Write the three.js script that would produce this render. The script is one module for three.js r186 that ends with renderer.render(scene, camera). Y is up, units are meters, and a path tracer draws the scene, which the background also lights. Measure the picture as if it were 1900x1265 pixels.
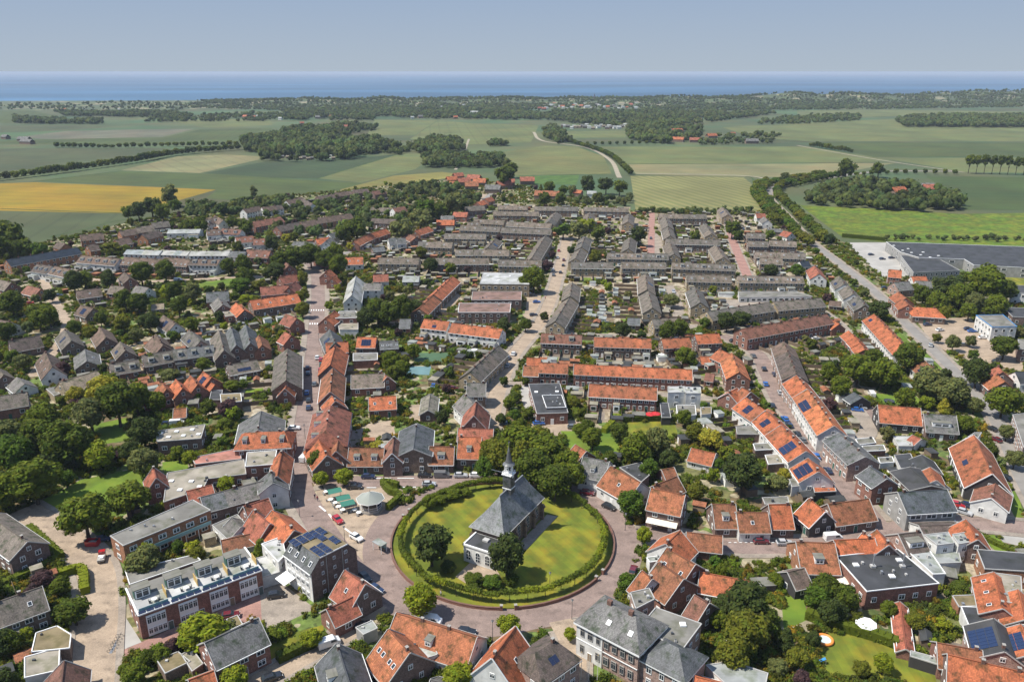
import * as THREE from 'three';
import { mergeGeometries } from 'three/addons/utils/BufferGeometryUtils.js';
import { MarchingCubes } from 'three/addons/objects/MarchingCubes.js';

// ---------- camera, sky, sun, exposure ----------
const FL = 1463, CAM_H = 120, PITCH = Math.atan(500 / FL);
const scene = new THREE.Scene();
const camera = new THREE.PerspectiveCamera(2 * Math.atan(632.5 / FL) * 180 / Math.PI, 1024 / 681, 1, 150000);
camera.position.set(0, CAM_H, 0);
camera.rotation.x = -PITCH;
const renderer = new THREE.WebGLRenderer({ antialias: true });
renderer.setSize(1024, 681);
renderer.toneMapping = THREE.LinearToneMapping;
renderer.toneMappingExposure = 1.33;
renderer.shadowMap.enabled = true;
{ // clear early-summer sky: pale grey-blue near the horizon, bluer overhead
  const w = 256, h = 128, d = new Float32Array(w * h * 4);
  const lo = [0.325, 0.38, 0.44], mid = [0.19, 0.285, 0.455], up = [0.19, 0.28, 0.47];
  for (let j = 0; j < h; j++) {
    const el = ((j + 0.5) / h - 0.5) * Math.PI, s = Math.max(0, Math.sin(el));
    for (let i = 0; i < w; i++) {
      const k = (j * w + i) * 4, a = Math.min(1, s / 0.16), b = Math.min(1, Math.max(0, (s - 0.16) / 0.84));
      for (let c = 0; c < 3; c++) d[k + c] = (lo[c] + (mid[c] - lo[c]) * a) * (1 - Math.sqrt(b)) + up[c] * Math.sqrt(b);
      d[k + 3] = 1;
    }
  }
  const sky = new THREE.DataTexture(d, w, h, THREE.RGBAFormat, THREE.FloatType);
  sky.mapping = THREE.EquirectangularReflectionMapping; sky.magFilter = THREE.LinearFilter; sky.needsUpdate = true;
  scene.background = sky; scene.environment = sky;
}
const sun = new THREE.DirectionalLight(new THREE.Color(1, 0.95, 0.86), 5);
sun.position.set(-640, 1000, -300 + 110); sun.target.position.set(0, 0, -300);
sun.castShadow = true; sun.shadow.mapSize.set(4096, 4096);
Object.assign(sun.shadow.camera, { left: -700, right: 700, top: 700, bottom: -900, near: 10, far: 2500 });
scene.add(sun, sun.target);
scene.fog = new THREE.FogExp2(0xc3d0e2, 0.00006);

// ---------- small tools ----------
let seed = 12345;
const rnd = () => { seed = (seed * 1664525 + 1013904223) >>> 0; return seed / 4294967296; };
const rr = (a, b) => a + (b - a) * rnd();
const pick = (a) => a[Math.floor(rnd() * a.length)];
const cP = Math.cos(PITCH), sP = Math.sin(PITCH);
function gp(x, y, h = 0) { // a place of the photograph -> the point of the world at height h
  const u = (x - 950) / FL, v = (y - 632.5) / FL, t = (h - CAM_H) / (-sP - v * cP);
  return [u * t, (-cP + v * sP) * t];
}
function toPx(X, Y, Z) {
  const y = Y - CAM_H, d = -Z * cP - y * sP;
  return [950 + FL * X / d, 632.5 - FL * (y * cP - Z * sP) / d];
}
const used = {};
function nm(n) { const k = used[n] = (used[n] ?? -1) + 1; return k ? `${n}_${String(k).padStart(3, '0')}` : n; }
const things = [];
function reg(o, label, category, group, auto) {
  o.name = nm(o.name); o.userData = { label, category }; if (group) o.userData.group = group;
  if (auto) o.userData.desc = label;
  scene.add(o); things.push(o); return o;
}
function setting(o, kind = 'structure') { o.name = nm(o.name); o.userData.kind = kind; o.receiveShadow = o.castShadow = true; scene.add(o); return o; }
function M(name, geo, mat, parent) { const m = new THREE.Mesh(geo, mat); m.name = name; m.castShadow = m.receiveShadow = true; if (parent) parent.add(m); return m; }
function G(name, x, z, rot = 0, y = 0) { const g = new THREE.Group(); g.name = name; g.position.set(x, y, z); g.rotation.y = rot; return g; }

// quads and triangles with uv in metres
class B {
  constructor() { this.p = []; this.n = []; this.u = []; this.c = []; }
  poly(...v) {
    const a = v[0], e1 = sub(v[1], a), e2 = sub(v[v.length - 1], a), n = norm(cross(e1, e2));
    let t = Math.abs(n[1]) > 0.97 ? [1, 0, 0] : norm(cross([0, 1, 0], n)); const b = cross(n, t);
    for (let i = 1; i < v.length - 1; i++) for (const q of [a, v[i], v[i + 1]]) {
      this.p.push(...q); this.n.push(...n); this.u.push(dot(q, t), dot(q, b));
      if (this.col) this.c.push(...this.col);
    }
    return this;
  }
  box(cx, cy, cz, sx, sy, sz, ry = 0) {
    const c = Math.cos(ry), s = Math.sin(ry), P = (x, y, z) => [cx + (x * c + z * s) * 0.5, cy + y / 2, cz + (-x * s + z * c) * 0.5];
    const q = [P(-sx, -sy, sz), P(sx, -sy, sz), P(sx, -sy, -sz), P(-sx, -sy, -sz), P(-sx, sy, sz), P(sx, sy, sz), P(sx, sy, -sz), P(-sx, sy, -sz)];
    for (const f of [[0, 1, 5, 4], [1, 2, 6, 5], [2, 3, 7, 6], [3, 0, 4, 7], [4, 5, 6, 7], [3, 2, 1, 0]]) this.poly(...f.map((i) => q[i]));
    return this;
  }
  slab(t, ...v) { // thick sheet: the given face on top
    const n = norm(cross(sub(v[1], v[0]), sub(v[v.length - 1], v[0]))), d = v.map((q) => [q[0] - n[0] * t, q[1] - n[1] * t, q[2] - n[2] * t]);
    this.poly(...v); this.poly(...d.slice().reverse());
    for (let i = 0; i < v.length; i++) { const j = (i + 1) % v.length; this.poly(v[i], d[i], d[j], v[j]); }
    return this;
  }
  tube(a, b, ra, rb, n = 8, cap = true) {
    const d = norm(sub(b, a)), t = norm(cross(Math.abs(d[1]) > 0.9 ? [1, 0, 0] : [0, 1, 0], d)), w = cross(d, t);
    const ring = (o, r) => [...Array(n)].map((_, i) => { const f = i / n * 6.28318, c = Math.cos(f) * r, s = Math.sin(f) * r; return [0, 1, 2].map((k) => o[k] + t[k] * c + w[k] * s); });
    const A = ring(a, ra), C = ring(b, rb);
    for (let i = 0; i < n; i++) { const j = (i + 1) % n; this.poly(A[i], A[j], C[j], C[i]); }
    if (cap) { this.poly(...C); this.poly(...A.slice().reverse()); }
    return this;
  }
  geo() {
    const g = new THREE.BufferGeometry();
    g.setAttribute('position', new THREE.Float32BufferAttribute(this.p, 3)); g.setAttribute('normal', new THREE.Float32BufferAttribute(this.n, 3));
    g.setAttribute('uv', new THREE.Float32BufferAttribute(this.u, 2));
    if (this.c.length) g.setAttribute('color', new THREE.Float32BufferAttribute(this.c, 3));
    return g;
  }
}
const sub = (a, b) => [a[0] - b[0], a[1] - b[1], a[2] - b[2]], dot = (a, b) => a[0] * b[0] + a[1] * b[1] + a[2] * b[2];
const cross = (a, b) => [a[1] * b[2] - a[2] * b[1], a[2] * b[0] - a[0] * b[2], a[0] * b[1] - a[1] * b[0]];
const norm = (a) => { const l = Math.hypot(...a) || 1; return [a[0] / l, a[1] / l, a[2] / l]; };

// ---------- textures: grain, patches and wear around white, tinted by each material's colour ----------
function lattice(s) { const r = new Float32Array(65536); let q = s * 7919 + 13; for (let i = 0; i < 65536; i++) { q = (q * 1664525 + 1013904223) >>> 0; r[i] = q / 4294967296; } return r; }
const LAT = lattice(3);
function vn(x, y, per) { // tileable value noise
  const xi = Math.floor(x), yi = Math.floor(y), fx = x - xi, fy = y - yi, w = (a) => ((a % per) + per) % per;
  const l = (a, b) => LAT[(w(a) * 131 + w(b) * 517 + per * 29) & 65535], sx = fx * fx * (3 - 2 * fx), sy = fy * fy * (3 - 2 * fy);
  return (l(xi, yi) * (1 - sx) + l(xi + 1, yi) * sx) * (1 - sy) + (l(xi, yi + 1) * (1 - sx) + l(xi + 1, yi + 1) * sx) * sy;
}
function fb(u, v, per, oct = 4) { let a = 0, s = 0, k = 1; for (let o = 0; o < oct; o++) { a += vn(u * per, v * per, per) * k; s += k; k *= 0.55; per *= 2; } return a / s; }
function tex(size, metres, fn, colour = true) {
  const d = new Uint8Array(size * size * 4);
  for (let j = 0; j < size; j++) for (let i = 0; i < size; i++) { const c = fn(i / size, j / size, i, j), k = (j * size + i) * 4; for (let q = 0; q < 3; q++) d[k + q] = Math.max(0, Math.min(255, (c.length ? c[q] : c) * 255)); d[k + 3] = 255; }
  const t = new THREE.DataTexture(d, size, size); t.wrapS = t.wrapT = THREE.RepeatWrapping; t.magFilter = THREE.LinearFilter; t.minFilter = THREE.LinearMipmapLinearFilter; t.generateMipmaps = true;
  if (colour) t.colorSpace = THREE.SRGBColorSpace; t.repeat.set(1 / metres, 1 / metres); t.needsUpdate = true; return t;
}
const T = {
  tile: tex(512, 12.8, (u, v, i, j) => { const course = Math.floor(j / 13), col = Math.floor((i + (course % 2) * 4) / 9), g = LAT[(course * 57 + col * 131) & 65535]; const a = 0.8 + 0.1 * (g - 0.5) * 2 + 0.3 * (fb(u, v, 5) - 0.5); const moss = Math.max(0, fb(u + 0.37, v, 9) - 0.56) * 1.3 + Math.max(0, fb(u * 1, v * 0.25, 20) - 0.6) * 0.5; const line = j % 13 < 2 ? 0.82 : 1; return [(a - moss) * line, (a - moss * 0.8) * line, (a - moss * 1.1) * line]; }),
  tileBump: tex(256, 6.4, (u, v, i, j) => (0.5 + 0.5 * Math.sin(i / 9 * 6.283)) * 0.6 + (j % 13) / 13 * 0.4, false),
  brick: tex(512, 5.12, (u, v, i, j) => { const row = Math.floor(j / 8), col = Math.floor((i + (row % 2) * 11) / 22), g = LAT[(row * 71 + col * 37) & 65535]; const m = (j % 8 < 1 || (i + (row % 2) * 11) % 22 < 1) ? 1.08 : 1; const a = (0.74 + 0.3 * (g - 0.5) + 0.22 * (fb(u, v, 6) - 0.5)) * m; return a; }),
  plaster: tex(256, 8, (u, v) => 0.84 + 0.22 * (fb(u, v, 5) - 0.5) - 0.12 * Math.max(0, fb(u * 1, v * 1, 13) - 0.62)),
  flat: tex(512, 17, (u, v, i, j) => { const n = fb(u, v, 4, 5), s = Math.max(0, fb(u + 0.3, v + 0.1, 7) - 0.52); return [0.78 + 0.34 * (n - 0.5) - s * 0.55, 0.78 + 0.34 * (n - 0.5) - s * 0.5, 0.77 + 0.34 * (n - 0.5) - s * 0.7].map((c) => c * (j % 30 < 1 ? 0.86 : 1)); }),
  pave: tex(512, 11, (u, v, i, j) => { const g = LAT[(Math.floor(j / 5) * 91 + Math.floor((i + (Math.floor(j / 5) % 2) * 4) / 9) * 53) & 65535]; return 0.8 + 0.12 * (g - 0.5) + 0.34 * (fb(u, v, 3, 5) - 0.5) - 0.5 * Math.max(0, fb(u, v + 0.5, 6) - 0.58); }),
  asphalt: tex(512, 23, (u, v) => 0.8 + 0.26 * (fb(u, v, 3, 6) - 0.5) - 0.22 * Math.max(0, fb(u + 0.2, v, 5) - 0.6)),
  grass: tex(512, 26, (u, v) => { const n = fb(u, v, 4, 6), y = fb(u + 0.4, v + 0.7, 3, 3), w = 0.92 + 0.5 * (n - 0.5); return [w * (0.88 + 0.28 * (y - 0.4)), w, w * 0.8]; }),
  mown: tex(512, 16, (u, v, i, j) => { const n = fb(u, v, 5, 6), band = Math.floor(u * 8) % 2 ? 1.0 : 0.94, w = band * (0.9 + 0.36 * (n - 0.5)); return [w * (0.94 + 0.5 * (fb(v, u, 4) - 0.45)), w * (0.98 + 0.12 * (fb(v, u, 4) - 0.45)), w * 0.85]; }),
  meadow: tex(1024, 190, (u, v, i, j) => { const n = fb(u, v, 10, 6), k = fb(u + 0.4, v + 0.2, 70, 3), y = fb(u + 0.1, v + 0.6, 24, 4), w = 0.84 + 0.3 * (n - 0.5) + 0.5 * (k - 0.5); return [w * (0.9 + 0.4 * (y - 0.5)), w, w * (0.8 + 0.3 * (y - 0.5))]; }),
  crop: tex(1024, 230, (u, v, i, j) => { const n = fb(u, v, 3, 6), f = LAT[(i * 31 + j * 1777) & 65535], tram = (i % 93) < 2 || ((i + 8) % 93) < 2 ? 0.72 : 1, rows = 0.95 + 0.08 * Math.sin(i * 0.9); const w = (0.84 + 0.4 * (n - 0.5) + 0.1 * (f - 0.5)) * tram * rows; return [w * (0.97 + 0.16 * (fb(u + 0.3, v, 5) - 0.5)), w, w * 0.93]; }),
  hay: tex(1024, 210, (u, v, i, j) => { const n = fb(u, v, 4, 6), k = 0.5 + 0.5 * Math.sin(i * 0.1227 + 1.2 * fb(u, v, 9)); const w = 0.82 + 0.26 * (n - 0.5); return [w * (0.9 + 0.22 * k), w * (0.95 + 0.13 * k), w * (0.88 + 0.18 * k)]; }),
  land: tex(1024, 900, (u, v) => { const n = fb(u, v, 6, 6), k = fb(u + 0.5, v + 0.2, 9, 3), w = 0.85 + 0.4 * (n - 0.5); return [w * (0.85 + 0.5 * (k - 0.4)), w, w * 0.9]; }),
  yard: tex(1024, 74, (u, v) => { // gardens: turf, beds and bare earth, paving
    const n = fb(u, v, 9, 5), k = fb(u + 0.31, v + 0.77, 12, 3), f = fb(u, v, 60, 3), p = fb(u + 0.6, v + 0.15, 16, 2);
    let c = n < 0.47 ? [0.42, 0.49, 0.25] : n < 0.55 ? [0.33, 0.38, 0.21] : [0.46, 0.45, 0.3];
    if (k > 0.58) c = [0.46, 0.39, 0.3]; if (p > 0.63) c = [0.66, 0.61, 0.54];
    return c.map((q) => q * (0.72 + 0.56 * f)); }),
  court: tex(1024, 66, (u, v) => { const n = fb(u, v, 11, 4), k = fb(u + 0.31, v + 0.77, 14, 3), f = fb(u, v, 70, 3), p = fb(u + 0.6, v + 0.15, 19, 2); let c = n < 0.44 ? [0.45, 0.48, 0.27] : n < 0.52 ? [0.55, 0.5, 0.42] : [0.63, 0.58, 0.5]; if (k > 0.6) c = [0.5, 0.44, 0.36]; if (p > 0.62) c = [0.72, 0.68, 0.61]; return c.map((q) => q * (0.72 + 0.56 * f)); }),
  sand: tex(512, 300, (u, v) => { const n = fb(u, v, 8, 5), g = fb(u + 0.4, v, 5, 4); return g > 0.64 ? [0.6 * (0.8 + 0.4 * n), 0.57 * (0.8 + 0.4 * n), 0.46] : [0.33 * (0.7 + 0.6 * n), 0.38 * (0.7 + 0.6 * n), 0.25]; }),
  water: tex(512, 900, (u, v) => fb(u, v * 4, 8, 5), false),
  water2: tex(512, 9000, (u, v) => 0.78 + 0.5 * (fb(u * 1, v * 3, 4, 4) - 0.5)),
  bark: tex(128, 2, (u, v) => 0.7 + 0.5 * (fb(u * 3, v, 8) - 0.5)),
};
const lin = (r, g, b) => new THREE.Color().setRGB(r, g, b);
const mats = {};
function mat(key, c, map, rough = 0.9, extra = {}) { const m = new THREE.MeshStandardMaterial({ color: lin(...c), roughness: rough, map: map || null, ...extra }); m.name = key; return mats[key] = m; }
const roofB = { bumpMap: T.tileBump, bumpScale: 0.04 };
const ROOF = {
  o: mat('roof_orange', [0.66, 0.195, 0.078], T.tile, 0.8, roofB), o2: mat('roof_orange_light', [0.78, 0.25, 0.095], T.tile, 0.8, roofB), ob: mat('roof_orange_brown', [0.5, 0.185, 0.085], T.tile, 0.85, roofB),
  r: mat('roof_red', [0.53, 0.17, 0.1], T.tile, 0.85, roofB), rb: mat('roof_red_brown', [0.34, 0.15, 0.1], T.tile, 0.85, roofB), br: mat('roof_brown', [0.235, 0.165, 0.13], T.tile, 0.9, roofB),
  gb: mat('roof_grey_brown', [0.27, 0.225, 0.185], T.tile, 0.9, roofB), t: mat('roof_beige', [0.42, 0.35, 0.26], T.tile, 0.9, roofB), g: mat('roof_grey', [0.25, 0.24, 0.23], T.tile, 0.85, roofB),
  s: mat('roof_slate', [0.16, 0.165, 0.17], T.tile, 0.6, roofB), k: mat('roof_black', [0.07, 0.072, 0.078], T.flat, 0.7), b: mat('roof_blue_black', [0.045, 0.06, 0.085], T.tile, 0.5),
  fg: mat('flat_grey', [0.3, 0.285, 0.26], T.flat), fb: mat('flat_beige', [0.45, 0.4, 0.33], T.flat), fk: mat('flat_black', [0.075, 0.077, 0.085], T.flat, 0.75), fw: mat('flat_white', [0.66, 0.66, 0.66], T.flat, 0.7),
  fp: mat('flat_pink', [0.62, 0.27, 0.21], T.flat, 0.8), fm: mat('flat_moss', [0.33, 0.26, 0.15], T.flat, 1), fl: mat('flat_pale_grey', [0.48, 0.5, 0.5], T.flat, 0.7), fr: mat('flat_brown', [0.33, 0.2, 0.165], T.flat, 0.85), cu: mat('leaded_slate', [0.24, 0.25, 0.255], T.tile, 0.42, roofB),
};
const variants = {}; function roofTint(k) { // roofs of one kind differ a little in age and batch
  const v = variants[k] ??= [[1, 1, 1], [0.84, 0.86, 0.88], [1.12, 1.06, 1.02], [0.94, 0.9, 0.86], [0.78, 0.84, 0.9]].map((t, i) => { const m = ROOF[k].clone(); m.color.multiply(lin(...t)); m.name = ROOF[k].name + '_batch_' + i; return m; }); return v[Math.floor(rnd() * v.length)]; }
const ROOFN = { o: 'orange-tiled', o2: 'pale orange-tiled', ob: 'brownish-orange-tiled', r: 'red-tiled', rb: 'red-brown-tiled', br: 'brown-tiled', gb: 'grey-brown-roofed', t: 'beige-roofed', g: 'grey-tiled', s: 'slate-grey-roofed', k: 'black-roofed', b: 'blue-black-roofed', fg: 'grey flat-roofed', fb: 'beige flat-roofed', fk: 'black flat-roofed', fw: 'white flat-roofed', fp: 'pink flat-roofed', fm: 'mossy flat-roofed', fl: 'pale grey flat-roofed', fr: 'brown flat-roofed' };
const WALL = {
  b: mat('brick_red', [0.42, 0.205, 0.15], T.brick), d: mat('brick_dark', [0.3, 0.2, 0.165], T.brick), y: mat('brick_yellow', [0.56, 0.44, 0.28], T.brick), w: mat('white_plaster', [0.92, 0.91, 0.87], T.plaster), g: mat('grey_render', [0.42, 0.41, 0.39], T.plaster),
  p: mat('brick_pink', [0.58, 0.4, 0.33], T.brick), k: mat('dark_boards', [0.07, 0.065, 0.065], T.plaster, 0.8), o: mat('brick_orange', [0.55, 0.26, 0.14], T.brick), n: mat('brick_brown', [0.34, 0.24, 0.18], T.brick),
};
const WALLN = { b: 'red brick', d: 'dark brick', y: 'yellow brick', w: 'white', g: 'grey', p: 'pink brick', k: 'dark boarded', o: 'orange brick', n: 'brown brick' };
const X = {
  white: mat('white_paint', [0.8, 0.8, 0.78], null, 0.55), pale: mat('pale_paint', [0.42, 0.41, 0.39], null, 0.6), glass: mat('window_glass', [0.03, 0.04, 0.05], null, 0.08, { metalness: 0 }), door: mat('door_paint', [0.09, 0.12, 0.11], null, 0.5),
  pv: mat('solar_cells', [0.018, 0.026, 0.06], null, 0.15), pvl: mat('solar_cells_blue', [0.02, 0.035, 0.085], null, 0.15), metal: mat('grey_metal', [0.4, 0.41, 0.42], null, 0.4, { metalness: 0.6 }), dmetal: mat('dark_metal', [0.06, 0.065, 0.07], null, 0.5), brickc: mat('chimney_brick', [0.3, 0.16, 0.12], T.brick),
  wood: mat('fence_wood', [0.26, 0.19, 0.13], T.plaster), timber: mat('pale_timber', [0.42, 0.31, 0.2], T.plaster), green: mat('green_paint', [0.04, 0.17, 0.12], null, 0.5), dgreen: mat('dark_green_cloth', [0.03, 0.1, 0.075], null, 0.9), cream: mat('cream_cloth', [0.72, 0.66, 0.55], null, 0.95), teal: mat('teal_panel', [0.2, 0.36, 0.38], null, 0.3),
  yellow: mat('yellow_panel', [0.46, 0.31, 0.1], null, 0.6), red: mat('red_paint', [0.5, 0.03, 0.03], null, 0.4), blue: mat('blue_paint', [0.04, 0.24, 0.55], null, 0.4), tyre: mat('tyre_rubber', [0.02, 0.02, 0.022], null, 0.9), rim: mat('wheel_rim', [0.45, 0.45, 0.46], null, 0.4, { metalness: 0.7 }), lampg: mat('lamp_glass', [0.7, 0.7, 0.66], null, 0.3), tail: mat('tail_lamp', [0.35, 0.02, 0.02], null, 0.3), stone: mat('pale_stone', [0.55, 0.52, 0.47], T.plaster), orange: mat('orange_plastic', [0.75, 0.25, 0.05], null, 0.5), pool: mat('pool_water', [0.5, 0.66, 0.68], null, 0.1), aqua: mat('aqua_plastic', [0.25, 0.62, 0.62], null, 0.5),
};
const leaf = (k, c) => { const m = new THREE.MeshPhysicalMaterial({ name: k, color: lin(...c), roughness: 0.95, vertexColors: true, side: THREE.DoubleSide, specularIntensity: 0.15, transmission: 0.4, thickness: 0 }); return mats[k] = m; };
const LEAF = { d: leaf('leaf_deep', [0.09, 0.12, 0.013]), m: leaf('leaf_mid', [0.128, 0.162, 0.014]), l: leaf('leaf_lime', [0.22, 0.255, 0.016]), w: leaf('leaf_willow', [0.155, 0.17, 0.05]), y: leaf('leaf_yellow', [0.32, 0.29, 0.03]), o: leaf('leaf_olive', [0.15, 0.158, 0.016]), e: leaf('leaf_fresh', [0.085, 0.14, 0.014]), p: leaf('leaf_purple', [0.1, 0.055, 0.055]), c: leaf('leaf_conifer', [0.066, 0.09, 0.02]), f: leaf('leaf_far', [0.085, 0.112, 0.028]) };
const LEAFN = { o: 'olive green', e: 'fresh green', d: 'deep green', m: 'mid green', l: 'bright lime green', w: 'silvery green', y: 'yellow-green', p: 'purple-leaved', c: 'dark conifer-green' };
mat('bark', [0.14, 0.105, 0.075], T.bark, 0.95);

// ---------- occupied ground, one cell a metre ----------
const OX = -620, OZ = -1300, OW = 1300, OD = 1220, occ = new Uint8Array(OW * OD);
function fillPoly(pts, v = 1) { // pts: [x, z]
  let x0 = 1e9, x1 = -1e9, z0 = 1e9, z1 = -1e9; for (const [x, z] of pts) { x0 = Math.min(x0, x); x1 = Math.max(x1, x); z0 = Math.min(z0, z); z1 = Math.max(z1, z); }
  for (let z = Math.max(OZ, Math.floor(z0)); z <= Math.min(OZ + OD - 1, z1); z++) for (let x = Math.max(OX, Math.floor(x0)); x <= Math.min(OX + OW - 1, x1); x++) if (inside(pts, x + 0.5, z + 0.5)) occ[(z - OZ) * OW + x - OX] = v;
}
function inside(pts, x, z) { let r = false; for (let i = 0, j = pts.length - 1; i < pts.length; j = i++) { const [a, b] = pts[i], [c, d] = pts[j]; if ((b > z) !== (d > z) && x < (c - a) * (z - b) / (d - b) + a) r = !r; } return r; }
const at = (x, z) => { const i = Math.floor(x) - OX, j = Math.floor(z) - OZ; return i < 0 || j < 0 || i >= OW || j >= OD ? 1 : occ[j * OW + i]; };
const rect = (cx, cz, rot, L, W) => { const c = Math.cos(rot), s = Math.sin(rot); return [[-L, -W], [L, -W], [L, W], [-L, W]].map(([x, z]) => [cx + (x * c + z * s) / 2, cz + (-x * s + z * c) / 2]); };

// ---------- the setting ----------
function sheet(name, pts, y, m, kind, uvturn = 0) { // flat sheet over a polygon of [x, z]
  const sh = pts.map(([x, z]) => new THREE.Vector2(x, -z)), tri = THREE.ShapeUtils.triangulateShape(sh.slice(), []), b = new THREE.BufferGeometry(), c = Math.cos(uvturn), s = Math.sin(uvturn);
  b.setAttribute('position', new THREE.Float32BufferAttribute(pts.flatMap(([x, z]) => [x, y, z]), 3)); b.setAttribute('normal', new THREE.Float32BufferAttribute(pts.flatMap(() => [0, 1, 0]), 3));
  b.setAttribute('uv', new THREE.Float32BufferAttribute(pts.flatMap(([x, z]) => [x * c - z * s, x * s + z * c]), 2));
  const area = THREE.ShapeUtils.area(sh); b.setIndex(tri.flatMap((t) => area > 0 ? t : [t[0], t[2], t[1]]));
  // make every face look up
  const idx = b.index.array, p = b.attributes.position; for (let i = 0; i < idx.length; i += 3) { const [A, Bq, C] = [idx[i], idx[i + 1], idx[i + 2]]; const ny = (p.getZ(Bq) - p.getZ(A)) * (p.getX(C) - p.getX(A)) - (p.getX(Bq) - p.getX(A)) * (p.getZ(C) - p.getZ(A)); if (ny < 0) { idx[i + 1] = C; idx[i + 2] = Bq; } }
  return setting(M(name, b, m), kind);
}
const px = (pts, h = 0) => pts.map(([x, y]) => gp(x, y, h));
sheet('ground', [[-9000, 400], [9000, 400], [9000, -4650], [-9000, -2600]], 0, mat('farmland', [0.12, 0.13, 0.062], T.land, 1));
sheet('sea', [[-60000, -2000], [60000, -2000], [60000, -44000], [-60000, -44000]], -1.2, new THREE.MeshStandardMaterial({ name: 'sea_water', color: lin(0.06, 0.175, 0.31), map: T.water2, roughness: 0.55, bumpMap: T.water, bumpScale: 1.2 }));
const FIELD = { a: [0.115, 0.13, 0.055], y: [0.44, 0.27, 0.012], g: [0.105, 0.135, 0.034], b: [0.33, 0.29, 0.15], d: [0.066, 0.1, 0.038], l: [0.205, 0.22, 0.08], s: [0.36, 0.285, 0.075], h: [0.23, 0.225, 0.082], n: [0.085, 0.125, 0.03], v: [0.165, 0.185, 0.012], e: [0.225, 0.205, 0.15] };
[['a', [[-300, 388], [225, 395], [282, 405], [250, 418], [110, 441], [60, 458], [-300, 470]], 0.25], ['y', [[-300, 350], [65, 338], [180, 343], [290, 347], [400, 352], [330, 372], [225, 396], [-300, 384]], 1.4], ['g', [[65, 336], [225, 318], [370, 322], [500, 330], [640, 338], [690, 341], [560, 366], [470, 374], [380, 368], [404, 352], [290, 346]], 1.2],
  ['b', [[222, 316], [330, 290], [420, 287], [482, 290], [480, 296], [370, 321]], 0.6], ['d', [[378, 321], [490, 300], [620, 295], [700, 290], [742, 285], [590, 331], [500, 329]], 0.9], ['l', [[590, 331], [744, 285], [785, 285], [790, 300], [770, 314], [670, 339]], 0.95], ['s', [[630, 352], [730, 326], [820, 319], [870, 325], [790, 336], [690, 356]], 0.9],
  ['a', [[-300, 280], [60, 275], [310, 275], [330, 278], [200, 301], [-300, 345]], 1.3], ['e', [[20, 256], [120, 243], [260, 240], [360, 239], [300, 254], [100, 258]], 1], ['a', [[-300, 230], [220, 233], [125, 242], [-300, 255]], 1.5], ['g', [[300, 255], [372, 240], [505, 237], [500, 262], [450, 270], [-100, 266], [60, 259]], 0.2],
  ['l', [[695, 222], [812, 223], [770, 250], [680, 252]], 0.9], ['l', [[814, 223], [880, 229], [1000, 232], [985, 264], [870, 268], [760, 258]], 0.1], ['h', [[930, 282], [1010, 270], [1070, 272], [1120, 290], [1135, 322], [960, 326], [922, 300]], 0.75], ['l', [[1030, 243], [1165, 243], [1160, 255], [1020, 256]], 0.2], ['l', [[1100, 272], [1500, 272], [1640, 295], [1664, 300], [1164, 304], [1130, 286]], 1.45],
  ['b', [[1167, 305], [1664, 302], [1560, 321], [1440, 329], [1180, 323]], 1.5], ['h', [[1170, 326], [1380, 329], [1400, 345], [1424, 392], [1180, 392]], 0.3, 'hay'], ['l', [[1340, 236], [1660, 220], [2100, 232], [2100, 262], [1500, 262], [1400, 255]], 1.5], ['g', [[1500, 264], [2100, 266], [2100, 290], [1620, 291]], 1.5], ['l', [[1640, 293], [2100, 292], [2100, 324], [1790, 319]], 1.3],
  ['n', [[1720, 328], [2100, 330], [2100, 391], [1790, 389], [1770, 360]], 1.5], ['v', [[1485, 381], [1640, 388], [1780, 397], [2100, 392], [2100, 465], [1650, 450], [1565, 441]], 0.3, 'meadow'], ['n', [[960, 327], [1075, 325], [1070, 342], [970, 343]], 0.3, 'grass'], ['n', [[470, 376], [560, 367], [690, 343], [640, 352], [540, 372]], 0.3, 'grass'], ['g', [[-300, 205], [60, 205], [110, 216], [30, 228], [-300, 228]], 0.5], ['l', [[300, 222], [500, 220], [505, 232], [380, 236]], 1.2], ['l', [[1480, 205], [1660, 204], [1900, 207], [1900, 213], [1650, 216], [1480, 219]], 1.4],
].forEach(([c, pts, turn, tx], i) => { const m = new THREE.MeshStandardMaterial({ color: lin(...FIELD[c]), map: T[tx || 'crop'], roughness: 1 }); m.name = 'field_crop'; sheet('field', px(pts), 0.03 + i * 0.002, m, 'structure', turn); });
const VILLAGE = px([[-140, 1420], [-160, 480], [0, 466], [120, 440], [285, 402], [460, 370], [640, 352], [850, 332], [960, 342], [1170, 391], [1425, 392], [1500, 432], [1570, 450], [1650, 505], [2050, 510], [2080, 1420]]);
sheet('village_ground', VILLAGE, 0.1, mat('garden_soil', [0.72, 0.74, 0.62], T.yard, 1));

const COURTS = [[[690, 470], [860, 400], [920, 378], [1170, 384], [1170, 395], [1420, 398], [1500, 470], [1520, 520], [1340, 600], [1180, 600], [1060, 600], [1010, 600], [1060, 440], [1030, 440], [985, 560], [850, 560], [700, 520]], [[985, 640], [1340, 640], [1360, 780], [1070, 785], [1060, 720], [985, 705]], [[1350, 740], [1500, 860], [1480, 920], [1410, 850]], [[1480, 650], [1620, 700], [1660, 860], [1570, 800]], [[1640, 1010], [1900, 1020], [1900, 1200], [1740, 1180], [1740, 1090]], [[150, 640], [420, 600], [520, 700], [480, 780], [290, 760]]].map((p) => px(p));
COURTS.forEach((p, i) => sheet('garden_courts', p, 0.1015 + i * 0.0004, mats.court_ground ?? mat('court_ground', [0.72, 0.7, 0.64], T.court, 1)));
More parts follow.
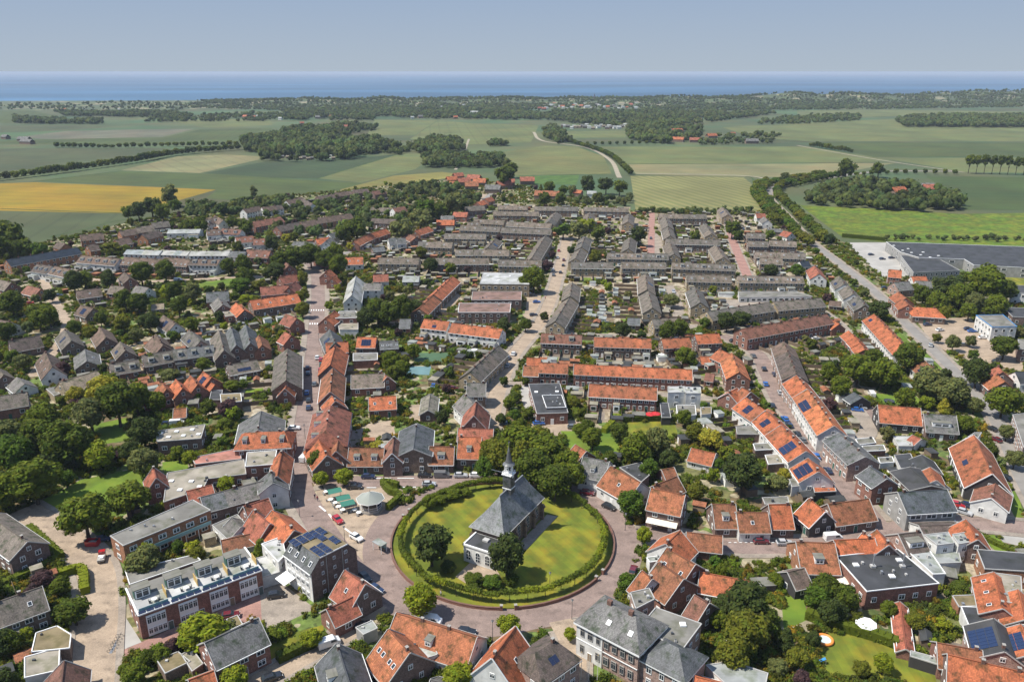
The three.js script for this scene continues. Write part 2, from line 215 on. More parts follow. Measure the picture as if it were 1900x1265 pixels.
// roads: [pixels, width, material key, pavement width]
const PAVE = { brick: mat('clay_paving', [0.41, 0.3, 0.255], T.pave), beige: mat('beige_paving', [0.6, 0.46, 0.33], T.pave), grey: mat('grey_asphalt', [0.4, 0.37, 0.335], T.asphalt), pink: mat('pink_paving', [0.56, 0.31, 0.25], T.pave), slab: mat('concrete_slabs', [0.5, 0.42, 0.34], T.pave), pale: mat('pale_concrete', [0.62, 0.59, 0.54], T.asphalt), track: mat('sandy_track', [0.55, 0.48, 0.35], T.asphalt) };
const ROADS = [
  [[[720, 1128], [640, 1042], [578, 950], [553, 892], [563, 805], [577, 705], [586, 610], [590, 545], [584, 500], [560, 470]], 7.5, 'brick', 2.6],
  [[[575, 884], [640, 893], [760, 893], [880, 890], [985, 880], [1070, 905], [1122, 950], [1155, 1020], [1120, 1095], [1010, 1143], [880, 1165], [770, 1142], [700, 1110]], 7, 'brick', 0],
  [[[1150, 1000], [1220, 992], [1330, 1012], [1480, 1013], [1570, 1003], [1640, 986], [1760, 970], [1960, 985]], 7, 'brick', 1.8],
  [[[1640, 990], [1590, 930], [1545, 872], [1498, 802], [1452, 750], [1424, 692], [1400, 652], [1340, 622]], 7, 'brick', 1.8],
  [[[1960, 1000], [1900, 890], [1835, 755], [1765, 682], [1690, 608], [1622, 540], [1560, 490], [1508, 450], [1462, 402], [1428, 362], [1445, 345], [1530, 331], [1640, 318], [1770, 318]], 5.2, 'grey', 1.6],
  [[[905, 800], [925, 722], [952, 660], [1000, 602], [1020, 560], [1032, 520], [1045, 470], [1052, 440]], 6.5, 'beige', 1.8],
  [[[925, 712], [1090, 716], [1280, 738], [1345, 742], [1400, 752]], 4.5, 'slab', 0],
  [[[700, 1122], [640, 1178], [560, 1222], [440, 1290]], 5.5, 'beige', 1.4],
  [[[40, 945], [110, 990], [172, 1052], [182, 1120], [176, 1200], [165, 1320]], 8.5, 'beige', 1.6],
  [[[1040, 1152], [1062, 1200], [1060, 1320]], 5.5, 'beige', 1.4],
  [[[590, 500], [520, 512], [430, 515], [300, 522], [180, 520], [60, 500]], 5.5, 'beige', 0],
  [[[1210, 395], [1208, 470]], 5, 'pink', 0], [[[1350, 400], [1358, 440], [1388, 515]], 6, 'pink', 1.2], [[[1240, 530], [1255, 560], [1260, 590]], 6, 'slab', 0],
  [[[60, 490], [100, 560], [122, 612], [60, 700]], 5, 'beige', 0], [[[1380, 628], [1300, 604], [1240, 620], [1100, 622], [985, 615]], 4.5, 'slab', 0], [[[1500, 560], [1560, 600], [1600, 660]], 4, 'slab', 0],
  [[[900, 360], [880, 392], [860, 420]], 5, 'beige', 0], [[[584, 500], [640, 470], [760, 440], [850, 410], [905, 365], [940, 325]], 5, 'grey', 0],
  [[[990, 245], [1010, 262], [1080, 272], [1130, 295], [1150, 330]], 6, 'track', 0], [[[870, 258], [860, 285], [845, 315]], 4, 'track', 0], [[[1180, 322], [1400, 328], [1440, 345]], 4, 'track', 0], [[[1480, 270], [1640, 298], [1790, 320]], 4, 'track', 0],
  [[[690, 590], [760, 600], [830, 570], [850, 540]], 5, 'beige', 0], [[[1590, 760], [1612, 800], [1585, 830]], 6, 'slab', 0],
];
const roadLines = [], SQUARE = px([[585, 886], [604, 880], [735, 893], [752, 915], [728, 975], [735, 1030], [765, 1090], [735, 1105], [672, 1040], [606, 955]]);
function densify(pts, step = 3) { // smooth curve through the points
  const c = new THREE.CatmullRomCurve3(pts.map(([x, z]) => new THREE.Vector3(x, 0, z)), false, 'centripetal'), n = Math.max(2, Math.round(c.getLength() / step));
  return c.getSpacedPoints(n).map((p) => [p.x, p.z]);
}
function offsets(L, d) { return L.map((p, i) => { const a = L[Math.max(0, i - 1)], b = L[Math.min(L.length - 1, i + 1)], l = Math.hypot(b[0] - a[0], b[1] - a[1]) || 1; return [p[0] - (b[1] - a[1]) / l * d, p[1] + (b[0] - a[0]) / l * d]; }); }
function ribbon(L, d0, d1, y, skip, top = 0) {
  const a = offsets(L, d0), b = offsets(L, d1), q = new B();
  for (let i = 0; i < L.length - 1; i++) {
    if (skip && skip((a[i][0] + b[i + 1][0]) / 2, (a[i][1] + b[i + 1][1]) / 2)) continue;
    const v = [[b[i][0], y, b[i][1]], [b[i + 1][0], y, b[i + 1][1]], [a[i + 1][0], y, a[i + 1][1]], [a[i][0], y, a[i][1]]];
    const up = cross(sub(v[1], v[0]), sub(v[3], v[0]))[1] > 0; const w = up ? v : v.slice().reverse();
    if (top) q.slab(top, ...w); else q.poly(...w);
  }
  return q.geo();
}
ROADS.forEach(([p, w, m], i) => { const L = densify(px(p)); roadLines.push({ L, w, m }); });
ROADS.forEach(([, w, m, pv], i) => {
  const { L } = roadLines[i];
  setting(M(m === 'track' ? 'farm_track' : 'road', ribbon(L, -w / 2, w / 2, 0.13 + i * 0.006), PAVE[m]));
  const o = offsets(L, -w / 2 - pv - 0.5), e = offsets(L, w / 2 + pv + 0.5);
  for (let k = 0; k < L.length - 1; k++) fillPoly([o[k], o[k + 1], e[k + 1], e[k]], 2);
  if (pv) for (const s of [-1, 1]) {
    const skip = (x, z) => roadLines.some((r, j) => j !== i && r.L.some(([a, b]) => Math.hypot(a - x, b - z) < r.w / 2 + 0.9)) || Math.hypot(x + 2.5, z + 185) < 33 || inside(SQUARE, x, z);
    const g = ribbon(L, s * w / 2, s * (w / 2 + pv), 0.13 + i * 0.006 + 0.11, skip, 0.3);
    if (g.attributes.position.count) setting(M('pavement', g, PAVE.slab));
  }
});
// paved places and lawns: [name, material, pixels]
mat('lawn', [0.205, 0.208, 0.021], T.mown, 1); mat('rough_lawn', [0.17, 0.192, 0.024], T.grass, 1); mat('court_green', [0.1, 0.2, 0.1], T.asphalt); mat('court_blue', [0.2, 0.36, 0.38], T.asphalt);
let lay = 0.3;
function patch(name, m, pts, mark = 2, turn = 0) { const w = px(pts); fillPoly(w, mark); sheet(name, w, 0.105 + (lay += 0.1) * 0.004, m, 'structure', turn); }
patch('square', PAVE.beige, [[578, 888], [604, 880], [735, 893], [752, 915], [728, 975], [735, 1030], [765, 1090], [735, 1105], [660, 1030], [600, 955]]);
patch('car_park', PAVE.pink, [[400, 1130], [470, 1092], [520, 1120], [522, 1140], [488, 1160], [420, 1158]]); patch('car_park', PAVE.slab, [[482, 1092], [520, 1080], [585, 1130], [520, 1160], [486, 1168]]);
patch('forecourt', PAVE.pale, [[205, 1160], [232, 1145], [262, 1192], [212, 1212]]); patch('forecourt', PAVE.pink, [[212, 1213], [262, 1192], [400, 1130], [420, 1158], [300, 1205], [212, 1222]]);
patch('car_park', PAVE.pale, [[1572, 450], [1648, 450], [1705, 485], [1690, 512], [1640, 515], [1600, 480]]); patch('car_park', PAVE.beige, [[1700, 590], [1800, 590], [1850, 625], [1900, 660], [1900, 690], [1790, 665], [1730, 640]]); patch('car_park', PAVE.beige, [[985, 784], [1070, 780], [1075, 805], [990, 815]]); patch('car_park', PAVE.beige, [[678, 788], [728, 780], [735, 815], [685, 820]]); patch('yard', PAVE.beige, [[760, 752], [785, 750], [788, 780], [758, 785]]);
patch('yard', PAVE.brick, [[1582, 745], [1628, 755], [1628, 800], [1600, 795]]); patch('garage_yard', PAVE.slab, [[1345, 556], [1500, 558], [1505, 572], [1350, 575]]); patch('yard', PAVE.beige, [[980, 545], [1005, 545], [995, 600], [970, 600]]); patch('yard', PAVE.pale, [[965, 715], [985, 715], [998, 775], [972, 775]]); patch('parking_bay', PAVE.beige, [[1765, 925], [1880, 945], [1890, 965], [1760, 966]]); patch('roundabout', PAVE.pale, [[1838, 975], [1960, 972], [1960, 1030], [1862, 1006]]); patch('schoolyard', PAVE.slab, [[1215, 430], [1230, 445], [1225, 480], [1200, 480]]);
patch('park_lawn', mats.rough_lawn, [[75, 930], [150, 890], [240, 872], [275, 885], [280, 930], [210, 960], [100, 975]]); patch('park_lawn', mats.rough_lawn, [[165, 790], [235, 775], [245, 815], [190, 825]]); patch('lawn', mats.lawn, [[1500, 1175], [1640, 1170], [1700, 1215], [1690, 1265], [1530, 1265]]); patch('lawn', mats.lawn, [[1150, 783], [1250, 782], [1260, 810], [1160, 815]]); patch('lawn', mats.rough_lawn, [[1625, 730], [1700, 735], [1720, 752], [1630, 750]]); patch('lawn', mats.rough_lawn, [[300, 858], [345, 852], [350, 872], [305, 880]]); patch('lawn', mats.rough_lawn, [[340, 530], [440, 515], [440, 528], [345, 540]]); patch('verge', mats.rough_lawn, [[1668, 615], [1700, 645], [1790, 700], [1775, 702], [1690, 655], [1662, 625]]); patch('verge', mats.rough_lawn, [[1820, 995], [1845, 992], [1880, 1022], [1850, 1025]]); patch('verge', mats.rough_lawn, [[1860, 915], [1890, 910], [1900, 960], [1885, 962]]); patch('lawn', mats.lawn, [[480, 1200], [540, 1175], [600, 1160], [600, 1200], [510, 1230]]); patch('lawn', mats.rough_lawn, [[1450, 1110], [1490, 1100], [1500, 1150], [1455, 1170]]); patch('lawn', mats.rough_lawn, [[1040, 800], [1150, 800], [1150, 850], [1060, 840]]); patch('lawn', mats.lawn, [[1680, 1225], [1740, 1230], [1735, 1300], [1670, 1300]]); patch('lawn', mats.lawn, [[1800, 515], [1960, 515], [1960, 535], [1880, 535]]);
patch('tennis_court', mats.court_green, [[775, 655], [838, 655], [825, 672], [768, 672]]); patch('sports_court', mats.court_blue, [[755, 680], [800, 680], [796, 696], [748, 695]]);
// the round churchyard: lawn, low wall of brick, pillars
const RC = [-2.5, -185], RR = 30;
const circle = (r, n = 64, a0 = 0, a1 = 2 * Math.PI) => [...Array(n)].map((_, i) => { const a = a0 + (a1 - a0) * i / n; return [RC[0] + Math.cos(a) * r, RC[1] + Math.sin(a) * r]; });
sheet('churchyard_lawn', circle(RR - 0.3, 72), 0.36, mats.lawn, 'structure', 0.55); fillPoly(circle(RR + 4, 48), 2); sheet('ring_pavement', circle(RR + 7.5, 72), 0.128, PAVE.brick);
sheet('church_path', px([[873, 1045], [905, 1035], [925, 1065], [930, 1075], [865, 1085], [845, 1072]]), 0.37, PAVE.beige); sheet('church_path', [[10, -197], [13, -196], [2.5, -177], [-0.5, -178]], 0.375, PAVE.slab);
{
  const w = G('churchyard_wall', RC[0], RC[1]); const segs = 56, gaps = [5, 13, 31, 46];
  for (let i = 0; i < segs; i++) { if (gaps.includes(i)) continue; const a = (i + 0.5) / segs * 2 * Math.PI, m = M('wall_segment', unitBox(), WALL.b, w); m.scale.set(2 * Math.PI * RR / segs + 0.02, 0.75, 0.35); m.position.set(Math.cos(a) * RR, 0.5, Math.sin(a) * RR); m.rotation.y = -a + Math.PI / 2; const c = M('coping', unitBox(), X.brickc, m); c.scale.set(1.0, 0.12, 1.3); c.position.y = 0.55; }
  for (const gq of gaps) for (const e of [0, 1]) { const a = (gq + e) / segs * 2 * Math.PI, m = M('pillar', unitBox(), WALL.b, w); m.scale.set(0.6, 1.4, 0.6); m.position.set(Math.cos(a) * RR, 0.75, Math.sin(a) * RR); m.rotation.y = -a; const c = M('capstone', unitBox(), X.stone, m); c.scale.set(1.25, 0.12, 1.25); c.position.y = 0.55; }
  reg(w, 'low red brick wall encircling the round churchyard', 'wall');
}
var _ub; function unitBox() { return _ub ??= new B().box(0, 0, 0, 1, 1, 1).geo(); }

// ---------- buildings ----------
const winFrame = (() => { const q = new B(), t = 0.09; q.box(0, 0.5 - t / 2, 0, 1, t, 1).box(0, -0.5 + t / 2, 0, 1, t, 1).box(-0.5 + t / 2, 0, 0, t, 1 - 2 * t, 1).box(0.5 - t / 2, 0, 0, t, 1 - 2 * t, 1).box(0, 0, 0, t * 0.7, 1 - 2 * t, 0.9).box(0, 0.2, 0, 1 - 2 * t, t * 0.6, 0.85); return q.geo(); })();
const winFar = (() => { const q = new B(); q.col = [1, 1, 1]; q.box(0, 0.46, 0, 1, 0.08, 1).box(0, -0.46, 0, 1, 0.08, 1).box(-0.46, 0, 0, 0.08, 0.84, 1).box(0.46, 0, 0, 0.08, 0.84, 1); q.col = [0.04, 0.05, 0.06]; q.box(0, 0, 0, 0.84, 0.84, 0.5); return q.geo(); })();
mat('window_unit', [0.72, 0.72, 0.7], null, 0.35, { vertexColors: true });
function win(parent, x, y, z, rot, w, h, near, frame = X.white) {
  if (near) { const f = M('window', winFrame, frame, parent); f.position.set(x, y, z); f.rotation.y = rot; f.scale.set(w, h, 0.16); const p = M('pane', unitBox(), X.glass, f); p.scale.set(0.86, 0.86, 0.4); p.position.z = 0.0; return f; }
  const f = M('window', winFar, mats.window_unit, parent); f.position.set(x, y, z); f.rotation.y = rot; f.scale.set(w, h, 0.2); return f;
}
function door(parent, x, z, rot, near, base = 0) { const d = M('door', unitBox(), pick([X.door, X.white, X.dgreen, X.timber, X.door]), parent); d.position.set(x, base + 1.05, z); d.rotation.y = rot; d.scale.set(1, 2.1, 0.16); if (near) { const h = M('door_frame', winFrame, X.white, d); h.scale.set(1.15, 1.06, 0.8); } return d; }
// windows along a wall from a to b (local x, z), looking to the normal on its right hand side
function facade(g, ax, az, bx, bz, y0, y1, near, o = {}) {
  const len = Math.hypot(bx - ax, bz - az), dx = (bx - ax) / len, dz = (bz - az) / len, nx = -dz, nz = dx, rot = Math.atan2(nx, nz);
  const st = o.st || Math.max(1, Math.floor((y1 - y0 + 0.4) / 2.7)), per = o.per || 3.0, n = o.cols || Math.max(1, Math.floor(len / per)), sh = (y1 - y0) / st;
  for (let s = 0; s < st; s++) for (let i = 0; i < n; i++) {
    const t = (i + 0.5) * len / n, x = ax + dx * t + nx * 0.03, z = az + dz * t + nz * 0.03;
    if (s === 0 && o.doors && i % o.doors === (o.doors > 1 ? 1 : 0)) { door(g, x, z, rot, near, y0); continue; }
    const W = (o.w || 1.5) * rr(0.85, 1.15), Hh = Math.min(sh * 0.62, o.h || 1.45);
    win(g, x, y0 + s * sh + sh * 0.56, z, rot, Math.min(W, len / n * 0.8), Hh, near, o.frame);
  }
}
const NEAR = 300, MID = 620;
function house(d) {
  let [x1, y1, x2, y2, w, e, r, roof, wall, n = 1, o = {}] = d;
  let a = gp(x1, y1, r), b = gp(x2, y2, r); let cx = (a[0] + b[0]) / 2, cz = (a[1] + b[1]) / 2;
  if (-(b[1] - a[1]) * -cx + (b[0] - a[0]) * -cz < 0) [a, b] = [b, a]; // local +z looks to the camera's side
  const hip = o.hip || 0, L = Math.hypot(b[0] - a[0], b[1] - a[1]) + 2 * hip, rot = Math.atan2(-(b[1] - a[1]), b[0] - a[0]), dist = Math.hypot(cx, cz);
  const terr = n >= 3, nameK = o.name || (terr ? 'terraced_row' : n === 2 ? 'semi_detached_house' : w < 6.2 && e < 3.2 ? 'outbuilding' : 'house');
  const g = G(nameK, cx, cz, rot, 0.1), near = dist < NEAR, mid = dist < MID;
  fillPoly(rect(cx, cz, rot, L + 1.4, w + 1.4), 1);
  const hl = L / 2, hw = w / 2, R = roofTint(roof), ov = 0.35, sl = (r - e) / hw, q = new B(), k = new B(), wm = WALL[wall];
  // walls
  const gy = hip ? e : r - 0.12;
  for (const s of [-1, 1]) { const x = s * hl, v = hip ? [[x, -0.1, hw], [x, -0.1, -hw], [x, e, -hw], [x, e, hw]] : [[x, -0.1, hw], [x, -0.1, -hw], [x, e, -hw], [x, gy, 0], [x, e, hw]]; q.poly(...(s > 0 ? v : v.slice().reverse())); const z = s * hw; q.poly(...(s > 0 ? [[-hl, -0.1, z], [hl, -0.1, z], [hl, e, z], [-hl, e, z]] : [[hl, -0.1, z], [-hl, -0.1, z], [-hl, e, z], [hl, e, z]])); }
  M('wall', q.geo(), wm, g);
  // roof
  const ez = hw + ov, ey = e - ov * sl;
  if (hip) {
    const X0 = hl + ov, rl = hl - hip, y0 = e - 0.05;
    k.slab(0.14, [-X0, y0, ez], [X0, y0, ez], [rl, r, 0], [-rl, r, 0]); k.slab(0.14, [X0, y0, -ez], [-X0, y0, -ez], [-rl, r, 0], [rl, r, 0]);
    k.slab(0.14, [X0, y0, ez], [X0, y0, -ez], [rl, r, 0]); k.slab(0.14, [-X0, y0, -ez], [-X0, y0, ez], [-rl, r, 0]);
    if (o.flat) k.box(0, r - o.flat * 0, 0, rl * 2 + 1, 0.2, 1);
  } else if (!terr) { const X0 = hl + 0.15; k.slab(0.16, [-X0, ey, ez], [X0, ey, ez], [X0, r, 0], [-X0, r, 0]); k.slab(0.16, [X0, ey, -ez], [-X0, ey, -ez], [-X0, r, 0], [X0, r, 0]); }
  let rm; if (hip || !terr) rm = M('roof', k.geo(), R, g);
  else { let cut = -hl - 0.15, tint = R; for (let i = 0; i < n; i++) { const c2 = i === n - 1 ? hl + 0.15 : -hl + (i + 1) * L / n, u = new B(), up = (i % 2) * 0.03; u.slab(0.16, [cut, ey + up, ez], [c2, ey + up, ez], [c2, r + up, 0], [cut, r + up, 0]); u.slab(0.16, [c2, ey + up, -ez], [cut, ey + up, -ez], [cut, r + up, 0], [c2, r + up, 0]); if (rnd() < 0.32) tint = roofTint(roof); rm = M('roof', u.geo(), tint, g); cut = c2; } }
  const onRoof = (t, s) => [ez - (ez) * t, ey + (r - ey) * t].map((v, i) => i ? v : v * s); // [z, y] at slope part t
  if (mid && !hip) { const rc = M('ridge_tiles', unitBox(), R, rm); rc.scale.set(L + 0.3, 0.14, 0.3); rc.position.set(0, r + 0.02, 0); }
  if (mid) for (const s of near ? [1, -1] : [1]) { const gt = M('gutter', unitBox(), o.trim || (rnd() < 0.3 ? X.white : X.pale), g); gt.scale.set(L + (hip ? 0.7 : 0.2), 0.16, 0.18); gt.position.set(0, ey - 0.12, s * (ez + 0.06)); }
  if (near && !hip) for (const s of [-1, 1]) { const bb = new B(), x = s * (hl + 0.2); for (const z of [-1, 1]) { const v = [[x - 0.06, ey - 0.24, z * ez], [x + 0.06, ey - 0.24, z * ez], [x + 0.06, r - 0.02, 0], [x - 0.06, r - 0.02, 0]]; bb.slab(-0.26, ...(z > 0 ? v : v.slice().reverse())); } M('bargeboard', bb.geo(), o.board || (o.white ? X.white : X.pale), g); }
  // chimneys
  const nc = o.c ?? (terr ? Math.max(1, n - 1) : e < 3.1 ? 0 : 1);
  if (dist < 900) for (let i = 0; i < nc; i++) { const t = terr ? (i + 1) / (nc + 1) : 0.12 + 0.76 * (nc > 1 ? i / (nc - 1) : Math.round(rnd())); const c = M('chimney', unitBox(), X.brickc, g); c.scale.set(0.65, 1.2, 0.55); c.position.set(-hl + hip + t * (L - 2 * hip), r + 0.2, 0); if (near) { const p = M('chimney_cap', unitBox(), X.stone, c); p.scale.set(1.15, 0.1, 1.15); p.position.y = 0.53; } }
  // openings
  if (dist < 760) {
    const oo = { per: terr ? L / n / 2 : 3.1, doors: terr ? 2 : 3, ...o.f };
    facade(g, -hl + 0.3, hw, hl - 0.3, hw, 0, e, near, oo); if (near) facade(g, hl - 0.3, -hw, -hl + 0.3, -hw, 0, e, near, oo);
    const endx = -Math.cos(rot) * cx + Math.sin(rot) * cz > 0 ? 1 : -1;
    if (!o.blind) { const ev = { cols: w > 8 ? 2 : 1, w: 1.2 }; if (endx > 0) facade(g, hl, hw - 0.8, hl, -hw + 0.8, 0, e, near, ev); else facade(g, -hl, -hw + 0.8, -hl, hw - 0.8, 0, e, near, ev); if (!hip && r - e > 2.6 && mid) win(g, endx * (hl + 0.03), e + (r - e) * 0.32, 0, endx * Math.PI / 2, 1.1, 1.2, near); }
  }
  // dormers, skylights, solar panels: [count, slope side]
  const dm = (cnt, s, ww = 2.2, hh = 1.5, wmat = X.white) => { for (let i = 0; i < cnt; i++) { const x = -hl + (i + 0.5) * L / cnt, [z0, yy] = onRoof(0.32, s), dd = hh / sl + 0.9; const m = M('dormer', new B().box(0, hh / 2 - 0.25, -s * dd / 2, ww, hh + 0.5, dd).geo(), wmat, g); m.position.set(x, yy, z0); const t = M('dormer_roof', unitBox(), ROOF.fg, m); t.scale.set(ww + 0.3, 0.14, dd + 0.3); t.position.set(0, hh + 0.07, -s * dd / 2); win(m, 0, hh * 0.5, s * 0.02, s > 0 ? 0 : Math.PI, ww * 0.86, hh * 0.72, near); } };
  if (o.d) dm(o.d, 1, o.dw, o.dh, o.dm); if (o.db) dm(o.db, -1, o.dw);
  const tilt = Math.atan(sl);
  const lie = (name, mm, x, t, s, ww, ll, th = 0.07) => { const [z, y] = onRoof(t, s), m = M(name, unitBox(), mm, g); m.scale.set(ww, th, ll); m.position.set(x, y + 0.08 * Math.cos(tilt), z + s * 0.08 * Math.sin(tilt)); m.rotation.x = s * tilt; return m; };
  if (o.sk) for (let i = 0; i < o.sk; i++) { const m = lie('skylight', X.white, -hl + (i + 0.5) * L / o.sk + rr(-0.4, 0.4), o.skt || 0.5, o.sks || 1, 0.9, 1.1, 0.12); const p = M('pane', unitBox(), X.glass, m); p.scale.set(0.8, 0.6, 0.84); p.position.y = 0.3; }
  if (o.pv) { const [s, rows, cols, t0 = 0.35, xc = 0] = o.pv; for (let i = 0; i < rows; i++) for (let j = 0; j < cols; j++) lie('solar_panel', o.pvm || X.pv, xc + (j - (cols - 1) / 2) * 1.08, t0 + i * 1.7 / Math.hypot(ez, r - ey), s, 1.02, 1.62); }
  // garden-side extensions
  if ((terr || n === 2) && dist < 700 && !o.noext) for (let i = 0; i < n; i++) for (const s of [1, -1]) if (rnd() < (s > 0 ? 0.34 : 0.2)) { const ux = -hl + (i + 0.5) * L / n, dp = rr(2.2, 3.6), uw = L / n * rr(0.55, 0.9); const m = M('extension', unitBox(), rnd() < 0.3 ? X.white : wm, g); m.scale.set(uw, 2.8, dp); m.position.set(ux, 1.4, s * (hw + dp / 2)); const t = M('extension_roof', unitBox(), pick([ROOF.fg, ROOF.fg, ROOF.fl, ROOF.fk, ROOF.fb]), m); t.scale.set(1.05, 0.06, 1.05); t.position.y = 0.53; if (near || mid) { win(m, 0, 0, s * 0.51, s > 0 ? 0 : Math.PI, 0.7, 0.62, false).scale.z = 0.06; } }
  if (o.aw) { const m = M('awning', new B().slab(0.06, [-hl * 0.9, 2.5, hw + 2], [hl * 0.9, 2.5, hw + 2], [hl * 0.9, 3.1, hw], [-hl * 0.9, 3.1, hw]).geo(), X.cream, g); }
  let kind = o.kind || (terr ? 'terrace' : n === 2 ? 'semi-detached house' : nameK === 'outbuilding' ? 'outbuilding' : e < 3.6 ? 'low house' : 'house');
  const pvw = o.pv ? ' with solar panels' : o.d ? ' with dormers' : o.hip ? ' with hipped roof' : '';
  const desc = o.label || `${ROOFN[roof]} ${WALLN[wall]} ${kind}${pvw}`;
  reg(g, desc, o.cat || (terr ? 'terrace' : nameK === 'outbuilding' ? 'outbuilding' : 'house'), o.label ? o.group : `${kind}s of the village`, !o.label);
  if (terr || n === 2) gardens.push({ cx, cz, rot, L, w, n, dist });
  return g;
}
const gardens = [];
function flatb(pts, h, roof, wall, o = {}) { // flat-roofed block over roof corners given in pixels at height h
  const w = px(pts, h), cx = w.reduce((s, p) => s + p[0], 0) / w.length, cz = w.reduce((s, p) => s + p[1], 0) / w.length;
  let loc = w.map(([x, z]) => [x - cx, z - cz]); let ar = 0; for (let i = 0; i < loc.length; i++) { const a = loc[i], b = loc[(i + 1) % loc.length]; ar += a[0] * b[1] - b[0] * a[1]; } if (ar > 0) loc = loc.reverse();
  const g = G(o.name || 'flat_roofed_building', cx, cz, 0, 0.1), dist = Math.hypot(cx, cz), near = dist < NEAR, q = new B(), rim = new B(); fillPoly(w.map(([x, z]) => [x + (x - cx) * 0.06, z + (z - cz) * 0.06]), 1);
  for (let i = 0; i < loc.length; i++) {
    const a = loc[i], b = loc[(i + 1) % loc.length]; q.poly([a[0], -0.1, a[1]], [b[0], -0.1, b[1]], [b[0], h - 0.1, b[1]], [a[0], h - 0.1, a[1]]);
    const l = Math.hypot(b[0] - a[0], b[1] - a[1]), dx = (b[0] - a[0]) / l, dz = (b[1] - a[1]) / l; rim.box((a[0] + b[0]) / 2, h, (a[1] + b[1]) / 2, l + 0.24, 0.26, 0.2, Math.atan2(-dz, dx));
    const ox = -dz, oz = dx, mx = cx + (a[0] + b[0]) / 2, mz = cz + (a[1] + b[1]) / 2;
    if (!o.blind && dist < 760 && (ox * -mx + oz * -mz) > 0.1 * Math.hypot(mx, mz) && l > 2.5) facade(g, a[0] + dx * 0.4, a[1] + dz * 0.4, b[0] - dx * 0.4, b[1] - dz * 0.4, 0, h - 0.5, near, { per: 3.2, doors: 5, ...o.f });
  }
  M('wall', q.geo(), WALL[wall], g);
  const sh = THREE.ShapeUtils.triangulateShape(loc.map(([x, z]) => new THREE.Vector2(x, z)), []), rf = new B(); for (const t of sh) { const v = t.map((i) => [loc[i][0], h - 0.06, loc[i][1]]); rf.poly(...(cross(sub(v[1], v[0]), sub(v[2], v[0]))[1] > 0 ? v : v.reverse())); }
  const rfm = M('roof', rf.geo(), ROOF[roof], g); M('roof_edge', rim.geo(), o.trim || (rnd() < 0.72 ? X.pale : X.white), g);
  for (let i = 0; i < (o.sk || 0); i++) { const t = (i + 0.5) / o.sk, a = loc[0], b = loc[1], c = loc[2 % loc.length], d = loc[loc.length - 1], u = 0.3 + 0.4 * (i % 2); const m = M('roof_light', unitBox(), X.white, g); m.position.set((a[0] * (1 - t) + b[0] * t) * u + (d[0] * (1 - t) + c[0] * t) * (1 - u), h + 0.14, (a[1] * (1 - t) + b[1] * t) * u + (d[1] * (1 - t) + c[1] * t) * (1 - u)); m.scale.set(1.3, 0.35, 1.3); }
  if (near || dist < 420) for (let i = 0; i < (h < 3.8 ? 1 : 4); i++) { const t = loc[Math.floor(rnd() * loc.length)], k = rr(0.15, 0.7), m = M('vent', unitBox(), pick([X.metal, X.pale, X.dmetal]), g); m.scale.set(rr(0.3, 0.7), rr(0.3, 0.8), rr(0.3, 0.7)); m.position.set(t[0] * k, h + m.scale.y / 2 - 0.05, t[1] * k); }
  const desc = o.label || `${ROOFN[roof]} ${WALLN[wall]} ${h < 3.8 ? 'extension or shed' : 'building'}`;
  reg(g, desc, o.cat || (h < 3.8 ? 'outbuilding' : 'building'), o.label ? o.group : 'flat-roofed buildings of the village', !o.label); return g;
}
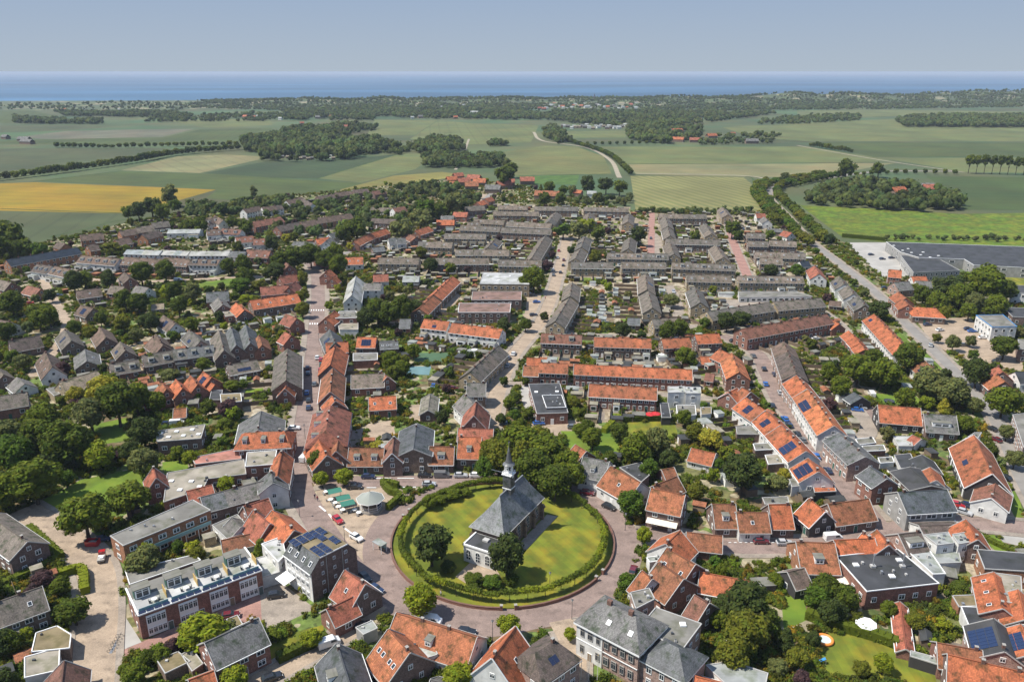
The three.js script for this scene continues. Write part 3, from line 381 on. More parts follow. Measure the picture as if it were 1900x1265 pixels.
// [ridge x1, y1, x2, y2 in the photograph, width, eave, ridge, roof, wall, dwellings, options]
const HOUSES = [
  // bottom left
  [-30, 950, 50, 1006, 9, 5.5, 8.2, 'gb', 'd', 1], [76, 1089, -50, 1133, 9.5, 5, 8.2, 'gb', 'n', 3, { sk: 2, label: 'grey-brown-roofed terrace by the hedged corner at the bottom left' }], [118, 1228, 108, 1310, 8, 3, 6.5, 'rb', 'b', 1], [45, 1290, 95, 1272, 7, 3, 5.5, 'ob', 'b', 1],
  [380, 1193, 478, 1148, 9.5, 5.4, 8.8, 'g', 'b', 1, { label: 'brick villa with grey tiled roof beside the round clipped bush', f: { w: 1.7 } }], [640, 1059, 677, 1085, 9, 4, 8.6, 'r', 'd', 1, { label: 'red-roofed brick house with dark gable beside the two parked dark cars', sk: 1 }], [654, 1108, 606, 1131, 6.5, 3.4, 6, 'r', 'b', 1],
  [736, 1138, 884, 1183, 10, 3.6, 7.6, 'ob', 'w', 3, { d: 1, dw: 1.5, noext: 1, label: 'long orange-tiled row with white gable facing the churchyard' }], [721, 1169, 760, 1212, 11.5, 3.5, 8.6, 'ob', 'd', 1, { sk: 4, label: 'orange-brown steep roof with four skylights at the bottom edge' }], [625, 1196, 650, 1275, 9, 5, 8.8, 's', 'd', 1, { d: 1, label: 'slate-roofed villa with white dormer in the bottom street' }], [913, 1222, 956, 1164, 10.5, 4.2, 10.4, 'o', 'w', 1, { white: 1, sk: 1, label: 'white gabled house with steep bright orange roof' }], [992, 1213, 1030, 1188, 9.5, 6.2, 9.4, 'br', 'p', 1, { hip: 2.4, pv: [1, 1, 2, 0.5], label: 'brown mansard-roofed house with a white crested front beside the mansion' }],
  [350, 1262, 395, 1245, 7, 2.8, 5.4, 'o', 'b', 1], [800, 1262, 850, 1275, 7, 2.8, 5, 'g', 'w', 1],
  // left of the square
  [372, 923, 494, 891, 9, 4.6, 7, 'g', 'd', 3, { noext: 1, c: 1, label: 'long low grey roof running to the white end house on the street' }], [503, 876, 506, 897, 8, 6, 8.6, 'g', 'w', 1, { label: 'white end house on the street corner by the square' }], [523, 836, 513, 884, 6, 5.8, 8.8, 'o', 'd', 2, { noext: 1 }], [284, 868, 289, 888, 6, 4.4, 8, 'r', 'b', 1, { label: 'narrow red-roofed brick tower-like house beside the park' }],
  [452, 940, 497, 925, 9, 4, 8, 'r', 'b', 1], [505, 948, 545, 985, 10, 4.6, 8.6, 'o', 'd', 1], [470, 948, 500, 972, 8, 4, 8, 'r', 'b', 1], [410, 1003, 494, 984, 5, 2.6, 4.4, 'ob', 'w', 1], [345, 912, 392, 900, 7, 3, 5.5, 'r', 'b', 1], [430, 962, 447, 978, 7, 3, 5.2, 'g', 'w', 1],
  [455, 803, 527, 800, 11, 5.6, 8.8, 'o', 'b', 1, { hip: 2.6, d: 3, dw: 1.3, label: 'hipped orange-roofed street house with three dormers' }], [484, 764, 478, 799, 15, 4, 8, 'g', 'd', 1, { label: 'broad dark grey gabled hall left of the main street' }], [533, 647, 530, 706, 11, 5.2, 9, 'gb', 'n', 4, { noext: 1, label: 'long grey-brown pitched hall along the main street' }], [532, 712, 528, 722, 6, 4, 7, 'o', 'b', 1],
  [299, 709, 308, 722, 7, 4, 7.6, 'ob', 'b', 1, { white: 1 }], [325, 704, 338, 720, 7, 4, 7.6, 'o', 'b', 1], [352, 697, 366, 713, 7, 4, 7.6, 'o', 'b', 1], [376, 690, 392, 700, 8, 4, 7.6, 'o', 'b', 1, { pv: [1, 2, 3] }], [383, 706, 398, 714, 6, 3, 5.6, 'o', 'b', 1], [322, 759, 345, 757, 6, 2.5, 4.6, 'ob', 'd', 1], [275, 732, 285, 742, 6, 3, 5, 'r', 'b', 1], [420, 678, 476, 668, 9, 3.2, 6, 'gb', 'd', 1, { pv: [1, 1, 5] }],
  [262, 660, 318, 650, 9, 3.6, 7, 'gb', 'd', 2, { d: 2 }], [202, 676, 255, 667, 9, 3.4, 6.6, 'gb', 'b', 2, { d: 2 }], [320, 649, 395, 640, 9, 4.4, 7.4, 'g', 'd', 3, { d: 3, dw: 1.6 }], [405, 612, 415, 650, 8, 4.5, 8.6, 'gb', 'd', 1], [428, 606, 438, 640, 8, 4.5, 8.6, 'g', 'd', 1], [455, 602, 464, 636, 8, 4.5, 8.6, 'g', 'd', 1], [480, 622, 486, 640, 7, 4, 7, 'ob', 'b', 1], [350, 612, 372, 632, 8, 3.5, 7, 'gb', 'p', 1, { pv: [1, 1, 3] }], [302, 585, 325, 600, 8, 3.5, 7, 'br', 'w', 1, { pv: [1, 2, 3] }], [282, 625, 302, 640, 8, 3.2, 6.8, 'br', 'd', 1],
  [-25, 739, 49, 727, 9, 4.5, 8, 'gb', 'b', 1], [109, 709, 179, 688, 10, 4.4, 8, 't', 'y', 1, { label: 'long beige-roofed house with yellow brick gable above the park' }], [83, 652, 96, 681, 9, 3.2, 7.6, 'br', 'w', 1, { sk: 2 }], [157, 648, 160, 670, 9.5, 3, 6, 'g', 'n', 1, { sk: 1 }], [15, 633, 72, 622, 9, 3.4, 7.4, 'br', 'd', 1], [119, 611, 132, 632, 9, 3.4, 7, 'gb', 'n', 1, { pv: [1, 2, 2] }], [184, 606, 196, 626, 9, 3.2, 7, 'br', 'd', 1], [222, 634, 232, 650, 8, 3.2, 6.6, 'gb', 'n', 1, { pv: [1, 1, 3] }], [30, 700, 45, 712, 8, 2.8, 5.6, 'g', 'w', 1], [-15, 678, 6, 695, 8, 3.4, 6.8, 'gb', 'd', 1], [288, 620, 298, 634, 8, 3.3, 6.8, 'br', 'd', 1], [-20, 590, 22, 598, 10, 3.2, 6.8, 'br', 'w', 1, { label: 'brown-roofed bungalow with blue gable at the left edge' }], [50, 530, 75, 536, 9, 3.2, 6.4, 'rb', 'o', 1], [-20, 515, 20, 524, 9, 3.4, 7, 'gb', 'b', 1, { pv: [1, 1, 4] }], [140, 540, 185, 534, 9, 3.4, 6.8, 'br', 'n', 2, { sk: 1 }], [150, 566, 172, 572, 9, 3.4, 7, 'br', 'n', 1, { pv: [1, 2, 3] }], [205, 530, 230, 532, 8, 3.4, 6.6, 'gb', 'b', 1], [252, 530, 275, 534, 8, 3.4, 6.4, 'g', 'w', 1], [280, 565, 303, 563, 7, 2.8, 4.6, 't', 'y', 1], [230, 505, 240, 516, 8, 5, 8, 'br', 'b', 1],
  // upper left
  [10, 482, 142, 459, 10, 5.6, 9, 'b', 'o', 6, { noext: 1, label: 'long terrace with glossy blue-black roof and white dormers at the left edge' }], [150, 474, 222, 480, 10, 4.6, 8, 'br', 'w', 5, { d: 5, dw: 2.2 }], [230, 477, 302, 481, 10, 5, 8.6, 'br', 'd', 5, { sk: 8, skt: 0.3 }], [304, 477, 354, 481, 10, 5, 8.6, 'br', 'd', 4, { sk: 6, skt: 0.3 }], [355, 481, 408, 482, 10, 6, 8.4, 'br', 'w', 4, { d: 3 }], [68, 490, 96, 494, 10, 4.6, 8, 'br', 'w', 2, { d: 3, dw: 1.2 }], [101, 494, 143, 503, 10, 4.6, 8, 'br', 'w', 3, { d: 4, dw: 1.2 }], [235, 463, 300, 465, 9, 5.4, 7.4, 'fl', 'w', 4], [301, 464, 352, 466, 9, 5.4, 7.4, 'fl', 'w', 4], [354, 466, 426, 466, 9, 5.4, 7.4, 'fl', 'w', 5], [430, 466, 456, 467, 9, 5, 7.6, 'g', 'w', 2], [458, 463, 502, 465, 10, 4.6, 8.4, 'rb', 'b', 3, { sk: 3, skt: 0.3 }],
  [107, 448, 120, 452, 8, 4.6, 8, 'br', 'o', 1], [147, 436, 190, 432, 9, 5, 8.6, 'br', 'o', 2], [160, 455, 178, 452, 8, 4.6, 8, 'br', 'o', 1], [212, 445, 238, 440, 9, 4.6, 8.2, 'br', 'o', 1], [262, 435, 292, 427, 9, 4.6, 8.2, 'br', 'o', 1], [220, 428, 250, 424, 9, 4.6, 8.2, 'br', 'o', 2], [250, 422, 282, 418, 9, 4.6, 8.2, 'gb', 'd', 2], [280, 413, 312, 410, 9, 4.6, 8.2, 'gb', 'd', 3], [312, 426, 372, 425, 10, 4, 6, 'fl', 'w', 3, { label: 'low white-roofed block among trees on the upper left edge' }], [375, 408, 400, 402, 9, 5, 8.6, 'br', 'w', 2, { d: 2 }], [398, 400, 414, 408, 8, 5, 8.4, 'br', 'w', 2], [382, 427, 408, 425, 8, 4.6, 8, 'br', 'w', 2, { sk: 3 }], [412, 424, 448, 426, 8, 4.6, 7.8, 'rb', 'w', 3, { d: 2 }], [436, 440, 468, 437, 9, 4.6, 8, 'rb', 'w', 3, { sk: 3 }], [470, 443, 505, 442, 9, 4.6, 8, 'rb', 'w', 3, { sk: 3 }], [465, 412, 520, 402, 10, 5, 8.6, 'rb', 'b', 4], [512, 420, 556, 411, 10, 5, 8.6, 'br', 'b', 3], [556, 412, 585, 407, 9, 5, 8.6, 'br', 'b', 2], [585, 405, 650, 396, 10, 5, 8.6, 'br', 'o', 4], [450, 388, 480, 382, 8, 5, 8.2, 'br', 'w', 2], [485, 384, 522, 380, 8, 5, 8.2, 'br', 'w', 3], [530, 372, 560, 366, 8, 5, 8.2, 'br', 'w', 2], [562, 368, 580, 378, 8, 5, 8.2, 'br', 'w', 2], [588, 364, 618, 360, 9, 5, 8.2, 'br', 'd', 3], [620, 358, 650, 354, 9, 5, 8.2, 'br', 'd', 3], [655, 352, 682, 350, 9, 5, 8, 'br', 'd', 2], [690, 355, 712, 352, 9, 5, 8, 'rb', 'd', 2], [690, 384, 722, 386, 9, 3.4, 6, 'gb', 'w', 2], [728, 386, 750, 383, 9, 4.6, 8, 'rb', 'w', 2], [690, 405, 735, 407, 9, 4, 7, 'br', 'd', 2], [545, 448, 590, 450, 10, 3, 5, 'g', 'd', 2], [585, 443, 610, 440, 9, 4.6, 8, 'o', 'b', 1], [588, 472, 616, 466, 9, 4.6, 8, 'o', 'b', 1], [604, 448, 612, 440, 9, 4.6, 8, 'g', 'w', 1],
  [526, 484, 536, 492, 9, 5, 9, 'rb', 'b', 1], [382, 543, 423, 540, 10, 4.2, 8, 'g', 'b', 1], [404, 552, 413, 565, 8, 4, 7, 'g', 'd', 1], [463, 558, 551, 545, 11, 4.6, 8, 'o', 'n', 4, { sk: 4, noext: 1, label: 'long bright orange-roofed hall at the bend of the main street' }], [482, 533, 534, 529, 9, 4.6, 8, 'r', 'b', 2], [518, 514, 548, 508, 8, 4.6, 8, 'r', 'b', 1], [535, 533, 547, 522, 7, 4.6, 8, 'r', 'b', 1], [437, 562, 453, 575, 8, 3.4, 6.6, 'o', 'd', 1], [530, 583, 550, 590, 8, 4.8, 8.4, 'r', 'b', 1], [527, 616, 540, 622, 8, 4.5, 8, 'r', 'b', 1],
  // right side of the main street
  [603, 505, 612, 500, 8, 4.6, 8, 'o', 'b', 1], [615, 516, 622, 511, 7, 3.4, 6.5, 'o', 'b', 1], [660, 512, 652, 548, 9, 5, 9, 'fl', 'w', 1, { label: 'modern white hall with steep pale grey roof', kind: 'hall' }], [676, 526, 708, 526, 10, 5.4, 7.8, 'g', 'w', 1], [692, 510, 720, 509, 9, 4, 7, 'r', 'w', 1], [641, 478, 673, 477, 10, 4, 7.4, 'o', 'w', 1, { sk: 2 }], [604, 478, 616, 472, 8, 4, 7.4, 'o', 'b', 1], [609, 434, 628, 430, 8, 4.4, 7.4, 'g', 'w', 1], [656, 448, 672, 440, 8, 4.4, 7.4, 'ob', 'b', 2], [672, 440, 690, 432, 8, 4.4, 7.4, 'o', 'b', 2], [692, 432, 715, 424, 8, 4.4, 7.4, 'o', 'b', 2], [770, 428, 795, 420, 9, 4, 7, 'o', 'b', 2], [810, 408, 843, 408, 9, 4.4, 7.6, 'o', 'b', 2], [842, 393, 868, 394, 9, 4.4, 7.6, 'r', 'b', 2], [818, 400, 842, 400, 9, 4.4, 7.6, 'g', 'd', 2], [862, 383, 898, 381, 9, 4.6, 8, 'gb', 'd', 3], [885, 375, 897, 371, 8, 4, 7, 'o', 'b', 1], [900, 368, 912, 365, 8, 4, 7, 'o', 'b', 1], [755, 432, 772, 440, 9, 5, 8, 'rb', 'd', 1], [735, 442, 752, 441, 8, 4.6, 7.8, 'g', 'w', 2], [720, 442, 735, 441, 8, 4.6, 7.8, 'g', 'w', 2], [690, 460, 712, 458, 8, 3, 5, 'g', 'd', 1], [748, 512, 778, 512, 9, 3.2, 5.4, 'fl', 'g', 1],
  [603, 590, 622, 577, 8, 4.6, 8, 'o', 'b', 1], [611, 611, 622, 636, 9, 4.8, 8.6, 's', 'd', 1, { pv: [1, 2, 3] }], [604, 637, 645, 634, 8, 4.8, 8, 'o', 'b', 2, { noext: 1 }], [622, 641, 612, 677, 10, 4.8, 9.2, 'o', 'd', 2, { noext: 1 }], [617, 684, 612, 728, 9, 5, 9, 'ob', 'b', 3, { noext: 1 }], [613, 752, 604, 798, 13, 6.4, 11, 'r', 'b', 3, { hip: 3, noext: 1, db: 3, dw: 1.4, label: 'big hipped red-tiled street block with dormers' }], [615, 735, 622, 745, 8, 4.6, 8, 'o', 'b', 1],
  [663, 626, 698, 626, 9, 4, 7.2, 'o', 'd', 1, { pv: [1, 2, 4], label: 'orange-roofed workshop with solar panels right of the main street' }], [652, 696, 712, 693, 12, 3.6, 6.8, 'gb', 'b', 1, { label: 'grey-brown-roofed brick barn with dark doors' }], [706, 690, 718, 700, 7, 3.4, 6.4, 'ob', 'b', 1], [684, 738, 734, 735, 9, 3.4, 6.4, 'o', 'b', 1, { sk: 2 }], [742, 592, 762, 592, 10, 3, 6, 's', 'b', 1], [704, 635, 738, 633, 11, 4, 5.4, 's', 'd', 1, { sk: 4 }], [798, 732, 794, 762, 6, 3, 4.6, 't', 'd', 1, { label: 'long narrow beige arched shed in a sandy yard' }],
  // facing the church square
  [588, 812, 606, 846, 9, 4.6, 8.6, 'o', 'd', 1, { label: 'orange-roofed corner house behind the dark round tree' }], [628, 812, 623, 838, 8, 4, 8, 'ob', 'd', 1, { aw: 1, label: 'dark gabled cafe with a pale awning behind the two lime trees' }], [648, 832, 712, 832, 8.5, 3.2, 7, 'ob', 'd', 2, { d: 2, dw: 1.8, noext: 1, label: 'low orange-tiled pair with two dormers facing the square' }], [731, 811, 727, 842, 6, 5, 8, 'rb', 'd', 1, { white: 1 }], [773, 787, 767, 834, 11, 6, 8.4, 's', 'n', 1, { label: 'tall gabled shop with long dark grey roof facing the square', f: { w: 2 } }], [797, 829, 842, 829, 9, 3.2, 7, 'ob', 'd', 1, { d: 1, noext: 1, label: 'low orange-tiled house with one wide dormer facing the square' }], [851, 811, 893, 812, 10, 4.2, 9, 'o', 'd', 1, { d: 1, dw: 1.4, label: 'orange-roofed house with round-topped dormer left of the great trees' }], [851, 795, 915, 797, 8, 5, 7.6, 'r', 'b', 1], [884, 745, 879, 772, 9, 5, 10, 'r', 'd', 1, { label: 'steep red gabled house by the middle street' }],
  [871, 690, 925, 641, 9, 5, 8.4, 'gb', 'y', 6, { noext: 1, label: 'grey-brown stepped terrace with yellow brick gables along the middle street' }], [867, 711, 901, 711, 9, 5.4, 8.6, 'g', 'n', 1], [862, 733, 884, 752, 9, 5, 8.4, 'g', 'w', 1],
  // middle rows
  [972, 679, 1000, 680, 8, 4.2, 6.8, 'ob', 'b', 1, { blind: 1 }], [978, 664, 1003, 665, 6, 3, 5, 'o', 'b', 1], [1001, 673, 1054, 675, 8.5, 5.4, 8, 'o', 'b', 3, { noext: 1 }], [1066, 676, 1284, 686, 8.5, 5.4, 8, 'o', 'b', 10, { noext: 1, c: 4, label: 'very long bright orange-roofed brick terrace right of the black hall' }], [1094, 713, 1219, 720, 8.5, 5, 8, 'o', 'b', 6], [1005, 619, 1080, 622, 9, 5.2, 8, 'rb', 'n', 4, { d: 2, dm: X.dmetal }], [1103, 626, 1208, 629, 8.5, 5.2, 8, 'o', 'n', 6], [1228, 629, 1279, 627, 8.5, 5.2, 8, 'o', 'n', 3], [1290, 621, 1334, 619, 9, 5.2, 8, 'o', 'd', 2], [787, 592, 834, 597, 9, 5, 8, 'o', 'w', 3, { pv: [1, 1, 2] }], [839, 600, 932, 611, 9, 5, 8, 'o', 'w', 5],
  [840, 513, 804, 546, 9, 5, 8, 'o', 'n', 5, { noext: 1 }], [802, 549, 777, 572, 9, 5, 8, 'ob', 'n', 3, { noext: 1 }], [1210, 592, 1256, 590, 9, 5, 8, 'gb', 'y', 3], [1165, 590, 1188, 591, 9, 3, 5, 'g', 'n', 1], [1376, 611, 1535, 583, 9.5, 5.6, 8.8, 'rb', 'b', 9, { noext: 1, label: 'long brown-red terrace with a row of chimneys on the right' }], [1312, 578, 1428, 561, 10, 5.6, 8.6, 'gb', 'y', 6, { noext: 1 }], [1436, 560, 1524, 553, 10, 5.6, 8.8, 'gb', 'y', 5, { noext: 1 }],
  // the grey-brown estate
  ...[[703, 478, 778, 479, 4], [795, 479, 907, 479, 6], [925, 482, 1005, 483, 5], [1060, 486, 1138, 487, 4], [1153, 486, 1235, 487, 5], [1127, 469, 1240, 471, 7], [1247, 487, 1365, 491, 7], [1274, 510, 1357, 512, 5], [1369, 512, 1490, 513, 7], [880, 463, 945, 464, 4], [777, 448, 840, 450, 4], [825, 433, 902, 434, 5], [845, 463, 878, 463, 2], [855, 418, 929, 421, 5], [931, 422, 1024, 426, 6], [880, 406, 937, 409, 4], [941, 411, 1024, 415, 6], [916, 392, 1000, 393, 6], [925, 381, 979, 382, 4], [992, 383, 1073, 384, 6], [1084, 384, 1167, 386, 6], [1223, 397, 1311, 398, 6], [1236, 443, 1336, 445, 6], [1386, 432, 1420, 433, 3], [1388, 447, 1425, 448, 3], [1428, 446, 1478, 448, 3], [1402, 467, 1440, 468, 3], [1442, 468, 1495, 470, 4], [1411, 478, 1452, 480, 3], [868, 412, 890, 411, 2]].map(([a, b, c, d, n]) => [a, b, c, d, 9, 5.2, 8, 'gb', n % 3 ? 'y' : 'n', n, { sk: n % 2 ? n - 1 : 2, skt: 0.55, d: n === 7 ? 3 : 0, c: 2 }]),
  ...[[1032, 393, 1018, 411, 3], [1094, 394, 1090, 410, 3], [1168, 396, 1165, 411, 3], [1013, 437, 986, 479, 6], [1086, 438, 1079, 458, 4], [1078, 461, 1068, 479, 4], [1170, 440, 1166, 461, 4], [920, 442, 905, 459, 3], [1062, 524, 1058, 549, 4], [1057, 553, 1030, 596, 6], [1235, 402, 1240, 419, 3], [1239, 421, 1244, 437, 3], [1309, 415, 1321, 433, 3], [1341, 384, 1351, 398, 3], [1243, 449, 1251, 471, 4], [1328, 455, 1343, 477, 4], [1198, 508, 1201, 537, 4], [1203, 540, 1211, 571, 4], [1289, 533, 1300, 561, 4]].map(([a, b, c, d, n], i) => [a, b, c, d, 9, 5.4, 8.4, 'gb', 'y', n, { c: 2, pv: i % 3 === 1 ? [i % 2 ? 1 : -1, 2, 4] : undefined, noext: 1 }]),
  [1512, 493, 1521, 508, 9, 5, 8.4, 'r', 'w', 1], [1484, 485, 1500, 484, 8, 3.4, 6, 'b', 'w', 1], [1558, 513, 1568, 527, 9, 5, 8.4, 'gb', 'w', 1, { pv: [1, 1, 4] }], [1574, 530, 1585, 545, 9, 5, 8.4, 'gb', 'w', 1], [1592, 549, 1606, 566, 9, 5, 8.4, 'gb', 'n', 1, { pv: [1, 1, 4] }], [1540, 558, 1562, 560, 8, 3, 4.6, 'br', 'n', 1], [1545, 594, 1558, 601, 7, 3.4, 6, 'o', 'b', 1], [1575, 614, 1588, 626, 7, 3.6, 6, 'o', 'b', 1], [1588, 627, 1597, 636, 7, 3.6, 6, 'o', 'b', 1], [1597, 638, 1606, 648, 7, 3.6, 6, 'o', 'b', 1], [1622, 583, 1682, 645, 9.5, 5, 8.4, 'o', 'w', 8, { noext: 1, pv: [1, 1, 3, 0.5, -20], label: 'long bright orange terrace parallel to the grey road on the right' }], [1715, 668, 1735, 686, 9, 4, 7.6, 'ob', 'w', 1, { pv: [1, 2, 2] }], [1455, 428, 1470, 432, 8, 4, 7, 'r', 'w', 1], [1403, 396, 1420, 396, 8, 4, 7, 'r', 'w', 1], [1418, 402, 1425, 408, 8, 4, 7, 'g', 'w', 1], [1425, 424, 1452, 425, 9, 3.4, 5, 'g', 'n', 1],
  [1650, 500, 1674, 502, 9, 5, 8.4, 'o', 'b', 1], [1660, 524, 1688, 522, 9, 4, 7.4, 'g', 'p', 1], [1692, 513, 1719, 513, 8, 4, 7, 'o', 'w', 1], [1700, 521, 1728, 522, 8, 3.6, 6, 'g', 'w', 1], [1668, 542, 1682, 553, 9, 5, 8, 'o', 'b', 1], [1678, 556, 1686, 566, 8, 4.4, 7.4, 'o', 'b', 1], [1702, 570, 1738, 572, 13, 3.6, 6.6, 'o', 'n', 1, { hip: 3, label: 'wide hipped orange-roofed building beside the parking lot' }], [1852, 680, 1862, 690, 9, 4, 7.6, 'r', 'd', 1], [1850, 695, 1866, 708, 10, 3.8, 7.4, 'ob', 'd', 1], [1885, 690, 1905, 690, 9, 3.8, 7, 'k', 'w', 1],
  // the diagonal street
  [1352, 730, 1368, 720, 8, 4.4, 7.4, 'o', 'b', 1], [1377, 720, 1393, 728, 9, 4.6, 7.8, 'o', 'b', 1], [1384, 738, 1420, 762, 10, 4.8, 8.2, 'o', 'w', 3, { noext: 1, pv: [1, 2, 3] }], [1423, 763, 1449, 789, 10, 4.8, 8.2, 'o', 'w', 2, { noext: 1, pv: [1, 2, 3] }], [1450, 790, 1496, 838, 10, 4.8, 8.2, 'o', 'w', 4, { noext: 1, pv: [1, 3, 4, 0.2, 3], pvm: X.pvl, label: 'orange-roofed row in the diagonal street with a large block of blue solar panels' }], [1500, 851, 1519, 876, 10, 4.6, 8, 'o', 'w', 1, { pv: [1, 3, 5, 0.2], label: 'orange end house whose slope is filled by one dark solar array' }], [1478, 697, 1498, 722, 9.5, 6, 9.4, 'o', 'p', 3, { noext: 1 }], [1499, 723, 1548, 791, 9.5, 6, 9.4, 'o2', 'w', 7, { noext: 1, pv: [1, 2, 7, 0.2, -6], label: 'bright orange terrace with white fronts and dark solar panels along the diagonal street' }], [1455, 634, 1478, 694, 9.5, 6, 9, 'br', 'p', 6, { noext: 1 }], [1558, 804, 1606, 848, 10, 6, 8.4, 'g', 'p', 4, { noext: 1, label: 'plain grey-roofed terrace at the lower end of the diagonal street' }],
  [1335, 648, 1360, 660, 9, 5, 8, 'o', 'b', 2], [1358, 655, 1372, 690, 9, 5.2, 8.4, 'o2', 'b', 3, { noext: 1 }], [1300, 662, 1318, 662, 7, 2.6, 4.6, 'o', 'b', 1], [1310, 692, 1326, 694, 8, 2.6, 4.4, 'rb', 'b', 1],
  [1630, 752, 1708, 758, 10, 3.8, 8, 'o', 'k', 1, { c: 0, label: 'wide orange-roofed barn with black boarded front' }], [1715, 768, 1774, 772, 10, 3.4, 7.6, 'g', 'd', 1, { d: 1, dw: 6, label: 'grey-roofed house with one wide white dormer beside the orange barn' }], [1585, 728, 1600, 738, 8, 2.8, 5, 's', 'k', 1], [1808, 808, 1842, 880, 12, 4, 9.4, 'o', 'k', 1, { white: 1, pv: [1, 1, 3], label: 'large orange-roofed barn house with white-edged dark gable on the right' }], [1848, 897, 1840, 925, 9, 4, 6.6, 'rb', 'w', 1, { white: 1, label: 'white house with green and white gable beside the parking bay' }], [1694, 808, 1710, 815, 6, 2.6, 4, 'r', 'w', 1], [1727, 868, 1738, 892, 6, 3, 5, 'o', 'w', 1], [1712, 845, 1728, 868, 7, 3, 4.8, 'k', 'o', 1], [1690, 868, 1728, 902, 12, 3, 4.2, 'k', 'd', 1, { blind: 1 }],
  [1616, 867, 1646, 889, 8.5, 6, 8.4, 's', 'b', 1, { label: 'dark-roofed brick house on the corner of the diagonal street' }], [1667, 914, 1757, 909, 11, 5.6, 9, 's', 'g', 1, { f: { per: 4, w: 3 }, label: 'long dark-roofed corner shop with grey upper storey and glass front' }],
  [1083, 848, 1130, 857, 10, 4.6, 8.4, 'g', 'w', 2, { d: 1, dw: 1.4, noext: 1, label: 'grey-roofed white-fronted pair half hidden by the great trees' }], [1133, 866, 1189, 896, 10.5, 4, 8.4, 'ob', 'w', 1, { sk: 1, label: 'orange-brown garage-fronted building right of the great trees' }], [1209, 907, 1271, 919, 11, 5.6, 9, 'ob', 'd', 1, { aw: 1, label: 'orange-brown-roofed shop with long white awning right of the ring road' }], [1212, 902, 1256, 884, 7, 3.2, 6.4, 'ob', 'b', 1], [1284, 832, 1328, 842, 8, 2.6, 5, 'o', 'w', 1, { c: 0 }], [1068, 826, 1088, 838, 7, 2.8, 5.4, 'o', 'b', 1], [1228, 872, 1250, 868, 6, 2.6, 4.6, 'ob', 'b', 1],
  [1322, 936, 1364, 936, 10, 3.2, 7.4, 'ob', 'd', 1, { d: 1, dw: 1.8, label: 'orange-tiled cottage with white dormer, left of the three-cottage row' }], [1367, 951, 1424, 951, 8.5, 3.2, 6.6, 'ob', 'w', 1, { sk: 1, label: 'low white cottage in the middle of the three-cottage row' }], [1427, 937, 1466, 937, 10, 3.2, 7.4, 'o', 'd', 1, { label: 'bright orange cottage at the right of the three-cottage row' }], [1502, 926, 1532, 950, 8.5, 3.4, 7.4, 'o', 'k', 1, { white: 1, label: 'orange house with dark boarded white-edged gable on the street' }], [1537, 936, 1612, 926, 9, 3.2, 7, 'ob', 'd', 2, { noext: 1 }],
  // right of the ring, lower
  [1262, 985, 1236, 1010, 10, 4.4, 8.4, 'o', 'w', 1], [1275, 988, 1340, 995, 7, 3, 5.6, 'ob', 'b', 1], [1238, 1018, 1290, 1048, 11, 4.4, 8.6, 'ob', 'b', 1, { sk: 2 }], [1222, 1045, 1268, 1075, 11, 4.4, 8.6, 'ob', 'b', 1], [1300, 1062, 1398, 1080, 7.5, 3.2, 6, 'o', 'b', 1, { label: 'long low bright orange roof behind the ring road houses' }], [1290, 1105, 1315, 1120, 8, 4.4, 7.6, 'rb', 'd', 1], [1192, 1060, 1210, 1075, 8, 4.4, 8, 'ob', 'w', 1],
  [1478, 1006, 1548, 1008, 13, 3.6, 8, 'ob', 'o', 1, { d: 1, label: 'broad orange-brown roof next to the black flat roof' }], [1548, 1003, 1622, 999, 9, 4, 7.6, 'o', 'd', 2, { noext: 1 }], [1628, 984, 1650, 1012, 9, 4, 8, 'o', 'd', 1], [1602, 990, 1614, 998, 7, 4, 7.4, 'o', 'd', 1], [1668, 992, 1708, 987, 9, 4.4, 7.4, 'br', 'p', 1, { d: 1, dw: 4 }], [1793, 965, 1815, 1002, 8, 4, 7.2, 'o', 'd', 1], [1706, 976, 1786, 974, 8, 3.2, 4.6, 'br', 'w', 2, { noext: 1 }],
  [1845, 1063, 1862, 1130, 8, 4.6, 7, 'o', 'b', 2, { noext: 1, sk: 3 }], [1760, 1215, 1960, 1262, 10, 4, 8, 'o', 'd', 3, { noext: 1, label: 'long plain orange roof in the bottom right corner' }], [1740, 1193, 1822, 1208, 8, 3.2, 6, 'ob', 'b', 1], [1890, 1095, 1905, 1150, 8, 4.4, 7.2, 'o', 'b', 2, { noext: 1 }], [1845, 1150, 1865, 1210, 10, 4.6, 7.6, 'k', 'p', 2, { noext: 1, pv: [1, 3, 6, 0.2], pvm: X.pvl, label: 'dark roof covered with blue solar panels at the lower right' }], [1895, 1160, 1915, 1215, 9, 4.6, 7.6, 'o', 'p', 2, { noext: 1, pv: [1, 3, 5, 0.2], pvm: X.pvl }], [1670, 1118, 1682, 1205, 3.2, 1.8, 2.8, 'r', 'b', 1, { c: 0, blind: 1, label: 'long narrow red-tiled lean-to between two gardens' }], [1290, 1255, 1350, 1272, 8, 3, 6, 'o', 'b', 1], [1462, 1062, 1492, 1055, 7, 3, 5.4, 'br', 'k', 1],
];
HOUSES.forEach(house);
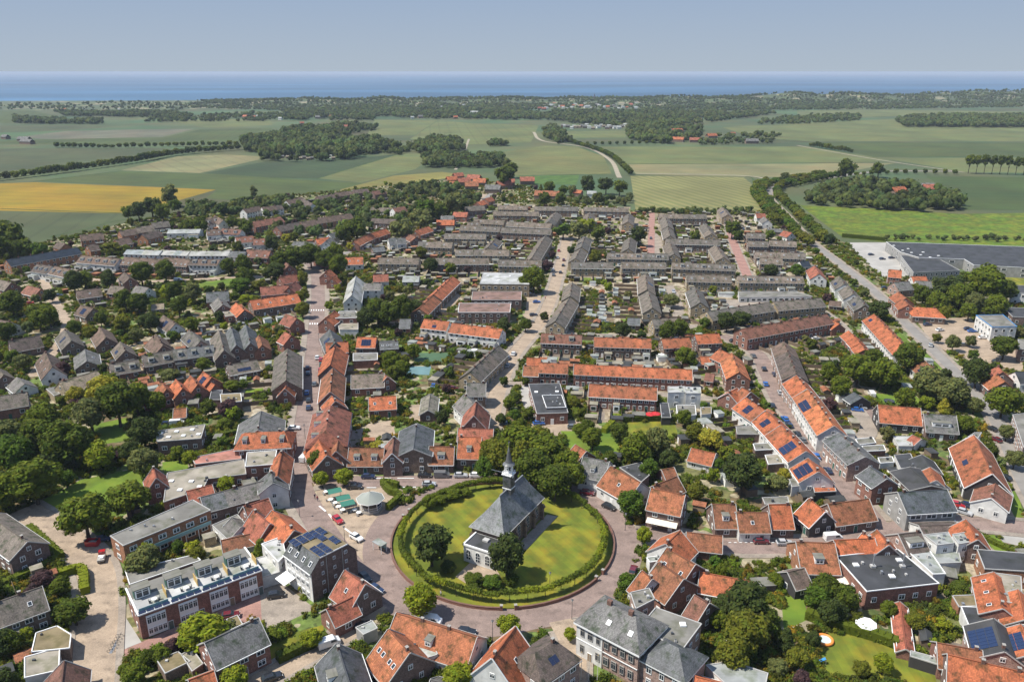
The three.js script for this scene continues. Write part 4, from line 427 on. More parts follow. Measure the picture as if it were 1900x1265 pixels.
// flat roofs: [corners at roof height, height, roof, wall, options]
[[[[66, 1175], [105, 1162], [131, 1178], [128, 1203], [58, 1210]], 3.4, 'fm', 'n', { label: 'mossy brown flat-roofed garages by the bottom left road', blind: 1 }], [[[45, 1220], [110, 1202], [108, 1244], [45, 1258]], 3.2, 'fb', 'w', { blind: 1, label: 'beige flat roof with white edge at the bottom left' }], [[[204, 995], [357, 928], [390, 947], [228, 1013]], 6.2, 'fg', 'o', { f: { per: 3.6, w: 2 }, label: 'grey flat-roofed apartment block with blue-green gallery' }], [[[393, 975], [440, 955], [465, 985], [420, 1000]], 3.5, 'fg', 'w', {}], [[[232, 1060], [325, 1038], [360, 1030], [372, 1040], [240, 1085]], 3.2, 'fg', 'd', { blind: 1 }],
  [[[485, 1010], [522, 996], [530, 1029], [516, 1043]], 6, 'fw', 'w', { label: 'white flat-roofed annex left of the solar-roofed white building' }], [[[462, 1040], [500, 1030], [518, 1062], [486, 1072]], 3.2, 'fw', 'w', { blind: 1 }],
  [[[355, 850], [445, 832], [447, 852], [362, 862]], 3.5, 'fp', 'b', { label: 'pink flat roof left of the main street', blind: 1 }], [[[310, 878], [452, 853], [456, 880], [385, 889], [376, 908], [303, 932]], 4.2, 'fb', 'b', { label: 'large L-shaped beige flat roof between park and main street', sk: 4 }], [[[458, 840], [513, 836], [508, 862], [455, 866]], 6, 'fb', 'b', {}], [[[290, 800], [380, 788], [372, 814], [291, 820]], 5, 'fb', 'd', { sk: 6, label: 'beige flat-roofed warehouse beside the park' }], [[[85, 722], [118, 715], [125, 725], [100, 735]], 3, 'fg', 'y', { blind: 1 }], [[[408, 732], [446, 730], [448, 745], [410, 748]], 4.4, 'fm', 'd', {}], [[[392, 725], [412, 724], [410, 742], [388, 742]], 3.4, 'fk', 'd', { blind: 1 }], [[[410, 572], [436, 568], [446, 584], [418, 588]], 3.4, 'fb', 'b', {}],
  [[[629, 578], [660, 577], [662, 590], [622, 591]], 6, 'fg', 'b', {}], [[[624, 598], [664, 597], [664, 612], [630, 612]], 3.4, 'fb', 'w', { blind: 1 }], [[[655, 656], [700, 655], [700, 668], [655, 670]], 3.6, 'fg', 'b', { blind: 1 }], [[[592, 808], [632, 808], [628, 822], [590, 822]], 6.8, 'fb', 'd', { blind: 1 }], [[[1150, 868], [1190, 858], [1205, 882], [1190, 895]], 4, 'fk', 'd', { blind: 1 }],
  [[[981, 713], [1039, 712], [1054, 766], [996, 768]], 4.4, 'fk', 'b', { sk: 3, label: 'black flat-roofed brick hall beside the middle street' }], [[[1006, 734], [1042, 733], [1050, 756], [1014, 757]], 5, 'fk', 'd', { blind: 1, name: 'roof_block' }],
  [[[877, 541], [968, 541], [967, 557], [875, 557]], 6, 'fr', 'd', { label: 'brown flat-roofed school wing, upper of two' }], [[[852, 563], [948, 563], [946, 580], [850, 580]], 6, 'fr', 'd', { label: 'brown flat-roofed school wing, lower of two' }], [[[897, 506], [975, 507], [982, 528], [890, 527]], 7.4, 'fw', 'y', { sk: 4, label: 'pale flat-roofed school building with roof panels' }],
  [[[1370, 541], [1478, 541], [1508, 550], [1372, 552]], 2.8, 'fg', 'w', { f: { per: 3, w: 2.4, h: 2 }, label: 'long row of garages with pale doors' }], [[[1645, 449], [1960, 460], [1960, 500], [1808, 492], [1790, 481], [1706, 478], [1672, 468]], 6.5, 'fk', 'g', { label: 'very large black flat-roofed supermarket hall', sk: 8, f: { per: 9, w: 3 } }], [[[1672, 474], [1735, 476], [1782, 502], [1696, 506]], 5.5, 'fk', 'g', { label: 'smaller black-roofed hall in front of the supermarket' }], [[[1812, 585], [1862, 584], [1888, 606], [1842, 607]], 7, 'fg', 'w', { trim: X.blue, label: 'school block with a bright blue roof edge' }], [[[1876, 530], [1960, 530], [1960, 548], [1880, 542]], 7, 'fk', 'w', {}], [[[1862, 570], [1960, 575], [1960, 592], [1880, 588]], 5, 'fk', 'd', {}], [[[1890, 630], [1960, 632], [1960, 650], [1892, 648]], 6, 'fg', 'd', {}], [[[1880, 770], [1925, 765], [1960, 800], [1900, 830]], 6, 'fg', 'p', { label: 'grey-roofed pink brick block at the right edge' }],
  [[[1552, 1033], [1667, 1020], [1743, 1083], [1609, 1098]], 5.2, 'fk', 'b', { sk: 3, label: 'large black flat-roofed workshop with tall vents' }], [[[1686, 1024], [1722, 1017], [1755, 1065], [1732, 1066]], 4.4, 'fl', 'w', { blind: 1 }], [[[1716, 993], [1760, 988], [1772, 1008], [1740, 1012]], 6, 'fl', 'w', {}], [[[1768, 992], [1795, 988], [1803, 1006], [1780, 1010]], 6, 'fl', 'w', {}], [[[1725, 1020], [1778, 1018], [1784, 1044], [1740, 1046]], 3.4, 'fl', 'w', { blind: 1 }], [[[1814, 1020], [1960, 1032], [1960, 1064], [1828, 1056]], 5, 'fk', 'o', { label: 'dark flat-roofed hall near the roundabout' }], [[[1848, 1064], [1895, 1070], [1898, 1122], [1858, 1116]], 6, 'fb', 'o', {}], [[[1784, 1126], [1830, 1128], [1850, 1168], [1800, 1165]], 3.6, 'fk', 'w', { blind: 1 }], [[[1768, 1106], [1830, 1104], [1838, 1124], [1780, 1126]], 3.4, 'fm', 'o', { blind: 1 }], [[[1690, 1208], [1742, 1222], [1742, 1234], [1690, 1218]], 2.8, 'fl', 'k', { blind: 1 }],
  [[[1310, 1235], [1358, 1228], [1425, 1250], [1420, 1275], [1345, 1268]], 3.4, 'fl', 'w', { blind: 1 }], [[[1240, 718], [1270, 717], [1272, 728], [1240, 729]], 6.4, 'fw', 'w', {}], [[[1271, 718], [1300, 719], [1301, 730], [1273, 730]], 6.4, 'fw', 'w', {}], [[[1225, 748], [1240, 748], [1245, 775], [1228, 775]], 3, 'fk', 'k', { blind: 1 }], [[[1255, 752], [1290, 752], [1292, 770], [1258, 772]], 3, 'fg', 'w', { blind: 1 }], [[[1300, 756], [1320, 756], [1320, 768], [1302, 770]], 3, 'fm', 'w', { blind: 1 }], [[[1366, 792], [1410, 790], [1418, 806], [1368, 806]], 3, 'fg', 'd', { blind: 1 }], [[[1398, 824], [1436, 822], [1440, 834], [1402, 836]], 3, 'fg', 'd', { blind: 1 }], [[[1420, 845], [1448, 843], [1454, 860], [1426, 862]], 3, 'fb', 'd', { blind: 1 }], [[[1465, 890], [1498, 886], [1500, 900], [1470, 904]], 3.2, 'fg', 'w', { blind: 1 }], [[[1415, 924], [1462, 922], [1464, 934], [1420, 936]], 2.8, 'fg', 'd', { blind: 1 }], [[[1510, 905], [1548, 900], [1552, 912], [1512, 914]], 2.8, 'o', 'k', { blind: 1 }], [[[1660, 845], [1690, 842], [1702, 868], [1672, 870]], 3, 'fk', 'w', { blind: 1 }], [[[1588, 815], [1620, 812], [1626, 822], [1594, 826]], 3, 'fg', 'b', { blind: 1 }], [[[1600, 828], [1640, 826], [1644, 836], [1604, 838]], 3, 'fg', 'b', { blind: 1 }], [[[1630, 850], [1656, 848], [1660, 858], [1634, 860]], 3, 'fg', 'w', { blind: 1 }], [[[1810, 803], [1822, 803], [1812, 818], [1786, 818]], 5.4, 'fg', 'w', {}], [[[1658, 810], [1690, 810], [1694, 828], [1668, 828]], 2.8, 'fw', 'w', { blind: 1 }], [[[1505, 738], [1530, 737], [1534, 744], [1508, 746]], 2.8, 'fb', 'g', { blind: 1 }], [[[1200, 1035], [1225, 1032], [1228, 1040], [1206, 1044]], 4, 'fl', 'w', { blind: 1 }],
  [[[760, 1196], [800, 1190], [812, 1215], [776, 1226]], 4.4, 'fw', 'w', {}], [[[660, 1165], [690, 1152], [700, 1166], [674, 1178]], 3, 'fl', 'g', { blind: 1 }], [[[290, 1225], [330, 1210], [352, 1228], [306, 1250]], 3, 'fm', 'n', { blind: 1 }], [[[336, 1215], [356, 1205], [376, 1232], [356, 1246]], 3, 'fb', 'n', { blind: 1 }], [[[420, 1150], [440, 1142], [450, 1160], [430, 1168]], 2.8, 'fm', 'n', { blind: 1 }], [[[1170, 1100], [1205, 1092], [1215, 1112], [1180, 1130]], 8, 'fg', 'p', {}],
].forEach(([p, h, r, w, o]) => flatb(p, h, r, w, o));
// ---------- the church ----------
{
  const ux = 0.485, uz = -0.875, mx = -6.4, mz = -178.5, g = G('church', mx + ux * 11, mz + uz * 11, Math.atan2(-uz, ux), 0.34), L = 22, W = 9.6, e = 6.3, r = 13.4, hl = 11, hw = W / 2;
  M('wall', new B().box(0, e / 2, 0, L, e, W).geo(), WALL.n, g);
  // steep roof with swept eaves: rings from eave to ridge
  const prof = [[0, 0.55], [0.14, 0.36], [0.34, 0.165], [0.62, 0.0], [1, -0.0]], ring = (t, fl) => { const s = 1 - t, a = hw * s + fl, x0 = -hl + 6.6 * t - fl, x1 = hl - 2.6 * t + fl, y = e + (r - e) * t; return [[x0, y, a], [x1, y, a], [x1, y, -a], [x0, y, -a]]; };
  const q = new B(); for (let i = 0; i < prof.length - 1; i++) { const A = ring(...prof[i]), C = ring(...prof[i + 1]); for (let k = 0; k < 4; k++) { const j = (k + 1) % 4; q.poly(A[k], A[j], C[j], C[k]); } } q.poly(...ring(0, 0.55).reverse());
  const rf = M('roof', q.geo(), ROOF.cu, g); const rd = M('ridge', unitBox(), X.metal, rf); rd.scale.set(L - 9.2, 0.18, 0.3); rd.position.set(2, r + 0.04, 0);
  const gu = M('gutter', new B().box(0, e - 0.1, hw + 0.6, L + 1, 0.16, 0.14).box(0, e - 0.1, -hw - 0.6, L + 1, 0.16, 0.14).box(-hl - 0.55, e - 0.1, 0, 0.14, 0.16, W + 1.2).geo(), X.pale, g);
  const arch = new THREE.ExtrudeGeometry((() => { const s = new THREE.Shape(); s.moveTo(-0.75, 0); s.lineTo(0.75, 0); s.lineTo(0.75, 2.2); s.absarc(0, 2.2, 0.75, 0, Math.PI); s.lineTo(-0.75, 0); return s; })(), { depth: 0.12, bevelEnabled: false });
  const archs = (parent, x, y, z, rot, m, k = 1) => { const a = M('arched_window', arch, m, parent); a.position.set(x, y, z); a.rotation.y = rot; a.scale.set(k, k, 1); const p = M('pane', arch, X.glass, a); p.scale.set(0.82, 0.9, 1); p.position.set(0, 0.12, 0.03); const b = M('glazing_bar', unitBox(), m, a); b.scale.set(0.07, 2.7, 0.1); b.position.set(0, 1.4, 0.12); for (const yy of [0.9, 1.7]) { const c = M('glazing_bar', unitBox(), m, a); c.scale.set(1.3, 0.07, 0.1); c.position.set(0, yy, 0.12); } };
  for (let i = 0; i < 4; i++) { const x = -hl + 3 + i * 5.2; archs(g, x, 1.6, hw - 0.03, 0, X.pale, 1.15); archs(g, x, 1.6, -hw + 0.03, Math.PI, X.pale, 1.15); }
  for (let i = 0; i < 5; i++) for (const s of [-1, 1]) { const b = M('buttress', new B().slab(0.6, [-0.35, 4.6, s * (hw + 0.2)], [0.35, 4.6, s * (hw + 0.2)], [0.35, 3.6, s * (hw + 0.9)], [-0.35, 3.6, s * (hw + 0.9)]).box(0, 1.8, s * (hw + 0.45), 0.7, 3.6, 0.9).geo(), WALL.n, g); b.position.x = -hl + 0.5 + i * 5.2; }
  // turret
  const tx = 0.4, tw = G('turret', tx, 0); tw.rotation.y = 0; g.add(tw);
  M('turret_shaft', new B().box(0, 14.8, 0, 2.4, 5.8, 2.4).geo(), ROOF.s, tw); M('shaft_band', new B().box(0, 13.7, 0, 2.6, 0.25, 2.6).geo(), X.white, tw); M('louvre', new B().box(1.22, 16.1, 0, 0.06, 0.8, 0.9).box(-1.22, 16.1, 0, 0.06, 0.8, 0.9).box(0, 16.1, 1.22, 0.9, 0.8, 0.06).box(0, 16.1, -1.22, 0.9, 0.8, 0.06).geo(), X.dmetal, tw);
  M('gallery', new B().box(0, 17.75, 0, 2.9, 0.25, 2.9).box(0, 18.4, 1.3, 2.6, 0.12, 0.1).box(0, 18.4, -1.3, 2.6, 0.12, 0.1).box(1.3, 18.4, 0, 0.1, 0.12, 2.6).box(-1.3, 18.4, 0, 0.1, 0.12, 2.6).geo(), X.white, tw);
  const posts = new B(); for (let k = 0; k < 8; k++) { const a = (k + 0.5) / 8 * 6.2832; posts.tube([Math.cos(a) * 1.05, 17.85, Math.sin(a) * 1.05], [Math.cos(a) * 1.05, 20.6, Math.sin(a) * 1.05], 0.13, 0.13, 6); } M('lantern_posts', posts.geo(), X.white, tw); M('bell', new B().tube([0, 18.7, 0], [0, 19.6, 0], 0.5, 0.28, 10).geo(), X.dmetal, tw); M('clock_face', new B().tube([0, 17.1, 1.15], [0, 17.1, 1.27], 0.42, 0.42, 16).geo(), X.white, tw);
  const sp = new THREE.LatheGeometry([[1.75, 20.5], [1.5, 20.75], [0.95, 21.2], [0.72, 22.3], [0.42, 23.9], [0.1, 25.6], [0, 25.7]].map(([a, b]) => new THREE.Vector2(a, b)), 8); M('spire', sp, ROOF.cu, tw); M('weathervane', new B().tube([0, 25.5, 0], [0, 27.3, 0], 0.05, 0.03, 5).box(0.25, 26.8, 0, 0.8, 0.35, 0.04).geo(), X.metal, tw); M('flagpole', new B().tube([-1.2, 18.3, -0.6], [-4.6, 20.4, -2.6], 0.06, 0.04, 6).geo(), X.white, tw);
  // white annex at the near end
  const an = G('annex', -hl - 3.2, 0.9); g.add(an);
  M('annex_wall', new B().box(0, 2.4, 0, 6.4, 4.8, 8.6).geo(), WALL.w, an); M('annex_roof', new B().box(0, 4.82, 0, 5.9, 0.1, 8.1).geo(), ROOF.fk, an); M('annex_cornice', new B().box(-3.2, 4.9, 0, 0.4, 0.45, 9).box(0, 4.9, 4.3, 6.8, 0.45, 0.4).box(0, 4.9, -4.3, 6.8, 0.45, 0.4).geo(), X.white, an); M('roof_light', new B().box(1, 5.1, 0, 1.4, 0.5, 1.6).geo(), X.pale, an);
  for (const z of [-2.8, 0, 2.8]) archs(an, -3.17, 0.9, z, -Math.PI / 2, X.white, 1); for (const x of [-1.5, 1.5]) archs(an, x, 0.9, -4.27, Math.PI, X.white, 1);
  reg(g, 'brick church with steep slate roof, white-lanterned spire and white annex on round lawn', 'church');
}
// ---------- the white building with solar panels ----------
function framed(name, pA, pB, h) { const a = gp(...pA, h), b = gp(...pB, h), g = G(name, (a[0] + b[0]) / 2, (a[1] + b[1]) / 2, Math.atan2(-(b[1] - a[1]), b[0] - a[0]), 0.1); g.userData.L = Math.hypot(b[0] - a[0], b[1] - a[1]); return g; }
{
  const g = framed('solar_roofed_building', [528, 1029], [577, 1065], 8), L = g.userData.L, W = 13, e = 8, r = 11.2; g.userData = {};
  // local x along the white wall, +z outwards (towards the car park), body at -z
  const s0 = 2.6, y1 = r; const q = new B().box(0, e / 2, -W / 2, L, e, W);
  for (const x of [-L / 2, L / 2]) { const v = [[x, e, 0], [x, e, -W], [x, y1 - 0.1, -W + s0], [x, y1 - 0.1, -s0]]; q.poly(...(x > 0 ? v : v.reverse())); } const hb = M('wall', q.geo(), WALL.d, g);
  M('white_front', new B().box(0, e / 2, 0.06, L + 0.1, e, 0.12).geo(), WALL.w, g);
  const k = new B(), X0 = L / 2 + 0.2; k.slab(0.18, [-X0, e - 0.1, 0.4], [X0, e - 0.1, 0.4], [X0, y1, -s0], [-X0, y1, -s0]); k.slab(0.18, [X0, e - 0.1, -W - 0.4], [-X0, e - 0.1, -W - 0.4], [-X0, y1, -W + s0], [X0, y1, -W + s0]); M('slate_slope', k.geo(), ROOF.s, g); M('flat_top', new B().box(0, y1 - 0.02, -W / 2, L + 0.3, 0.16, W - 2 * s0 + 0.1).geo(), ROOF.fm, g); M('roof_edge', new B().box(L / 2 + 0.25, y1, -W / 2, 0.12, 0.3, W - 2 * s0).box(0, e - 0.15, 0.5, L + 0.4, 0.2, 0.2).geo(), X.white, g);
  for (let i = 0; i < 4; i++) { const t = 0.45, m = M('skylight', unitBox(), X.white, g); m.scale.set(0.9, 0.12, 1.3); m.position.set(-L / 2 + (i + 0.5) * L / 4, e + (y1 - e) * t + 0.1, 0.4 - (s0 + 0.4) * t + 0.1); m.rotation.x = Math.atan2(y1 - e, s0 + 0.4); const p = M('pane', unitBox(), X.glass, m); p.scale.set(0.75, 0.6, 0.8); p.position.y = 0.3; }
  for (const [bx, bz, nx, nz] of [[-L * 0.3, -W * 0.36, 3, 3], [-L * 0.28, -W * 0.62, 3, 2], [L * 0.26, -W * 0.34, 4, 2], [L * 0.22, -W * 0.62, 3, 1], [L * 0.02, -W * 0.5, 2, 1]]) for (let i = 0; i < nx; i++) for (let j = 0; j < nz; j++) { const m = M('solar_panel', unitBox(), (i + j) % 2 ? X.pv : X.pvl, g); m.scale.set(1.0, 0.05, 1.6); m.position.set(bx + (i - 1) * 1.2, y1 + 0.35, bz + (j - 0.5) * 1.95); m.rotation.x = 0.12; const fr = M('panel_frame', unitBox(), X.metal, m); fr.scale.set(1.08, 0.7, 1.05); fr.position.y = -0.3; }
  facade(g, -L / 2 + 0.8, 0.14, L / 2 - 0.8, 0.14, 0, e, true, { cols: 5, w: 1.3, h: 1.5, doors: 5 }); facade(g, L / 2, -1.5, L / 2, -W + 1.5, 0, e + 2.4, true, { cols: 3, w: 0.8, h: 0.9 });
  M('awning', new B().slab(0.08, [-L / 2 + 0.2, 2.9, 3.4], [-L / 2 + 4.4, 2.9, 3.4], [-L / 2 + 4.4, 3.5, 0.2], [-L / 2 + 0.2, 3.5, 0.2]).geo(), X.white, g); M('drainpipe', new B().tube([L / 2 + 0.1, 0, -W * 0.33], [L / 2 + 0.1, e + 2.6, -W * 0.33], 0.08, 0.08, 6).tube([L / 2 + 0.1, 0, -W * 0.68], [L / 2 + 0.1, e + 2.6, -W * 0.68], 0.08, 0.08, 6).geo(), X.pale, g);
  fillPoly(rect(g.position.x + Math.sin(g.rotation.y) * -W / 2, g.position.z + Math.cos(g.rotation.y) * -W / 2, g.rotation.y, L + 2, W + 2), 1);
  reg(g, 'white-fronted building with slate mansard and solar panels on its flat top', 'building');
}
// ---------- apartments with roof terraces ----------
{
  const g = framed('terrace_apartments', [256, 1143], [485, 1059], 6.4), L = g.userData.L, W = 12, h = 6.4, n = 4, u = L / n; g.userData = {};
  M('wall', new B().box(0, h / 2, -W / 2, L, h, W).geo(), WALL.b, g); M('terrace_floor', new B().box(0, h + 0.05, -3.6, L - 0.4, 0.1, 6.4).geo(), ROOF.fw, g); M('cornice', new B().box(0, h + 0.1, 0.05, L + 0.3, 0.3, 0.5).box(-L / 2, h + 0.1, -W / 2, 0.4, 0.3, W).box(L / 2, h + 0.1, -W / 2, 0.4, 0.3, W).geo(), X.white, g); M('rear_roof', new B().box(0, h + 0.06, -9.3, L - 0.4, 0.12, 5).geo(), ROOF.fg, g);
  for (let i = 0; i < n; i++) {
    const x = -L / 2 + (i + 0.5) * u; const p = M('roof_house', unitBox(), X.dgreen, g); p.scale.set(u * 0.5, 2.4, 2.2); p.position.set(x - u * 0.15, h + 1.3, -7.2); const pr = M('roof_house_roof', unitBox(), ROOF.fg, p); pr.scale.set(1.1, 0.08, 1.3); pr.position.y = 0.54; const gl = M('glazed_front', winFrame, X.white, p); gl.scale.set(0.9, 0.86, 0.1); gl.position.z = 0.52; const pa = M('pane', unitBox(), X.glass, gl); pa.scale.set(0.86, 0.86, 0.3);
    const dv = M('divider_screen', unitBox(), X.yellow, g); dv.scale.set(0.15, 1.7, 3.4); dv.position.set(x + u * 0.47, h + 0.95, -4.4); const ba = M('glass_balustrade', unitBox(), X.teal, g); ba.scale.set(u * 0.9, 0.9, 0.06); ba.position.set(x, h + 0.65, -0.75);
    for (let k = 0; k < 4; k++) { const pv = M('solar_panel', unitBox(), X.pv, g); pv.scale.set(1.5, 0.06, 0.75); pv.position.set(x - 2.6 + k * 1.7, h + 0.42, -0.2); pv.rotation.x = 0.3; }
    const ta = M('garden_table', new B().tube([0, 0, 0], [0, 0.7, 0], 0.06, 0.06, 6).tube([0, 0.7, 0], [0, 0.76, 0], 0.6, 0.6, 12).geo(), X.white, g); ta.position.set(x + u * 0.1, h + 0.1, -3); for (const s of [-1, 1]) { const ch = M('garden_chair', new B().box(0, 0.45, 0, 0.5, 0.08, 0.5).box(s * 0.22, 0.75, 0, 0.06, 0.6, 0.5).box(0, 0.2, 0, 0.4, 0.4, 0.4).geo(), X.dmetal, g); ch.position.set(x + u * 0.1 + s * 1, h + 0.1, -3); }
    const bay = M('bay_panel', unitBox(), X.white, g); bay.scale.set(u * 0.6, 5.4, 0.1); bay.position.set(x, 2.9, 0.06); for (let s = 0; s < 2; s++) for (let k = 0; k < 4; k++) win(g, x + (k - 1.5) * u * 0.145, 1.55 + s * 2.8, 0.14, 0, u * 0.13, s ? 1.9 : 1.5, true); door(g, x + u * 0.4, 0.05, 0, true);
  }
  facade(g, -L / 2, -W + 1, -L / 2, -1, 0, h, true, { cols: 2, w: 1 });
  fillPoly(rect(g.position.x - Math.sin(g.rotation.y) * W / 2, g.position.z - Math.cos(g.rotation.y) * W / 2, g.rotation.y, L + 2, W + 2), 1);
  reg(g, 'brick apartment row with white roof terraces and yellow dividers', 'apartments');
}
// ---------- the mansion ----------
{
  const g = framed('mansion', [1071, 1154], [1185, 1213], 8.4), L = g.userData.L, W = 11, e = 8.4, r = 12; g.userData = {};
  M('wall', new B().box(0, e / 2, -W / 2, L, e, W).geo(), WALL.p, g); M('white_bay', new B().box(-L * 0.28, e / 2, 0.08, L * 0.42, e, 0.16).box(-L / 2 - 0.05, e / 2, -W / 2, 0.1, e, W).geo(), WALL.w, g);
  const k = new B(), hp = 4.2, o = 0.6; k.slab(0.15, [-L / 2 - o, e, o], [L / 2 + o, e, o], [L / 2 - hp, r, -W / 2], [-L / 2 + hp, r, -W / 2]); k.slab(0.15, [L / 2 + o, e, -W - o], [-L / 2 - o, e, -W - o], [-L / 2 + hp, r, -W / 2], [L / 2 - hp, r, -W / 2]); k.slab(0.15, [L / 2 + o, e, o], [L / 2 + o, e, -W - o], [L / 2 - hp, r, -W / 2]); k.slab(0.15, [-L / 2 - o, e, -W - o], [-L / 2 - o, e, o], [-L / 2 + hp, r, -W / 2]); const rf = M('roof', k.geo(), ROOF.g, g); M('cornice', new B().box(0, e - 0.2, 0.4, L + 1, 0.4, 0.5).box(L / 2 + 0.3, e - 0.2, -W / 2, 0.5, 0.4, W).box(-L / 2 - 0.3, e - 0.2, -W / 2, 0.5, 0.4, W).geo(), X.white, g);
  facade(g, -L / 2 + 0.6, 0.18, L / 2 - 0.6, 0.18, 0, e, true, { cols: 7, st: 2, w: 1.15, h: 2.1, doors: 7, frame: X.stone }); facade(g, -L / 2 - 0.1, -W + 1, -L / 2 - 0.1, -1, 0, e, true, { cols: 3, st: 2, w: 1.2, h: 2.2 }); facade(g, L / 2, -1, L / 2, -W + 1, 0, e, true, { cols: 3, st: 2, w: 1.2, h: 2.2 });
  M('string_course', new B().box(0, 4.4, 0.2, L, 0.2, 0.12).geo(), X.white, g); for (const x of [-L * 0.2, L * 0.15]) { const c = M('chimney', unitBox(), X.brickc, g); c.scale.set(1, 1.8, 0.8); c.position.set(x, r, -W / 2); const s = M('skylight', unitBox(), X.white, g); s.scale.set(1, 0.15, 1.2); s.position.set(x + 2, e + 1.75, -2.2); s.rotation.x = 0.55; }
  M('drainpipe', new B().tube([-L * 0.06, 0, 0.25], [-L * 0.06, e, 0.25], 0.08, 0.08, 6).geo(), X.pale, g);
  // lower wing to the right with its own hipped roof
  const wg = G('wing', L / 2 + 5, -5.5, 0.0); g.add(wg); M('wing_wall', new B().box(0, 3.2, 0, 10, 6.4, 9).geo(), WALL.p, wg); const w2 = new B(); w2.slab(0.15, [-5.5, 6.4, 5], [5.5, 6.4, 5], [1, 9.4, 0], [-1, 9.4, 0]); w2.slab(0.15, [5.5, 6.4, -5], [-5.5, 6.4, -5], [-1, 9.4, 0], [1, 9.4, 0]); w2.slab(0.15, [5.5, 6.4, 5], [5.5, 6.4, -5], [1, 9.4, 0]); w2.slab(0.15, [-5.5, 6.4, -5], [-5.5, 6.4, 5], [-1, 9.4, 0]); M('wing_roof', w2.geo(), ROOF.s, wg); M('wing_cornice', new B().box(0, 6.25, 4.8, 11, 0.3, 0.4).box(5.3, 6.25, 0, 0.4, 0.3, 10).geo(), X.white, wg); facade(wg, -4.4, 4.5, 4.4, 4.5, 0, 6.2, true, { cols: 3, w: 1.2, h: 2 });
  fillPoly(rect(g.position.x - Math.sin(g.rotation.y) * 5, g.position.z - Math.cos(g.rotation.y) * 5, g.rotation.y, L + 14, W + 3), 1);
  reg(g, 'large pink brick and white mansion with grey hipped roofs beside the ring road', 'mansion');
}
flatb([[1190, 1160], [1217, 1128], [1302, 1158], [1262, 1212]], 7.6, 'fg', 'p', { label: 'grey flat-roofed rear block behind the mansion', sk: 2 });

// ---------- plants ----------
function leafCards(q, c, r, n, size, jit, squash = 1) {
  for (let i = 0; i < n; i++) {
    const z = rr(-0.75, 1), f = rr(0, 6.2832), s = Math.sqrt(1 - z * z), d = [s * Math.cos(f), z, s * Math.sin(f)], k = rr(0.82, 1.1), p = [c[0] + d[0] * r * k, c[1] + d[1] * r * k * squash, c[2] + d[2] * r * k];
    const nn = norm([d[0] + rr(-jit, jit), d[1] + rr(-jit, jit) + 0.25, d[2] + rr(-jit, jit)]), t = norm(cross(nn, [rr(-1, 1), rr(-1, 1), rr(-1, 1)])), b = cross(nn, t), a = size * rr(0.6, 1.35), e = size * rr(0.5, 1.0), v = rr(0.62, 1.38), hue = rr(-0.14, 0.14);
    q.col = [v * (1 + hue), v, v * (1 - hue)];
    q.poly([0, 1, 2].map((m) => p[m] - t[m] * a - b[m] * e * 0.3), [0, 1, 2].map((m) => p[m] - b[m] * e), [0, 1, 2].map((m) => p[m] + t[m] * a), [0, 1, 2].map((m) => p[m] + b[m] * e));
  }
}
function core(q, c, r, squash, det = 1) { const g = new THREE.IcosahedronGeometry(1, det), p = g.attributes.position; q.col = [0.9, 0.9, 0.9]; const P = (i) => { const x = p.getX(i), y = p.getY(i), z = p.getZ(i), k = r * (0.86 + 0.16 * Math.sin(x * 5.1 + c[0] * 9) * Math.cos(z * 4.7 + y * 3.9 + c[2] * 7)); return [c[0] + x * k, c[1] + y * k * squash, c[2] + z * k]; }; for (let i = 0; i < p.count; i += 3) q.poly(P(i), P(i + 1), P(i + 2)); }
function crown(kind, lobes, cards, size) { // unit crown: radius 1, from y 0 to about 2
  const q = new B();
  if (kind === 'cone') { for (let i = 0; i < lobes; i++) { const t = i / lobes, f = i * 2.4, rad = (1 - t) * 0.62, c = [Math.cos(f) * rad * 0.6, 0.15 + t * 2.1, Math.sin(f) * rad * 0.6]; core(q, c, 0.2 + 0.38 * (1 - t), 0.9); leafCards(q, c, 0.24 + 0.4 * (1 - t), cards, size, 0.6, 0.9); } return q.geo(); }
  for (let i = 0; i < lobes; i++) {
    const t = (i + 0.5) / lobes, y = 1 - 2 * t, f = i * 2.39996 + rr(-0.4, 0.4), s = Math.sqrt(1 - y * y), top = i < lobes * 0.9, rad = rr(0.5, 0.66), lr = rr(0.3, 0.44), c = [Math.cos(f) * s * rad, 0.98 + y * (kind === 'tall' ? 0.85 : 0.58) + rr(-0.06, 0.06), Math.sin(f) * s * rad];
    core(q, c, lr * 0.9, 0.88); leafCards(q, c, lr * 1.02, cards, size, 0.75, 0.88);
  }
  core(q, [0, 0.98, 0], 0.55, 0.85); return q.geo();
}
seed = 777;
const CROWN = { round: [0, 1, 2, 3].map(() => crown('round', 16, 120, 0.085)), tall: [0, 1].map(() => crown('tall', 16, 100, 0.085)), cone: [crown('cone', 12, 90, 0.085)] };
const CROWN_MID = { round: [0, 1, 2].map(() => crown('round', 10, 38, 0.13)), tall: [crown('tall', 10, 38, 0.13)], cone: [crown('cone', 8, 30, 0.14)] };
const CROWN_FAR = (() => { const q = new B(); for (const c of [[0, 0.9, 0], [0.4, 0.8, 0.25], [-0.35, 0.95, 0.2], [0.05, 1.2, -0.3]]) { core(q, c, 0.62, 1, 0); leafCards(q, c, 0.62, 9, 0.2, 0.7); } return q.geo(); })();
const BUSH = [0, 1].map(() => { const q = new B(); for (let i = 0; i < 4; i++) { const c = [rr(-0.5, 0.5), rr(0.3, 0.65), rr(-0.5, 0.5)], r = rr(0.4, 0.6); core(q, c, r * 0.9, 0.9, 0); leafCards(q, c, r, 26, 0.15, 0.8); } return q.geo(); });
